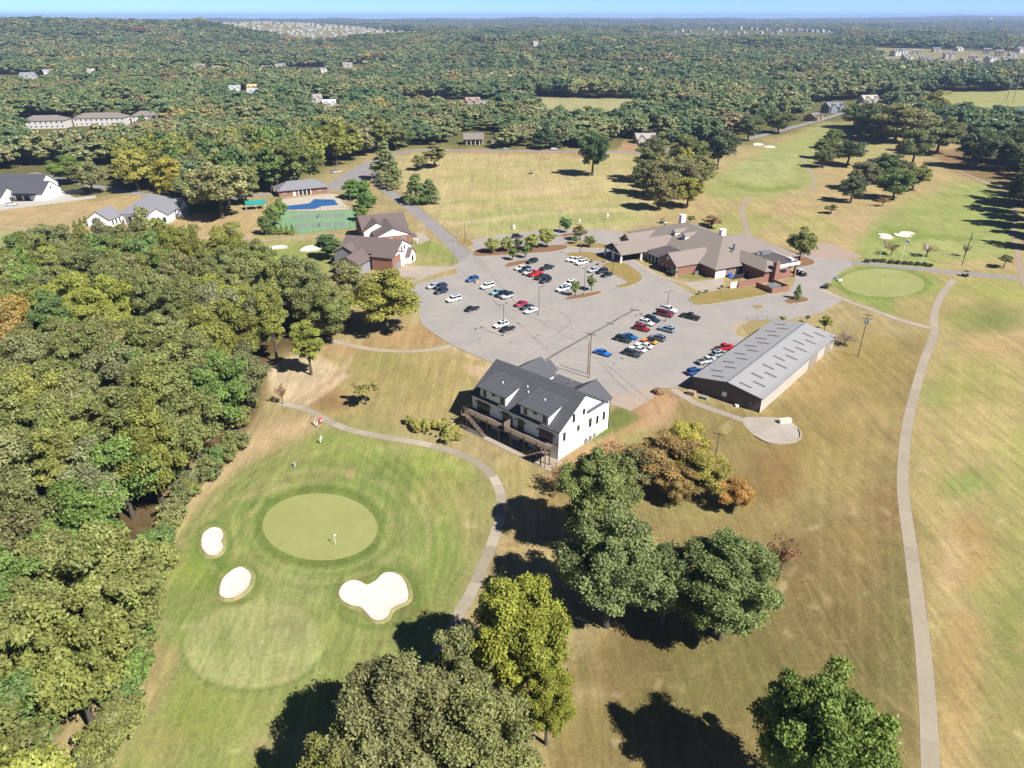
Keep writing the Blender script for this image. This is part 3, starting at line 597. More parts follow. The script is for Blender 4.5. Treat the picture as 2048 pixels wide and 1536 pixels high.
for u, v in zA([(905, 835), (970, 682), (1105, 800), (1820, 970), (1750, 1010), (650, 805), (1130, 780), (1990, 620)]): mark((u - 3, v), (u + 3, v + 1), .5, .032, TAR, 'oil_stain')
# ------------------------------------------------------------------ greens and bunkers
def bunker(px, label, n=4, lip=.28):
    pts = ring(px, n); ctr = sum(pts, Vector((0, 0))) / len(pts)
    t = thing('sand_bunker', label, 'bunker', (ctr.x, ctr.y, 0), group='white sand bunkers')
    b = MB(); m = len(pts); R = 5; rr = random.Random(label)
    b.v = [(0, 0, .02)]
    for k in range(1, R + 1):
        s = k / R
        for p in pts:
            q = (p - ctr) * s; b.v.append((q.x, q.y, .02 + (.24 * (max(s - .55, 0) / .45) ** 2 if k < R else .22) + rr.uniform(-.015, .015)))
    for i in range(m): b.f.append((0, 1 + i, 1 + (i + 1) % m))
    for k in range(R - 1):
        for i in range(m):
            i2 = (i + 1) % m; b.f.append((1 + k * m + i, 1 + (k + 1) * m + i, 1 + (k + 1) * m + i2, 1 + k * m + i2))
    b.mi = [0] * len(b.f); b.build('sand', SAND, t, smooth=True)
    w = [p - ctr for p in pts]; L = MB()       # rolled turf lip
    def off(p, d): return p + p.normalized() * d
    prof = [(-.10, .20), (.03, .26), (.15, lip), (.35, .10), (.6, .0)]
    for p in w:
        for d, z in prof: q = off(p, d); L.v.append((q.x, q.y, z + .004))
    k = len(prof)
    for i in range(m):
        i2 = (i + 1) % m
        for j in range(k - 1): L.f.append((i * k + j, i2 * k + j, i2 * k + j + 1, i * k + j + 1))
    L.mi = [0] * len(L.f)
    L.build('turf_lip', mat('lip_turf', A(172, 176, 104), .95, .3, .9, tint2=A(204, 188, 136)), t, smooth=True)
    return t
bunker([(425, 1057), (442, 1060), (448, 1074), (445, 1085), (448, 1096), (440, 1108), (425, 1113), (410, 1106), (403, 1086), (409, 1067)], 'kidney shaped white sand bunker by the wood edge')
bunker([(485, 1136), (502, 1149), (502, 1166), (490, 1185), (465, 1198), (444, 1195), (440, 1181), (446, 1160), (464, 1143)], 'plain oval white sand bunker beside the putting green')
bunker(zm(600, 1000, 2.866)([(260, 482), (300, 465), (345, 472), (385, 490), (432, 470), (470, 432), (512, 420), (562, 432), (602, 472), (625, 550), (608, 590), (560, 610), (525, 632), (508, 670), (468, 695), (420, 688), (382, 650), (348, 620), (298, 610), (250, 585), (226, 545), (236, 508)]), 'large three lobed sand bunker below the putting green', 3)
bunker(zP([(180, 856), (225, 832), (290, 822), (370, 815), (410, 830), (380, 846), (300, 848), (220, 862)]), 'long thin sand bunker behind the tennis court')
bunker(zP([(510, 865), (560, 826), (640, 818), (690, 850), (600, 870)]), 'sand bunker partly behind the ivy covered tree')
bunker(zR([(712, 318), (745, 310), (812, 316), (853, 345), (840, 361), (782, 362), (722, 348), (745, 336)]), 'white sand bunker behind the first flagpole')
bunker(zR([(860, 306), (900, 309), (932, 292), (1010, 295), (1053, 312), (1012, 325), (1023, 340), (950, 342), (880, 330)]), 'ragged white sand bunker behind the middle flagpole')
zF = zm(1500, 150, 3.737)
bunker(zF([(25, 516), (60, 510), (105, 520), (80, 531), (30, 531)]), 'far small sand bunker nearer the road', lip=.4)
bunker(zF([(98, 541), (150, 530), (195, 540), (160, 550)]), 'far small sand bunker on the lime fairway', lip=.4)
GREENM = mat('green_turf', A(190, 194, 118), .93, .07, .5, tint2=A(200, 202, 130))
def green(px, label):
    o = structure(sheet('putting_green', ring(px, 4), .024, GREENM)); o['label'] = label; return o
green(ell(640, 1054, 115, 67, 2, 18), 'smooth oval putting green with a flagstick')
green(ell(1765, 566, 84, 28, 2, 18), 'practice putting green beside the clubhouse drive')
def flagstick(u, v, h, label, flagcol):
    p = G(u, v); t = thing('flagstick', label, 'flagstick', p, group='golf flagsticks')
    MB().tube((0, 0, 0), (0, 0, h), .035, .03, 6).build('pole', mat('white_pole', (.8, .8, .78), .5, .05), t)
    b = MB(); pts = [(0, .12 * math.sin(k * 1.3), 0) for k in range(5)]
    for k in range(4):
        x0, x1 = .11 * k, .11 * (k + 1); b.face([(x0, .05 * math.sin(k), h), (x1, .05 * math.sin(k + 1), h - .03), (x1, .05 * math.sin(k + 1), h - .38), (x0, .05 * math.sin(k), h - .36)])
    b.build('flag', mat('flag_' + label[:5], flagcol, .8, .05), t)
    return t
flagstick(671, 1089, 2.2, 'thin white flagstick standing on the oval putting green', (.8, .8, .78))
flagstick(1763, 565, 1.2, 'short flagstick on the practice green', (.75, .72, .2))
MB().tube((0, 0, 0), (0, 0, .03), .11, .11, 12).build('hole_cup', mat('cup_dark', (.02, .02, .02)), None, loc=G(659, 1081) + Vector((0, 0, .02)))
tag(bpy.data.objects['hole_cup'], 'dark round cup cut in the oval putting green', 'golf hole')

# ------------------------------------------------------------------ trees
def leaf_cloud(name, seed, lobes, per, size, R=6.0, Hc=5.0, zc=9.5, shape='round', droop=0.0, fill=.25, nr=.6, lr=(.15, .31), jit=.07):
    """a crown: many leaf-sized faces gathered in clumps; returns a mesh"""
    rg = np.random.default_rng(seed); cs = []; rs = []
    for i in range(lobes):
        if shape == 'cone':
            t = rg.random() ** .7; zz = (t - .0); rad = R * (1 - t) * .85 + .25; a = rg.random() * 6.283
            cs.append((rad * math.cos(a), rad * math.sin(a), zc - Hc + 2 * Hc * t)); rs.append(R * (.2 + .2 * (1 - t)))
        else:
            d = rg.normal(size=3); d /= np.linalg.norm(d); d[2] = d[2] * .9 + .12
            rr = (.35 + .5 * rg.random()) if rg.random() > fill else rg.random() * .45
            w = 1.0
            if shape == 'oval': w = 1 - .25 * max(d[2], 0)
            cs.append((d[0] * R * rr * w, d[1] * R * rr * w, zc + d[2] * Hc * rr)); rs.append(R * rg.uniform(*lr))
    cs = np.array(cs); rs = np.array(rs); P = []; N = []; Tn = []
    for c, r in zip(cs, rs):
        d = rg.normal(size=(per, 3)); d /= np.linalg.norm(d, axis=1, keepdims=True)
        d[:, 2] = np.where(d[:, 2] < -.35, -d[:, 2], d[:, 2])
        rad = r * (.42 + .63 * rg.random(per) ** .6); sq = np.array([1, 1, .72])
        p = c + d * rad[:, None] * sq + rg.normal(size=(per, 3)) * r * jit
        p[:, 2] -= droop * np.hypot(p[:, 0], p[:, 1]) * .15
        n = d * .75 + rg.normal(size=(per, 3)) * nr + np.array([0, 0, .3]); n /= np.linalg.norm(n, axis=1, keepdims=True)
        P.append(p); N.append(n); lt = rg.random() * .55
        Tn.append(lt + rg.random(per) * .45)
    P = np.concatenate(P); N = np.concatenate(N); Tn = np.concatenate(Tn); k = len(P)
    a = rg.normal(size=(k, 3)); a -= (a * N).sum(1, keepdims=True) * N; a /= np.linalg.norm(a, axis=1, keepdims=True); b = np.cross(N, a)
    s = size * rg.uniform(.6, 1.35, k)[:, None]
    co = np.stack([P + a * s, P + b * s * .62 - N * s * .12, P - a * s, P - b * s * .62 - N * s * .12], 1).reshape(-1, 3)
    me = bpy.data.meshes.new(name); me.vertices.add(k * 4); me.vertices.foreach_set('co', co.astype(np.float32).ravel())
    me.loops.add(k * 4); me.loops.foreach_set('vertex_index', np.arange(k * 4, dtype=np.int32))
    me.polygons.add(k); me.polygons.foreach_set('loop_start', np.arange(0, k * 4, 4, dtype=np.int32)); me.update(calc_edges=True)
    at = me.attributes.new('tint', 'FLOAT', 'FACE'); at.data.foreach_set('value', Tn.astype(np.float32))
    me.materials.append(LEAF); return me, cs
def trunk_mesh(name, seed, cs, r=.34, zc=9.5, limbs=9, top=None):
    rr = random.Random(seed); b = MB(); zt = top or zc * .75
    pts = [Vector((0, 0, -.3)), Vector((rr.uniform(-.15, .15), rr.uniform(-.15, .15), zt * .4)), Vector((rr.uniform(-.3, .3), rr.uniform(-.3, .3), zt)), Vector((rr.uniform(-.4, .4), rr.uniform(-.4, .4), zc * 1.18))]
    rad = [r * 1.25, r * .9, r * .55, r * .16]
    for i in range(3): b.tube(pts[i], pts[i + 1], rad[i], rad[i + 1], 8, caps=False)
    idx = list(range(len(cs))); rr.shuffle(idx)
    for i in idx[:limbs]:
        q = Vector(cs[i]); s = pts[1].lerp(pts[3], rr.uniform(.05, .75)); m = s.lerp(q, .5) + Vector((0, 0, rr.uniform(-.2, .5)))
        b.tube(s, m, r * .34, r * .2, 5, caps=False); b.tube(m, q, r * .2, r * .06, 5, caps=False)
    return b.mesh(name, BARK)
PROTO = {}; LEAF_GAIN = 1.38
def proto(key, n, **kw):
    L = []
    for i in range(n):
        tr = {k: kw.pop(k) for k in list(kw) if k in ('r', 'limbs', 'top')} if i == 0 else tr
        me, cs = leaf_cloud('crown', hash_seed(key) + i, **kw); L.append((trunk_mesh('trunk', i + 3, cs, zc=kw.get('zc', 9.5), **tr), me))
    PROTO[key] = (L, kw.get('R', 6.0), kw.get('zc', 9.5) + kw.get('Hc', 5.0) * .98, kw.get('zc', 9.5))
def hash_seed(s): return sum(ord(c) * (i + 3) for i, c in enumerate(s)) % 9973
proto('himid', 5, lobes=90, per=200, size=.27, Hc=6.8, zc=7.2, limbs=10, lr=(.13, .29), jit=.12)
proto('xl', 3, lobes=210, per=520, size=.15, lr=(.09, .23), jit=.16, nr=.7, Hc=7.0, zc=8.3, limbs=18)
proto('hi', 6, lobes=84, per=330, size=.21, Hc=7.3, zc=7.9, limbs=12)
proto('hioval', 3, lobes=84, per=300, size=.20, R=4.6, Hc=7.6, zc=9.0, shape='oval', limbs=12)
proto('mid', 6, nr=.4, lobes=54, per=64, size=.5, Hc=7.2, zc=7.8, limbs=9)
proto('midoval', 3, nr=.4, lobes=54, per=64, size=.48, R=4.6, Hc=7.4, zc=8.8, shape='oval')
proto('low', 4, lobes=20, per=42, size=.85, Hc=5.6, limbs=5)
proto('cone', 3, lobes=70, per=46, size=.40, R=4.2, Hc=7.6, zc=8.6, shape='cone', limbs=14, top=13, droop=1.0)
proto('sparse', 3, lobes=34, per=46, size=.30, Hc=5.2, zc=8.5, limbs=26, fill=.1)
proto('round', 4, lobes=70, per=110, size=.36, Hc=6.0, zc=6.8, limbs=8)
proto('bush', 4, lobes=60, per=90, size=.42, Hc=4.6, zc=4.0, limbs=8)
proto('small', 3, lobes=26, per=150, size=.42, Hc=4.6, zc=8.0, limbs=8)
def tree(kind, name, label, cat, x, y, ht, R, col, group, z=0.0, rz=None):
    L, pR, pH, pz = PROTO[kind]; i = rnd.randrange(len(L)); tm, cm = L[i]
    t = thing(name, label, cat, (x, y, z), rnd.uniform(0, 6.283) if rz is None else rz, group)
    t.scale = (R / pR, R / pR, ht / pH)
    link('trunk', tm, t); j = rnd.uniform(.9, 1.1)
    j *= LEAF_GAIN; link('crown', cm, t, col=(min(col[0] * j, .4), min(col[1] * j, .36), col[2] * LEAF_GAIN * rnd.uniform(.8, 1.05)))
    return t
# leaf colours (base reflectance)
LC = dict(olive=(.118, .118, .046), sage=(.142, .140, .072), green=(.068, .100, .030), dark=(.040, .064, .026), lime=(.165, .172, .036), gold=(.235, .190, .030), yolive=(.150, .138, .030), orange=(.260, .118, .030),
          brown=(.140, .088, .046), rust=(.150, .066, .034), grey=(.138, .128, .082), bright=(.085, .128, .030), pine=(.052, .074, .036), bluegr=(.062, .088, .045), russet=(.190, .120, .040), hedge=(.060, .100, .026))
LC = {k: tuple(q * 1.62 for q in v) for k, v in LC.items()}
LC.update(grey=(.152, .148, .068), sage=(.152, .162, .072), olive=(.138, .152, .054), lime=(.190, .205, .050), yolive=(.162, .170, .042), gold=(.25, .215, .045), russet=(.24, .175, .055), bright=(.115, .155, .042))
def T(kind, name, label, u, v, wpx, ht, col, group=None, cat='tree', vr=.58):
    """crown centre at photo pixel (u, v) and wpx wide, for a tree ht metres tall standing on the ground"""
    p = G(u, v, ht * vr); R = wpx / 2 * depth_of(p) / F_PX * 1.06
    if not isinstance(col, str): col = tuple(q * 1.6 for q in col)
    return tree(kind, name, label, cat, p.x, p.y, ht, R, LC[col] if isinstance(col, str) else col, group)
PLACED = []
def big(kind, name, label, u, v, w, ht, col, group=None, cat='tree', vr=.58):
    t = T(kind, name, label, u, v, w, ht, col, group, cat, vr); PLACED.append((t.location.x, t.location.y, t.scale.x * 5)); return t
# foreground
big('xl', 'shade_tree', 'vivid green round tree at the bottom of the dry field', 1640, 1478, 268, 23, 'bright')
big('xl', 'maple_tree', 'tall yellow olive tree overhanging the slab path', 1036, 1262, 218, 21, (.112, .118, .019))
big('xl', 'maple_tree', 'low yellow olive tree at the foot of the taller one', 1095, 1405, 120, 13, (.106, .112, .021))
big('xl', 'oak_tree', 'broad greyish olive oak at the green\'s lower end', 800, 1462, 300, 19, (.094, .095, .038))
big('xl', 'oak_tree', 'wide sage oak beside the low yellow olive tree', 960, 1510, 260, 18, 'sage')
big('xl', 'oak_tree', 'smaller dull sage oak shading the lower turf', 690, 1545, 190, 16, (.092, .093, .037))
big('hi', 'ash_tree', 'pale grey green tree between the oak and yellow tree', 915, 1350, 145, 18, 'sage')
big('xl', 'oak_tree', 'tall grey green oak right below the white house deck', 1200, 985, 170, 20, (.082, .096, .040))
big('xl', 'oak_tree', 'large grey green oak in the middle of the field clump', 1222, 1125, 225, 21, (.080, .096, .038))
big('xl', 'oak_tree', 'round dark green oak at the end of the field clump', 1458, 1168, 218, 18, (.072, .090, .034))
big('hi', 'oak_tree', 'small dark green tree tucked between two field oaks', 1335, 1155, 165, 17, (.070, .090, .034))
big('sparse', 'small_tree', 'thin reddish brown tree behind the round field oak', 1567, 1110, 70, 8, (.11, .062, .034))
big('hi', 'autumn_tree', 'bushy olive and orange autumn tree below the shed pad', 1335, 915, 150, 10.5, (.128, .088, .034))
big('hi', 'autumn_tree', 'dark green autumn bush between the orange trees', 1285, 930, 120, 9, (.088, .085, .032))
big('hi', 'autumn_tree', 'low bright orange tree at the autumn clump edge', 1470, 985, 80, 6, (.18, .105, .032))
big('hi', 'autumn_tree', 'golden olive autumn tree behind the wooden pole', 1410, 942, 118, 9.5, (.118, .104, .032))
big('sparse', 'autumn_tree', 'bare mauve brown shrub near the white house corner', 1235, 912, 95, 6, 'brown')
big('sparse', 'autumn_tree', 'dark brown leafless bush under the deck corner', 1125, 955, 85, 5.5, 'brown')
big('hi', 'autumn_tree', 'yellow olive crown rising behind the autumn clump', 1372, 880, 90, 10, (.150, .135, .034))
big('hi', 'autumn_tree', 'orange brown crown with bare twigs in the autumn clump', 1360, 965, 95, 7.5, (.120, .086, .036))
# around the lawn and the lot
big('small', 'small_tree', 'lone small olive tree on the lawn by the straw patch', 729, 782, 58, 6.2, (.125, .112, .045))
big('sparse', 'sapling', 'slim brown sapling where the straw patch meets the path', 562, 784, 26, 5.5, 'brown')
big('hioval', 'sweetgum_tree', 'narrow yellow green tree on the straw patch', 613, 682, 66, 16, (.120, .132, .032))
big('hi', 'oak_tree', 'big yellow olive oak overhanging the parking lot edge', 768, 590, 150, 19, (.128, .126, .030))
big('hi', 'oak_tree', 'grey olive oak beside the big parking lot oak', 690, 575, 115, 18, (.110, .110, .045))
big('hi', 'oak_tree', 'shaded oak at the back of the path to the lot', 655, 620, 95, 17, (.085, .095, .036))
big('hioval', 'ivy_tree', 'dark ivy covered tree beside the near townhouse', 655, 488, 58, 10, 'dark')
big('cone', 'pine_tree', 'tall pale pine at the bend of the entrance road', 768, 318, 62, 20, (.105, .120, .055))
big('cone', 'pine_tree', 'second pale pine partly behind the tall one', 785, 345, 45, 14, (.095, .105, .052))
big('cone', 'pine_tree', 'bushy green pine beside the entrance road kerb', 832, 374, 58, 13, (.070, .098, .032))
big('cone', 'pine_tree', 'short green pine joined to the bushy one', 858, 380, 44, 11, (.070, .098, .032))
big('midoval', 'small_tree', 'half bare tree at the near corner of the range', 868, 305, 58, 15, (.098, .098, .042))
big('mid', 'small_tree', 'low olive tree under the half bare one', 840, 322, 40, 9, (.100, .098, .040))
big('bush', 'hedge_tree', 'dense dark evergreen clump by the pool fence', 712, 378, 62, 9, 'hedge', vr=.5)
big('bush', 'hedge_tree', 'dense dark evergreen clump nearer the townhouse', 733, 400, 46, 8, 'hedge', vr=.5)
big('bush', 'hedge_tree', 'yellowish evergreen clump behind the far townhouse', 722, 425, 34, 7, (.085, .115, .030), vr=.5)
big('himid', 'oak_tree', 'lone dark oak standing on the driving range', 1187, 298, 70, 25, 'dark')
for i, (u, v, w, h, c, l) in enumerate([(1308, 312, 88, 19, (.072, .080, .036), 'tall dark olive oak at the left of the range clump'), (1352, 345, 105, 17, (.095, .092, .042), 'wide olive oak in the middle of the range clump'), (1378, 300, 80, 18, (.080, .088, .036), 'high olive oak at the top of the range clump'),
                                  (1440, 288, 74, 20, (.050, .062, .034), 'very dark oak on the fairway side of the range clump'), (1322, 375, 74, 14, (.100, .090, .045), 'greyish tree at the clump front with long shadow'), (1398, 338, 84, 15, (.095, .095, .040), 'olive tree filling the clump\'s fairway side'),
                                  (1378, 378, 66, 12, (.110, .105, .026), 'yellowish vine covered tree at the clump tip'), (1320, 340, 50, 13, (.150, .120, .030), 'golden brown tree inside the range clump'), (1290, 345, 55, 15, (.070, .078, .036), 'dark tree leaning over the range from the clump'), (1372, 318, 40, 15, (.140, .135, .032), 'small yellow green crown inside the range clump')]):
    big('himid', 'oak_tree', l, u, v, w, h * 1.25, c)
for u, v, w, h, c, l in [(1655, 292, 48, 12, (.080, .095, .032), 'light olive tree at the head of the fairway pair'), (1700, 300, 74, 14, (.055, .066, .032), 'wide dark oak in the upper fairway clump'), (1648, 310, 46, 11, (.065, .078, .032), 'small dark tree on the edge of the upper clump'), (1668, 274, 40, 12, (.075, .095, .030), 'slim green tree behind the upper clump'),
                         (1732, 345, 66, 14, (.088, .085, .050), 'greyish tree in the lower fairway clump'), (1775, 330, 76, 15, (.052, .072, .030), 'dark green tree at the back of the lower clump'), (1795, 362, 80, 14, (.066, .088, .030), 'glossy green tree on a clear trunk in the lower clump'), (1833, 348, 62, 13, (.092, .095, .032), 'olive tree at the fairway end of the lower clump'),
                         (1708, 372, 56, 12, (.062, .068, .034), 'dark leaning tree at the front of the lower clump')]:
    big('himid', 'oak_tree', l, u, v, w, h * 1.12, c)
big('small', 'small_tree', 'little round tree alone on the fairway rough', 1664, 417, 28, 4, (.080, .085, .036)); big('sparse', 'small_tree', 'little bare brown tree on the fairway rough', 1767, 402, 26, 4.5, 'brown')
big('round', 'shade_tree', 'rounded olive green tree beside the clubhouse', 1605, 484, 60, 12.5, (.100, .105, .032))
big('small', 'shrub', 'copper leaved shrub behind the clubhouse roof', 1425, 442, 46, 4.5, (.150, .095, .050), cat='shrub'); big('small', 'shrub', 'small green shrub by the clubhouse rear chimney', 1382, 438, 20, 3.5, (.080, .090, .032), cat='shrub')
big('cone', 'magnolia', 'small glossy magnolia on the half round island', 1597, 582, 19, 4.6, 'green')
for u, v, w, h, l, c in [(984, 488, 34, 6, 'first round tree on the long mulch island by the road', 'olive'), (1013, 485, 30, 6, 'second round tree on the long mulch island', 'olive'), (1063, 482, 36, 7, 'broad olive tree past the lamp on the mulch island', 'olive'), (1094, 470, 38, 8.5, 'tallest round tree at the end of the mulch island', 'yolive'),
                         (1133, 446, 26, 7, 'single dark green tree on its own small island', 'dark'), (1160, 462, 30, 6.5, 'brownish round tree by the drive walk', (.115, .095, .045)), (1180, 480, 25, 5, 'dense round shrub tree at the drive walk', (.080, .092, .030)), (1150, 478, 14, 3.5, 'small dark shrub under the brownish tree', 'dark'),
                         (1036, 486, 20, 4.5, 'small shaded tree between the round island trees', (.075, .085, .030))]:
    big('round', 'lot_tree', l, u, v, w, h, LC.get(c, c) if isinstance(c, str) else c)
for u, v, w, h, l in [(1025, 505, 21, 5.2, 'slim green tree on the small mulch island'), (1051, 500, 22, 5.4, 'slim green tree behind the black suv'), (1151, 573, 24, 5.8, 'young green tree beside the white vans island'), (1184, 563, 23, 5.6, 'young green tree at the island end by the lamp')]:
    big('midoval', 'young_tree', l, u, v, w, h, 'bright' if u > 1100 else 'green', vr=.55)
for u, v, w, h, l, c in [(1786, 495, 34, 5, 'bare brownish crabapple between the flagpoles', (.120, .100, .060)), (1857, 498, 36, 5, 'brown crabapple by the last flagpole', (.130, .095, .055)), (1933, 498, 20, 5, 'thin grey tree beside the leaning utility pole', (.110, .110, .080)), (2012, 520, 34, 5, 'umbrella shaped small tree by the drive', (.075, .080, .032))]:
    big('sparse' if u < 2000 else 'small', 'small_tree', l, u, v, w, h, c)
for u, v, w, h, l, c in [(1652, 645, 30, 4.5, 'yellow green bush behind the metal shed', 'lime'), (1566, 638, 15, 2.6, 'small lime bush by the shed fence', 'lime'), (1615, 636, 10, 2.4, 'tiny pale sapling near the shed corner', 'sage')]:
    big('small', 'bush', l, u, v, w, h, c, cat='bush')
big('sparse', 'bush', 'bare brown thicket at the shed\'s back corner', 1692, 676, 46, 3.6, (.130, .098, .070), cat='bush')
big('small', 'bush', 'dark low shrub beside the practice green path', 1655, 571, 22, 1.5, (.060, .075, .030), cat='bush')
for k, (u, v, w) in enumerate([(1736, 521, 14), (1752, 520, 16), (1766, 521, 14), (1782, 523, 14), (1796, 524, 14), (1810, 525, 14), (1822, 526, 12), (1836, 527, 14), (1850, 528, 14), (1862, 530, 12)]):
    T('bush', 'hedge_shrub', 'low dark clipped shrub in the flagpole bed', u, v, w, 1.3, (.045, .055, .026), 'shrubs in the flagpole bed', 'shrub', vr=.5)
# ornamental grasses by the deck
for k, (x, y, w) in enumerate([(1440, 850, 70), (1500, 890, 80), (1510, 920, 70), (1580, 870, 80), (1590, 910, 76), (1660, 890, 80), (1720, 900, 80), (1740, 870, 64), (1790, 920, 84), (1840, 940, 80), (1770, 960, 80), (1860, 985, 70), (1760, 1010, 76), (1810, 985, 70)]):
    u, v = zN([(x, y)])[0]; T('bush', 'ornamental_grass', 'feathery olive grass clump in the bed by the wooden deck', u, v, w / 4.267 * 1.25, 2.3, (.17, .165, .055), 'ornamental grasses by the deck', 'grass', vr=.5)
for x, y in [(1580, 965), (1630, 970), (1675, 990)]:
    u, v = zN([(x, y)])[0]; T('bush', 'low_shrub', 'tiny dark shrub in the mulch before the grass clumps', u, v, 6, .6, (.05, .06, .026), 'tiny shrubs before the grasses', 'shrub', vr=.5)
for x in (230, 270, 310, 352, 402, 446):
    u, v = zP([(x, 680)])[0]; T('cone', 'arborvitae', 'small cone shaped evergreen in the row before the tennis court', u, v, 11, 4.2, (.090, .125, .026), 'evergreens before the tennis court', 'shrub', vr=.5)
for x, y in [(1763, 685), (1823, 672), (1886, 650), (1940, 637)]:
    u, v = zL([(x, y)])[0]; T('cone', 'young_conifer', 'small young conifer in the row right of the grey roofed house', u, v, 8, 2.6, (.085, .105, .030), 'young conifers by the house', 'shrub', vr=.45)
for x, y in [(765, 610), (820, 585), (870, 565)]:
    u, v = zL([(x, y)])[0]; T('cone', 'young_conifer', 'small young conifer in the row by the white garage', u, v, 10, 3.0, (.080, .100, .030), 'young conifers by the garage', 'shrub', vr=.45)
for u, v, w, h, c, l in [(545, 430, 42, 9, (.085, .118, .028), 'tall hedge tree at the tennis court corner'), (530, 450, 34, 8, (.062, .088, .028), 'dark hedge tree below the teal awning'), (560, 412, 30, 8, (.070, .1, .028), 'hedge tree beside the pool deck')]:
    big('bush', 'hedge_tree', l, u, v, w, h, c, vr=.5)
big('himid', 'oak_tree', 'great olive oak standing over the lawn by the house', 432, 368, 132, 26, (.120, .118, .058)); big('hi', 'oak_tree', 'green tree beside the bent side road', 130, 335, 80, 15, 'bright')
big('mid', 'pine_tree', 'slender tree rising from the wood before the grey roof', 285, 450, 52, 18, (.105, .110, .050))
RIM = random.Random(21)
for (u0, v0), (u1, v1) in zip([(505, 800), (470, 900), (400, 960), (345, 1050), (310, 1140), (290, 1240), (285, 1340), (250, 1440), (195, 1520)], [(470, 900), (400, 960), (345, 1050), (310, 1140), (290, 1240), (285, 1340), (250, 1440), (195, 1520), (150, 1600)]):
    for k in range(4):
        p = G(u0 + (u1 - u0) * (k + RIM.random()) / 4 + RIM.uniform(-12, 8), v0 + (v1 - v0) * (k + RIM.random()) / 4); tree('bush', 'understory_shrub', 'leafy understory shrub along the dense wood\'s edge', 'shrub', p.x, p.y, RIM.uniform(2.5, 6), RIM.uniform(2, 3.6), LC[RIM.choice(['olive', 'green', 'sage', 'olive', 'olive'])], 'understory shrubs at the wood edge')
for u, v, w, h, c, l in [(1800, 238, 120, 30, (.105, .100, .045), 'huge olive tree rising above the far fairway belt'), (1868, 205, 60, 27, (.125, .120, .040), 'yellowish crown at the top of the far fairway belt'), (1750, 236, 84, 28, (.045, .055, .034), 'dark spreading tree by the cream house'), (1885, 262, 104, 27, (.105, .108, .046), 'broad olive tree above the shaded path'), (1965, 288, 96, 26, (.045, .056, .030), 'very dark tree over the shaded fairway edge'), (2030, 292, 90, 26, (.050, .060, .032), 'dark oak at the end of the shaded belt'),
                         (1712, 226, 66, 22, (.075, .088, .032), 'green tree on a clear trunk beside the far road'), (1835, 285, 76, 24, (.070, .080, .036), 'dark olive tree with bare lower trunk in the belt'), (2045, 372, 58, 18, (.060, .074, .032), 'dark tree overhanging the shaded path'), (1560, 240, 60, 18, (.075, .085, .036), 'rounded tree by the small bunkers\' road'), (1500, 250, 56, 20, (.070, .082, .036), 'dark tree where the road meets the range belt'),
                         (660, 260, 95, 28, (.120, .115, .045), 'towering olive tree behind the pool car park'), (590, 318, 110, 27, (.075, .088, .034), 'massive dark green oak behind the pool house'), (530, 318, 60, 24, (.165, .150, .030), 'slim golden tree behind the pool house roof'), (330, 350, 66, 24, (.155, .135, .032), 'golden olive tree behind the grey roofed house'), (265, 330, 84, 25, (.135, .128, .040), 'pale yellow green tree beside the side road'), (175, 345, 70, 20, (.095, .098, .048), 'grey olive tree at the bend of the side road')]:
    big('himid', 'oak_tree', l, u, v, w, h * .92, c)
# ------------------------------------------------------------------ woods: single trees near, one mass far
FOREST = [[(-400, 30), (2500, 30), (2500, 268), (2100, 300), (1960, 300), (1880, 310), (1760, 275), (1700, 262), (1660, 235), (1480, 272), (1400, 290), (1130, 298), (1000, 296), (835, 292), (760, 308), (735, 318), (690, 326), (640, 345), (560, 372), (520, 412), (470, 428), (400, 424), (330, 392), (250, 388), (215, 372), (150, 352), (60, 340), (-400, 345)],
          [(-300, 620), (0, 592), (130, 556), (230, 540), (330, 528), (470, 556), (560, 596), (640, 640), (600, 700), (515, 770), (500, 860), (440, 930), (370, 1000), (325, 1090), (295, 1170), (280, 1250), (288, 1340), (250, 1440), (190, 1540), (130, 1640), (110, 1900), (-600, 1900)],
          [(2044, 360), (2130, 330), (2260, 380), (2300, 520), (2140, 540), (2062, 480)], [(1880, 300), (1960, 288), (2100, 300), (2200, 360), (2040, 350), (1950, 330)]]
CLEAR = [[(1045, 186), (1290, 190), (1290, 228), (1240, 256), (1080, 250)], [(340, 72), (560, 74), (860, 77), (845, 86), (750, 95), (640, 99), (540, 95), (420, 86)], [(1325, 70), (1680, 71), (1680, 84), (1560, 90), (1330, 90)],
         [(1745, 106), (2100, 108), (2100, 128), (2060, 134), (1765, 131)], [(1790, 190), (2100, 188), (2150, 236), (2060, 246), (1960, 244), (1850, 226)], [(30, 240), (250, 236), (340, 240), (330, 262), (250, 290), (50, 305)],
         [(-60, 154), (80, 152), (100, 178), (-60, 184)], [(905, 262), (1000, 262), (1010, 305), (895, 305)], [(1600, 205), (1780, 190), (1790, 240), (1690, 262), (1600, 255)], [(1480, 264), (1640, 230), (1640, 246), (1480, 290)],
         [(925, 196), (990, 198), (990, 222), (925, 220)], [(60, 334), (230, 334), (230, 372), (150, 360), (60, 352)], [(455, 184), (535, 184), (535, 205), (455, 203)], [(612, 198), (676, 204), (676, 226), (612, 214)], [(515, 126), (660, 126), (660, 144), (515, 144)], [(385, 137), (450, 136), (450, 148), (385, 148)]]
def in_poly(u, v, poly):
    c = False; n = len(poly)
    for i in range(n):
        a = poly[i]; b = poly[i - 1]
        if (a[1] > v) != (b[1] > v) and u < (b[0] - a[0]) * (v - a[1]) / (b[1] - a[1]) + a[0]: c = not c
    return c
pts = []; rf = random.Random(11)
y = 24.0
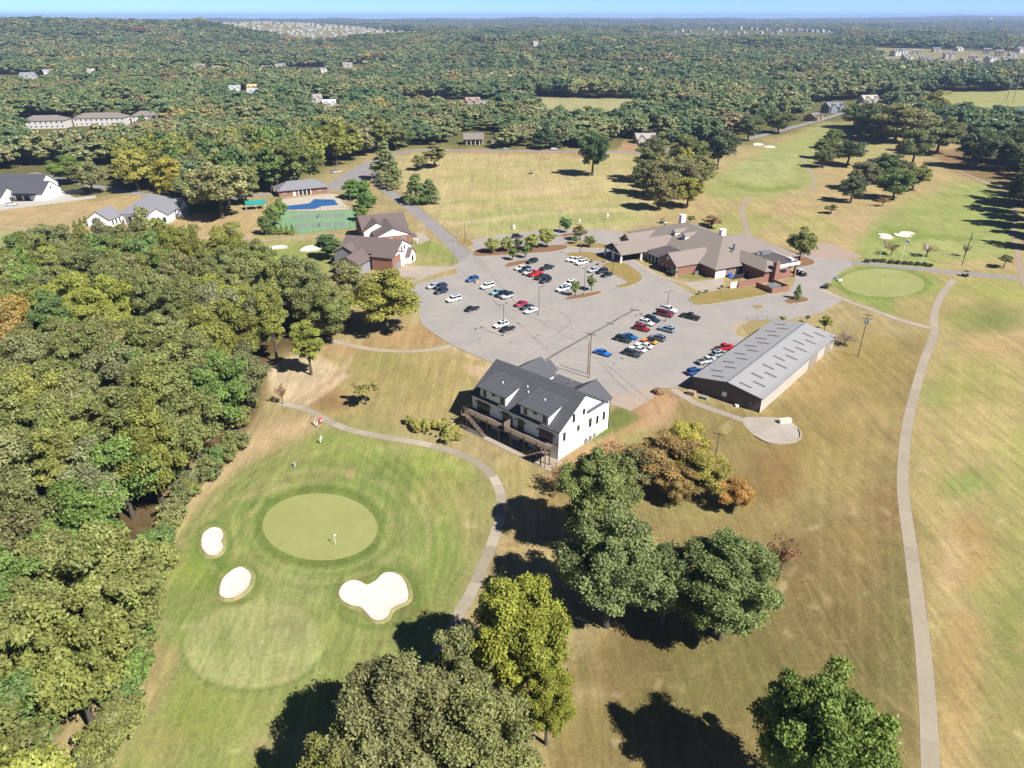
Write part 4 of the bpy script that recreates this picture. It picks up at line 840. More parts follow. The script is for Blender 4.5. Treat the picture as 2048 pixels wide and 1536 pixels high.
while y < 13200:
    d = y; sp = (9.0 if y < 290 else 12.5) + max(y - 700, 0) / 230.0
    xw = 0.80 * y + 30; x = -xw + rf.random() * sp
    while x < xw:
        px, py = x + rf.uniform(-.36, .36) * sp, y + rf.uniform(-.36, .36) * sp
        u, v = to_px(px, py)
        if -420 < u < 2320 and v < 1900 and any(in_poly(u, v, f) for f in FOREST) and not any(in_poly(u, v, f) for f in CLEAR): pts.append((math.hypot(px, py), px, py, sp, u, v))
        x += sp
    y += sp
pts.sort()
_pa = np.array([(p[1], p[2]) for p in pts]); _n = .6 * vnoise(_pa[:, 0] + 3e4, _pa[:, 1] + 3e4, 75, 31) + .4 * vnoise(_pa[:, 0] + 3e4, _pa[:, 1] + 3e4, 190, 32)
_st = vnoise(_pa[:, 0] + 3e4, _pa[:, 1] + 3e4, 130, 33)
pts = [p + (s,) for p, q, s in zip(pts, _n, _st) if p[0] < 560 or q > .31]
LONE_HOUSES = [(1626, 240, 1, .8, (.42, .30, .22), (.22, .2, .19), 'brown gabled house by the far road', 0), (1665, 222, 3, .3, (.30, .33, .38), (.22, .23, .26), 'blue grey house with pale dormer by the far road', 0), (1735, 205, 3, .2, (.6, .55, .48), (.5, .45, .4), 'cream house with tan walls beyond the far road', 0), (1758, 220, 1, .1, (.6, .5, .45), (.42, .36, .33), 'low tan building beside the cream house', 0),
                                   (945, 205, 1, .2, (.5, .4, .34), (.34, .26, .22), 'brown roofed house past the range trees', 0), (975, 214, 1, -.3, (.6, .58, .55), (.3, .28, .27), 'grey roofed house by the thin street', 0), (60, 165, 3, .2, (.6, .6, .62), (.3, .3, .34), 'grey mansion on the left meadow', 2), (100, 158, 0, .5, (.75, .75, .76), (.36, .36, .4), 'white house beside the grey mansion', 2), (472, 190, 0, .3, (.72, .74, .78), (.4, .42, .46), 'white gabled house in the middle woods', 2),
                                   (515, 198, 3, .1, (.74, .76, .8), (.45, .46, .5), 'pale blue house in the middle woods', 2), (507, 190, 2, .1, (.6, .45, .2), (.7, .5, .25), 'small house with an ochre roof in the middle woods', 3), (190, 154, 1, .2, (.7, .68, .66), (.5, .46, .42), 'tan roofed house at the left wood edge', 2), (560, 132, 3, .4, (.6, .56, .5), (.3, .29, .3), 'broad grey house in the leafy suburb', 3), (600, 140, 1, .1, (.64, .6, .55), (.5, .42, .36), 'tan house in the leafy suburb', 3),
                                   (645, 136, 0, .6, (.7, .68, .64), (.32, .3, .29), 'pale two storey house in the leafy suburb', 3), (530, 136, 0, .3, (.5, .36, .28), (.26, .24, .24), 'brick house in the leafy suburb', 3), (400, 142, 3, .2, (.46, .3, .24), (.3, .28, .27), 'red brick house among the left woods', 3), (435, 140, 1, .2, (.7, .68, .64), (.34, .34, .36), 'small pale house among the left woods', 3), (630, 205, 1, .1, (.66, .62, .58), (.4, .36, .33), 'long low house behind the middle trees', 2), (660, 222, 0, .3, (.72, .72, .74), (.62, .62, .66), 'white roofed building between the middle trees', 2),
                                   (1070, 112, 0, .3, (.7, .68, .64), (.4, .34, .3), 'pale house on the wooded ridge top', 6), (1640, 130, 1, .2, (.62, .56, .5), (.4, .36, .33), 'tan house below the golden trees', 3), (1885, 160, 3, .2, (.55, .55, .6), (.34, .36, .42), 'blue grey roofed house behind the power line', 2), (1965, 164, 1, .2, (.6, .58, .55), (.4, .38, .38), 'grey roofed house beside the transmission poles', 2), (695, 128, 3, .2, (.6, .58, .55), (.34, .33, .34), 'large grey house before the far woods', 3), (1290, 285, 1, .1, (.6, .56, .5), (.4, .36, .34), 'low house behind the range oaks', 0)]
HP = [G(h[0], h[1]) for h in LONE_HOUSES]
def before_house(px, py):
    for h in HP:
        dn = math.hypot(h.x, h.y); along = dn - (px * h.x + py * h.y) / dn; lat = abs(px * h.y - py * h.x) / dn
        if -16 < along < .11 * dn + 16 and lat < 13: return True
    return False
def clear_of(px, py, r): return all((px - a) ** 2 + (py - b) ** 2 > (r + c * .55) ** 2 for a, b, c in PLACED)
pts = [p for p in pts if clear_of(p[1], p[2], 1.5) and not (p[0] > 480 and before_house(p[1], p[2]))]
NEARW = [('olive', 44), ('sage', 30), ('green', 9), ('yolive', 8), ('lime', 1), ('grey', 8)]
WORDS = dict(olive='olive green', sage='pale sage', green='fresh green', yolive='yellow olive', lime='lime yellow', grey='greyish', russet='russet orange', dark='dark green', gold='golden yellow', orange='bright orange', bluegr='blue green')
PATCH = [(200, 640, 75, 'lime'), (130, 610, 40, 'lime'), (455, 610, 60, 'lime'), (470, 690, 45, 'yolive'), (20, 660, 40, 'russet'), (30, 1000, 40, 'green'), (60, 1180, 70, 'green'), (60, 1500, 100, 'green'), (430, 560, 30, 'olive'), (520, 800, 40, 'green'), (450, 900, 50, 'green'),
         (60, 560, 40, 'green'), (350, 500, 60, 'yolive'), (130, 310, 50, 'lime'), (100, 320, 40, 'yolive'), (250, 340, 60, 'yolive'), (340, 380, 45, 'gold'), (290, 330, 40, 'yolive'), (530, 380, 30, 'gold'), (660, 300, 60, 'yolive'), (480, 260, 40, 'lime'), (1160, 275, 14, 'orange')]
WORDS['bright'] = 'bright green'
nw = [c for c, k in NEARW for _ in range(k)]
near_n = {0: 0, 1: 0}
rest = []
for d, px, py, sp, u, v, st_ in pts:
    kz = 0 if (v > 470 and u < 900) else 1
    vis = -90 < u < 2140 and to_px(px, py, 20)[1] < 1560
    lim = 185 if kz == 0 else 115
    if not vis or near_n[kz] >= lim or d > 620:
        if kz == 0 and near_n[0] < lim and -260 < u: pass
        else:
            rest.append((d, px, py, sp, u, v, st_)); continue
    near_n[kz] += 1
    col = rf.choice(nw)
    if kz == 1 and rf.random() < .25: col = rf.choice(['bluegr', 'green', 'dark'])
    if u > 1500 and kz == 1: col = rf.choice(['olive', 'dark', 'dark', 'grey', 'green', 'bluegr'])
    hh = to_px(px, py, 11)
    for pu, pv, pr, pc in PATCH:
        if math.hypot(hh[0] - pu, (hh[1] - pv) * 1.3) < pr and rf.random() < .85: col = pc
    where = 'in the dense wood beside the putting green' if kz == 0 else ('in the woodland behind the pool house' if u < 800 else ('in the tree belt beyond the driving range' if u < 1500 else 'in the dark belt along the far fairway'))
    grp = WORDS[col] + ' trees ' + where
    kind = ('hi' if d < 330 else 'mid') if rf.random() > .16 else ('hioval' if d < 330 else 'midoval')
    ht = rf.uniform(17, 23) if kz == 0 else rf.uniform(17, 26)
    if kz == 1 and 940 < u < 1145 and v > 270: kind, ht, col = 'cone', rf.uniform(12, 15), 'pine'; grp = 'green pines before the range road'; WORDS['pine'] = 'green'
    if kz == 1 and u < 270 and v > 262: ht *= .68
    R = sp * (rf.uniform(.66, .92) if kz == 0 else rf.uniform(.62, .88)) * (1.0 if kind[-4:] != 'oval' else .8)
    cl = LC[col]; j = rf.uniform(.85, 1.15)
    if kind == 'cone': lb, nm = 'dark green pine in the row along the road beyond the range', 'pine_tree'
    else: lb, nm = WORDS[col] + ' tree crown ' + where, 'woodland_tree'
    tree(kind, nm, lb, 'tree', px, py, ht, R, (cl[0] * j, cl[1] * j, cl[2] * j), grp, z=tz(px, py) if d > 540 else 0.0)
# the mass of woods beyond: nobody could count it; instances on points
FARRAMP = [(0, (.044, .084, .046)), (.16, (.062, .108, .052)), (.32, (.090, .134, .058)), (.48, (.120, .152, .064)), (.60, (.150, .168, .072)), (.70, (.19, .192, .082)), (.78, (.17, .14, .08)), (.86, (.24, .22, .07)), (.94, (.28, .175, .07)), (1, (.33, .15, .06))]
FARRAMP = [(p, tuple(q * 1.2 for q in k)) for p, k in FARRAMP]
FLEAF = leaf_mat('far_leaves', .15, FARRAMP)
far_src = bpy.data.collections.new('far_tree_forms')
for i in range(4):
    me, cs = leaf_cloud('far_crown', 400 + i, lobes=16, per=26, size=1.15, R=6, Hc=5.2, zc=7.6, fill=.15, nr=.22)
    core = MB(); core.tube((0, 0, -2), (0, 0, 6), .35, .2, 5)
    me.materials.clear(); me.materials.append(FLEAF)
    o = bpy.data.objects.new('form_%d' % i, me); far_src.objects.link(o)
for i in range(4):
    me, cs = leaf_cloud('far_crown', 440 + i, lobes=48, per=58, size=.6, R=6, Hc=5.6, zc=7.4, fill=.15, nr=.3)
    me.materials.clear(); me.materials.append(FLEAF); far_src.objects.link(bpy.data.objects.new('form_%d' % (4 + i), me))
fx = np.array([[p[1], p[2], 0] for p in rest]); fz = terrain(fx[:, 0], fx[:, 1]); fx[:, 2] = np.where(np.hypot(fx[:, 0], fx[:, 1]) > 540, fz, 0)
rs = np.random.default_rng(5)
sc = np.array([p[3] for p in rest]) * (rs.gamma(5, .155, len(rest)) * (.8 + .45 * np.array([p[6] for p in rest]))).clip(.35, 1.45) / 6.0
hs = np.clip(rs.uniform(.85, 1.5, len(rest)) * (.75 + .6 * np.array([p[6] for p in rest])) * (1 + (np.array([p[0] for p in rest]) > 3000) * .25), .5, 2.4)
fm = bpy.data.meshes.new('distant_forest'); fm.vertices.add(len(fx)); fm.vertices.foreach_set('co', fx.astype(np.float32).ravel())
a = fm.attributes.new('scl', 'FLOAT_VECTOR', 'POINT'); a.data.foreach_set('vector', np.stack([sc, sc, hs], 1).astype(np.float32).ravel())
a = fm.attributes.new('rot', 'FLOAT_VECTOR', 'POINT'); r_ = np.zeros((len(fx), 3)); r_[:, 2] = rs.uniform(0, 6.28, len(fx)); a.data.foreach_set('vector', r_.astype(np.float32).ravel())
a = fm.attributes.new('pick', 'INT', 'POINT'); a.data.foreach_set('value', (rs.integers(0, 4, len(fx)) + 4 * (np.array([p[0] for p in rest]) < 1100)).astype(np.int32))
forest = stuff(link('distant_forest', fm)); forest['label'] = 'continuous autumn green woodland stretching to the hazy horizon'; forest['category'] = 'woodland'
ng = bpy.data.node_groups.new('forest', 'GeometryNodeTree'); ng.interface.new_socket('Geometry', in_out='INPUT', socket_type='NodeSocketGeometry'); ng.interface.new_socket('Geometry', in_out='OUTPUT', socket_type='NodeSocketGeometry')
gi = ng.nodes.new('NodeGroupInput'); go = ng.nodes.new('NodeGroupOutput'); ip = ng.nodes.new('GeometryNodeInstanceOnPoints'); ci = ng.nodes.new('GeometryNodeCollectionInfo')
ci.inputs['Collection'].default_value = far_src; ci.inputs['Separate Children'].default_value = True; ci.inputs['Reset Children'].default_value = True; ip.inputs['Pick Instance'].default_value = True
def named(nm, ty):
    x = ng.nodes.new('GeometryNodeInputNamedAttribute'); x.data_type = ty; x.inputs['Name'].default_value = nm; return [o for o in x.outputs if o.enabled and o.name == 'Attribute'][0]
ng.links.new(gi.outputs[0], ip.inputs['Points']); ng.links.new(ci.outputs[0], ip.inputs['Instance'])
ng.links.new(named('pick', 'INT'), ip.inputs['Instance Index']); ng.links.new(named('rot', 'FLOAT_VECTOR'), ip.inputs['Rotation']); ng.links.new(named('scl', 'FLOAT_VECTOR'), ip.inputs['Scale'])
ng.links.new(ip.outputs[0], go.inputs[0])
md = forest.modifiers.new('forest', 'NODES'); md.node_group = ng
print('forest instances', len(rest), 'single trees', near_n)
# ------------------------------------------------------------------ buildings
WHITE = stripe_mat('white_siding', (.80, .80, .80), (.74, .745, .75), 2, 4.0, .7, .8, .03)
WHITEB = mat('white_trim', (.78, .78, .77), .6, .04)
SHING = stripe_mat('charcoal_shingle', (.070, .071, .082), (.058, .059, .069), 2, 5.0, .85, .5, .22)
SHBR = stripe_mat('brown_shingle', A(186, 172, 162), A(178, 164, 156), 2, 4.0, .9, .5, .1)
SHDK = stripe_mat('taupe_shingle', A(150, 134, 130), A(140, 124, 122), 2, 4.0, .9, .5, .12)
SHGR = stripe_mat('grey_shingle', A(176, 176, 184), A(166, 166, 174), 2, 4.0, .9, .5, .1)
BRICK = stripe_mat('red_brick', A(206, 152, 132), A(190, 138, 122), 2, 7.0, .9, .82, .16)
BLACK = mat('black_trim', (.014, .014, .016), .5, .1); DKWALL = mat('dark_siding', (.022, .021, .020), .7, .15)
WOOD = mat('weathered_wood', A(158, 142, 126), .85, .2, 3); WOODT = mat('treated_timber', A(176, 148, 114), .85, .2, 3); RAIL = mat('rail_metal', (.03, .028, .026), .5, .1)
GREYM = mat('galvanised', A(188, 190, 196), .45, .08, 1.5, spec=.5, metal=.3)
def walls(parent, x0, x1, y0, y1, z1, m, zr=None, axis='x', z0=-.3, ends=(True, True), name='wall', shear=None):
    b = MB(); xm, ym = (x0 + x1) / 2, (y0 + y1) / 2
    if zr is None: b.box(x0, x1, y0, y1, z0, z1)
    else:
        A0, A1 = ends
        if axis == 'x':
            P = lambda x, e: [(x, y0, z0), (x, y1, z0), (x, y1, z1)] + ([(x, ym, zr)] if e else []) + [(x, y0, z1)]
            b.face(P(x0, A0)); b.face(P(x1, A1)); b.face([(x0, y0, z0), (x1, y0, z0), (x1, y0, z1), (x0, y0, z1)]); b.face([(x0, y1, z0), (x1, y1, z0), (x1, y1, z1), (x0, y1, z1)])
        else:
            P = lambda y, e: [(x0, y, z0), (x1, y, z0), (x1, y, z1)] + ([(xm, y, zr)] if e else []) + [(x0, y, z1)]
            b.face(P(y0, A0)); b.face(P(y1, A1)); b.face([(x0, y0, z0), (x0, y1, z0), (x0, y1, z1), (x0, y0, z1)]); b.face([(x1, y0, z0), (x1, y1, z0), (x1, y1, z1), (x1, y0, z1)])
    return b.build(name, m, parent)
def roof(parent, x0, x1, y0, y1, ze, zr, m, axis='x', oh=.45, hip=(False, False), th=.2, name='roof', gable_oh=.35):
    """two slopes (or four when hipped) as plates with real overhang and thickness"""
    sw = axis == 'y'
    if sw: x0, x1, y0, y1 = y0, y1, x0, x1
    ym = (y0 + y1) / 2; s = (zr - ze) / (ym - y0); ya, yb, zl = y0 - oh, y1 + oh, ze - oh * s + th
    zt = zr + th; half = ym - ya
    xa = x0 - (oh if hip[0] else gable_oh); xb = x1 + (oh if hip[1] else gable_oh)
    ra = xa + half if hip[0] else xa; rb = xb - half if hip[1] else xb
    if ra > rb: ra = rb = (ra + rb) / 2
    q = [[(xa, ya, zl), (xb, ya, zl), (rb, ym, zt), (ra, ym, zt)], [(xb, yb, zl), (xa, yb, zl), (ra, ym, zt), (rb, ym, zt)]]
    if hip[0]: q.append([(xa, yb, zl), (xa, ya, zl), (ra, ym, zt)])
    if hip[1]: q.append([(xb, ya, zl), (xb, yb, zl), (rb, ym, zt)])
    b = MB()
    for f in q:
        if sw: f = [(p[1], p[0], p[2]) for p in f][::-1]
        b.slab(f, th)
    return b.build(name, m, parent)
def window(parent, x, y, z, w, h, face, m=None, panes=(1, 2), frame=None, name='window', fw=.09):
    """framed window (part) with glass panes (sub-parts); (x, y, z) = bottom centre on the wall plane"""
    fm = frame or BLACK; d = .07
    def put(b, a0, a1, z0, z1, d0, d1):
        if face == '-y': b.box(x + a0, x + a1, y - d1, y - d0, z0, z1)
        elif face == '+y': b.box(x + a0, x + a1, y + d0, y + d1, z0, z1)
        elif face == '+x': b.box(x + d0, x + d1, y + a0, y + a1, z0, z1)
        else: b.box(x - d1, x - d0, y + a0, y + a1, z0, z1)
    b = MB()
    put(b, -w / 2, w / 2, z, z + fw, .0, d); put(b, -w / 2, w / 2, z + h - fw, z + h, .0, d); put(b, -w / 2, -w / 2 + fw, z + fw, z + h - fw, .0, d); put(b, w / 2 - fw, w / 2, z + fw, z + h - fw, 0, d)
    nx, nz = panes; iw = w - 2 * fw; ih = h - 2 * fw
    for i in range(1, nx): c = -iw / 2 + iw * i / nx; put(b, c - .04, c + .04, z + fw, z + h - fw, 0, d)
    for j in range(1, nz): c = z + fw + ih * j / nz; put(b, -w / 2 + fw, w / 2 - fw, c - .03, c + .03, 0, d - .01)
    o = b.build(name, fm, parent)
    for i in range(nx):
        for j in range(nz):
            g = MB(); a0 = -iw / 2 + iw * i / nx + (.04 if i else 0); a1 = -iw / 2 + iw * (i + 1) / nx - (.04 if i < nx - 1 else 0)
            put(g, a0, a1, z + fw + ih * j / nz, z + fw + ih * (j + 1) / nz, .005, .03); g.build('pane', m or GLASS, o)
    return o
def part(parent, name, m, *boxes):
    b = MB()
    for q in boxes: b.box(*q)
    return b.build(name, m, parent)

# --- white house with the deck
hx = thing('white_house', 'white two storey house with charcoal roof, shed dormers and raised deck', 'house', (9.4, 121.0, 0), math.atan2(-.67, .742))
walls(hx, -24.4, 0, 0, 16.4, 6.8, WHITE, 11.9, 'x')
walls(hx, -8.2, .02, 11, 17.4, 7.6, WHITE, 10.2, 'y', ends=(False, True)); walls(hx, -24.42, -16.2, 11, 18.2, 7.6, WHITE, 10.2, 'y', ends=(False, True))
roof(hx, -24.4, 0, 0, 16.4, 6.8, 11.9, SHING, 'x')
roof(hx, -8.2, .02, 9.5, 17.4, 7.6, 10.25, SHING, 'y'); roof(hx, -24.42, -16.2, 9.5, 18.2, 7.6, 10.25, SHING, 'y')
roof(hx, -22.4, -18.2, 17.9, 21.4, 6.9, 8.5, SHING, 'y', name='porch_roof')
for x in (-22.1, -18.5): part(hx, 'porch_post', WOODT, (x - .12, x + .12, 21.0, 21.24, 0, 6.9))
for x0 in (-16.3, -11.7):
    part(hx, 'entry_block', DKWALL, (x0, x0 + 3.4, 15.6, 20.0, -.2, 6.2)); part(hx, 'entry_roof', SHING, (x0 - .4, x0 + 3.8, 14.5, 20.5, 6.203, 6.42))
for x0, x1 in ((-21.9, -14.5), (-10.3, -2.85)):
    b = MB(); zr = 10.65; ye = 6.15
    for x in (x0, x1): b.face([(x, .06, 6.9), (x, .06, 9.3), (x, ye, zr - .05), (x, ye, 6.8 + .622 * ye)])
    b.face([(x0, .06, 6.75), (x1, .06, 6.75), (x1, .06, 9.3), (x0, .06, 9.3)]); d = b.build('dormer', WHITE, hx)
    r = MB(); r.slab([(x0 - .45, -.45, 9.3), (x1 + .45, -.45, 9.3), (x1 + .45, ye + .5, zr + .25), (x0 - .45, ye + .5, zr + .25)], .16); r.build('dormer_roof', SHING, d)
    for cx, w, z, h in ((x0 + 1.3, .95, 7.25, 1.75), (x1 - 1.0, .95, 7.25, 1.75), ((x0 + x1) / 2 + .2, .95, 8.25, .7)): window(hx, cx, .06, z, w, h, '-y')
for x0, x1, n in ((-22.9, -19.2, 4), (-15.4, -13.4, 2), (-11.05, -9.3, 2), (-5.2, -1.6, 4)): window(hx, (x0 + x1) / 2, 0, 3.3, x1 - x0, 2.4, '-y', panes=(n, 1), name='glass_door')
for y0, y1, z0, z1 in ((4.2, 5.05, 6.95, 8.9), (7.55, 8.4, 7.4, 8.65), (9.95, 10.95, 3.3, 5.35), (12.55, 13.4, 3.0, 4.9), (14.9, 15.8, 2.95, 4.9), (1.25, 2.1, 3.9, 5.85), (5.9, 6.75, 4.2, 5.5)): window(hx, .02 if y0 > 11 else 0, (y0 + y1) / 2, z0, y1 - y0, z1 - z0, '+x')
for x in (-23.3, -18.8, -15.8, -13.0, -11.5, -8.9, -5.6, -1.2): part(hx, 'wall_lamp', BLACK, (x - .1, x + .1, -.2, -.002, 5.0, 5.4))
part(hx, 'downpipe', WHITEB, (-12.25, -12.12, -.12, -.004, 0, 6.7)); part(hx, 'downpipe', BLACK, (.03, .15, 17.2, 17.34, 0, 7.4))
for x, y in ((-18.2, 3.2), (-12.9, 5.2), (-11.9, 4.3), (-6.5, 3.3)):
    z = 6.8 + .622 * y + .2 if -14.4 < x < -10.4 else 9.5 + .2 * y
    MB().tube((x, y, z - .2), (x, y, z + .35), .14, .14, 8).build('roof_vent', WHITEB, hx)
# deck: every board a piece
dk = MB(); dk.box(-24.6, -.05, -2.75, -2.62, 2.9, 3.14); dk.box(-24.6, -.05, -.14, -.01, 2.9, 3.14)
deck = dk.build('deck', WOOD, hx)
me = MB().box(0, .24, -2.75, -.01, 3.142, 3.18).mesh('board', WOOD)
for k in range(98): link('board', me, deck, loc=(-24.6 + .25 * k, 0, 0))
for x in (-24.5, -21.0, -17.4, -14.0, -10.6, -7.0, -3.6, -.2):
    part(deck, 'post', WOODT, (x - .11, x + .11, -2.73, -2.51, -.2, 3.9))
rb = MB()
for z in (3.3, 4.16): rb.box(-24.6, -.05, -2.72, -2.66, z, z + .05)
for k in range(160):
    x = -24.5 + k * .153; rb.box(x, x + .025, -2.70, -2.67, 3.35, 4.16)
for x in (-24.62, -.08):
    for z in (3.3, 4.16): rb.box(x - .03, x + .03, -2.6, -.05, z, z + .05)
    for k in range(16): rb.box(x - .012, x + .012, -2.55 + k * .155, -2.525 + k * .155, 3.35, 4.16)
rb.build('railing', RAIL, deck); part(deck, 'handrail', WOOD, (-24.66, -.0, -2.78, -2.6, 4.212, 4.27))
part(deck, 'privacy_screen', WOOD, (-12.6, -12.45, -2.7, -.05, 3.2, 5.15))
for xs, xe in ((-22.4, -17.2), (-1.4, -6.0)):
    st = MB(); n = 15
    for y in (-4.1, -2.95): st.slab([(xs, y, 3.25), (xe, y, .25), (xe, y + .06, .25), (xs, y + .06, 3.25)], .34); 
    s = st.build('stair', WOOD, hx)
    for k in range(n):
        x = xs + (xe - xs) * (k + .5) / n; z = 3.15 - 3.1 * (k + .6) / n; part(s, 'step', WOOD, (x - .17, x + .17, -4.06, -2.97, z - .05, z))
    h = MB()
    for y in (-4.12, -2.9):
        h.slab([(xs, y, 4.25), (xe, y, 1.25), (xe, y + .06, 1.25), (xs, y + .06, 4.25)], .07)
        for k in range(6): x = xs + (xe - xs) * k / 5; z = 3.2 - 3.0 * k / 5; h.box(x - .04, x + .04, y, y + .06, z - .2 if k else 0, z + 1.05)
    h.build('stair_rail', WOOD, s)
    part(s, 'landing', WOOD, (min(xs, xs + (1.3 if xs < -10 else 1.3)) - .0, xs + 1.3, -4.1, -2.78, 3.1, 3.18)) if xs > -10 else part(s, 'landing', WOOD, (xs - 1.6, xs, -4.1, -2.78, 3.1, 3.18))
    for x in ((xs - 1.5, xs - .1) if xs < -10 else (xs + .1, xs + 1.2)): part(s, 'stair_post', WOODT, (x - .08, x + .08, -4.05, -3.9, -.1, 4.2))
part(hx, 'patio', CONC, (-24.4, 1.2, -4.4, -.02, -.05, .10))
for x0, x1 in ((-22, -19), (-16, -13.5), (-10.5, -8), (-5.5, -2)): window(hx, (x0 + x1) / 2, 0, .2, x1 - x0, 2.2, '-y', panes=(2, 1), name='glass_door')
part(hx, 'frieze', WHITEB, (-24.38, -.02, -.035, -.002, 6.1, 6.35))
def ac_unit(loc, rz, label):
    t = thing('air_conditioner', label, 'air conditioner', loc, rz, 'air conditioners beside the white house')
    part(t, 'pad', CONC, (-.6, .6, -.6, .6, 0, .1)); part(t, 'case', GREYM, (-.42, .42, -.42, .42, .1, .95)); MB().tube((0, 0, .95), (0, 0, 1.0), .34, .34, 14).build('fan_grille', BLACK, t)
for k in range(3): ac_unit(G(1170 + 8 * k, 885 - 6 * k), -.73, 'grey outdoor cooling unit against the white gable wall')

# --- metal shed
c0 = G(1524, 798, 3.6); c3 = G(1670, 672, 3.6); c1 = G(1378, 760, 3.6); dl = (c3 - c0).xy; Lx = dl.length; ux = dl.normalized(); Wy = (c1 - c0).xy.dot(Vector((-ux.y, ux.x)))
sh = thing('metal_shed', 'long low metal shed with pale grey roof and skylight strips', 'shed', (c0.x, c0.y, 0), math.atan2(ux.y, ux.x))
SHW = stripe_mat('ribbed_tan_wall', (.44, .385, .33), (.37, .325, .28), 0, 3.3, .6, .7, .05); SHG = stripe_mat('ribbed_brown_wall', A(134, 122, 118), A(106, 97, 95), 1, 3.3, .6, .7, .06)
RIB = stripe_mat('ribbed_roof', A(208, 207, 208), A(190, 189, 191), 0, 1.6, .6, .9, .05, .3, 0)
zr = 5.0
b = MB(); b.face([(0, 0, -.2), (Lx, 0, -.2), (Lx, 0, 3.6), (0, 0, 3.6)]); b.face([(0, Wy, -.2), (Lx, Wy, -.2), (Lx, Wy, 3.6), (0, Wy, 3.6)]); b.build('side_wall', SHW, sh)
for x in (0, Lx):
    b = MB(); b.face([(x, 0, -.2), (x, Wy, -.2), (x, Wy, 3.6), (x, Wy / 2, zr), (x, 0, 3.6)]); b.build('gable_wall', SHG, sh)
rm = roof(sh, 0, Lx, 0, Wy, 3.6, zr, RIB, 'x', oh=.25, gable_oh=.2, th=.12); part(rm, 'ridge_cap', GREYM, (-.2, Lx + .2, Wy / 2 - .22, Wy / 2 + .22, zr + .13, zr + .17))
SKYL = mat('skylight_strip', A(140, 130, 128), .6, .12, 2)
sl = (zr - 3.6) / (Wy / 2)
for sgn in (0, 1):
    for k in range(14):
        x = 1.8 + k * (Lx - 3.6) / 13.6; y0 = (1.6 if k % 2 else 3.6); y1 = y0 + 3.0
        f = lambda y: 3.6 + sl * y + .135
        q = [(x, y0, f(y0)), (x + .75, y0, f(y0)), (x + .75, y1, f(y1)), (x, y1, f(y1))]
        if sgn: q = [(p[0], Wy - p[1], p[2]) for p in q][::-1]
        MB().slab(q, .03).build('skylight', SKYL, rm)
window(sh, 0, Wy * .52, 1.2, 1.1, 1.1, '-x', panes=(1, 1), frame=WHITEB, m=WHITEB); window(sh, 0, Wy * .14, 1.0, .5, .9, '-x', panes=(1, 1), frame=GREYM, m=GREYM)
part(sh, 'gutter', GREYM, (-.1, Lx + .1, -.36, -.26, 3.5, 3.62)); part(sh, 'corner_trim', WHITEB, (-.05, .1, -.06, -.003, -.1, 3.5))
part(sh, 'sliding_door', mat('shed_door', A(206, 190, 176), .6, .1), (Lx * .62, Lx * .74, -.09, -.004, .0, 3.2)); part(sh, 'sliding_door', mat('shed_door', A(206, 190, 176)), (Lx * .86, Lx * .95, -.09, -.004, .0, 3.2))

# --- clubhouse
cl = thing('clubhouse', 'sprawling brick clubhouse with large brown hipped roof and white dormers', 'clubhouse', (69.5, 233.3, 0), math.radians(25.5))
walls(cl, .4, 30.6, .4, 52.5, 3.4, BRICK); roof(cl, 0, 31, 0, 53, 3.5, 9.0, SHBR, 'y', hip=(True, True), oh=.5)
walls(cl, 3, 38.6, .42, 30.6, 3.38, BRICK); roof(cl, 1.0, 39, -.06, 31, 3.5, 9.0, SHBR, 'x', hip=(True, True), oh=.5)
walls(cl, -9.8, 3, 8.6, 18.9, 3.4, BRICK, 6.6, 'x', ends=(True, False)); roof(cl, -9.8, 6, 8.6, 18.9, 3.4, 6.6, SHBR, 'x')
walls(cl, -9, 4, 28.2, 39.8, 3.4, BRICK, 6.2, 'x', ends=(True, False)); roof(cl, -19.6, 8, 28.2, 39.8, 3.4, 6.2, SHBR, 'x')
b = MB(); b.face([(-19.5, 28.4, 3.3), (-19.5, 39.6, 3.3), (-19.5, 34, 6.1)]); b.face([(-19.2, 28.4, 3.3), (-19.2, 39.6, 3.3), (-19.2, 34, 6.1)]); b.build('porte_gable', mat('slate_siding', A(96, 104, 116), .8, .1), cl); part(cl, 'porte_ceiling', DKWALL, (-19.2, -9, 28.5, 39.5, 3.2, 3.3)); part(cl, 'porte_beam', WHITEB, (-19.62, -19.3, 28.3, 39.7, 2.85, 3.25))
for x, y in ((-19.3, 28.7), (-19.3, 39.2), (-10.5, 28.7), (-19.3, 34.0)): part(cl, 'porte_column', WHITEB, (x - .3, x + .3, y - .3, y + .3, 0, 3.2))
walls(cl, -7.6, 4, 39.9, 47, 3.3, BRICK, 5.7, 'x', ends=(True, False)); roof(cl, -7.6, 8, 39.9, 47, 3.3, 5.7, SHBR, 'x')
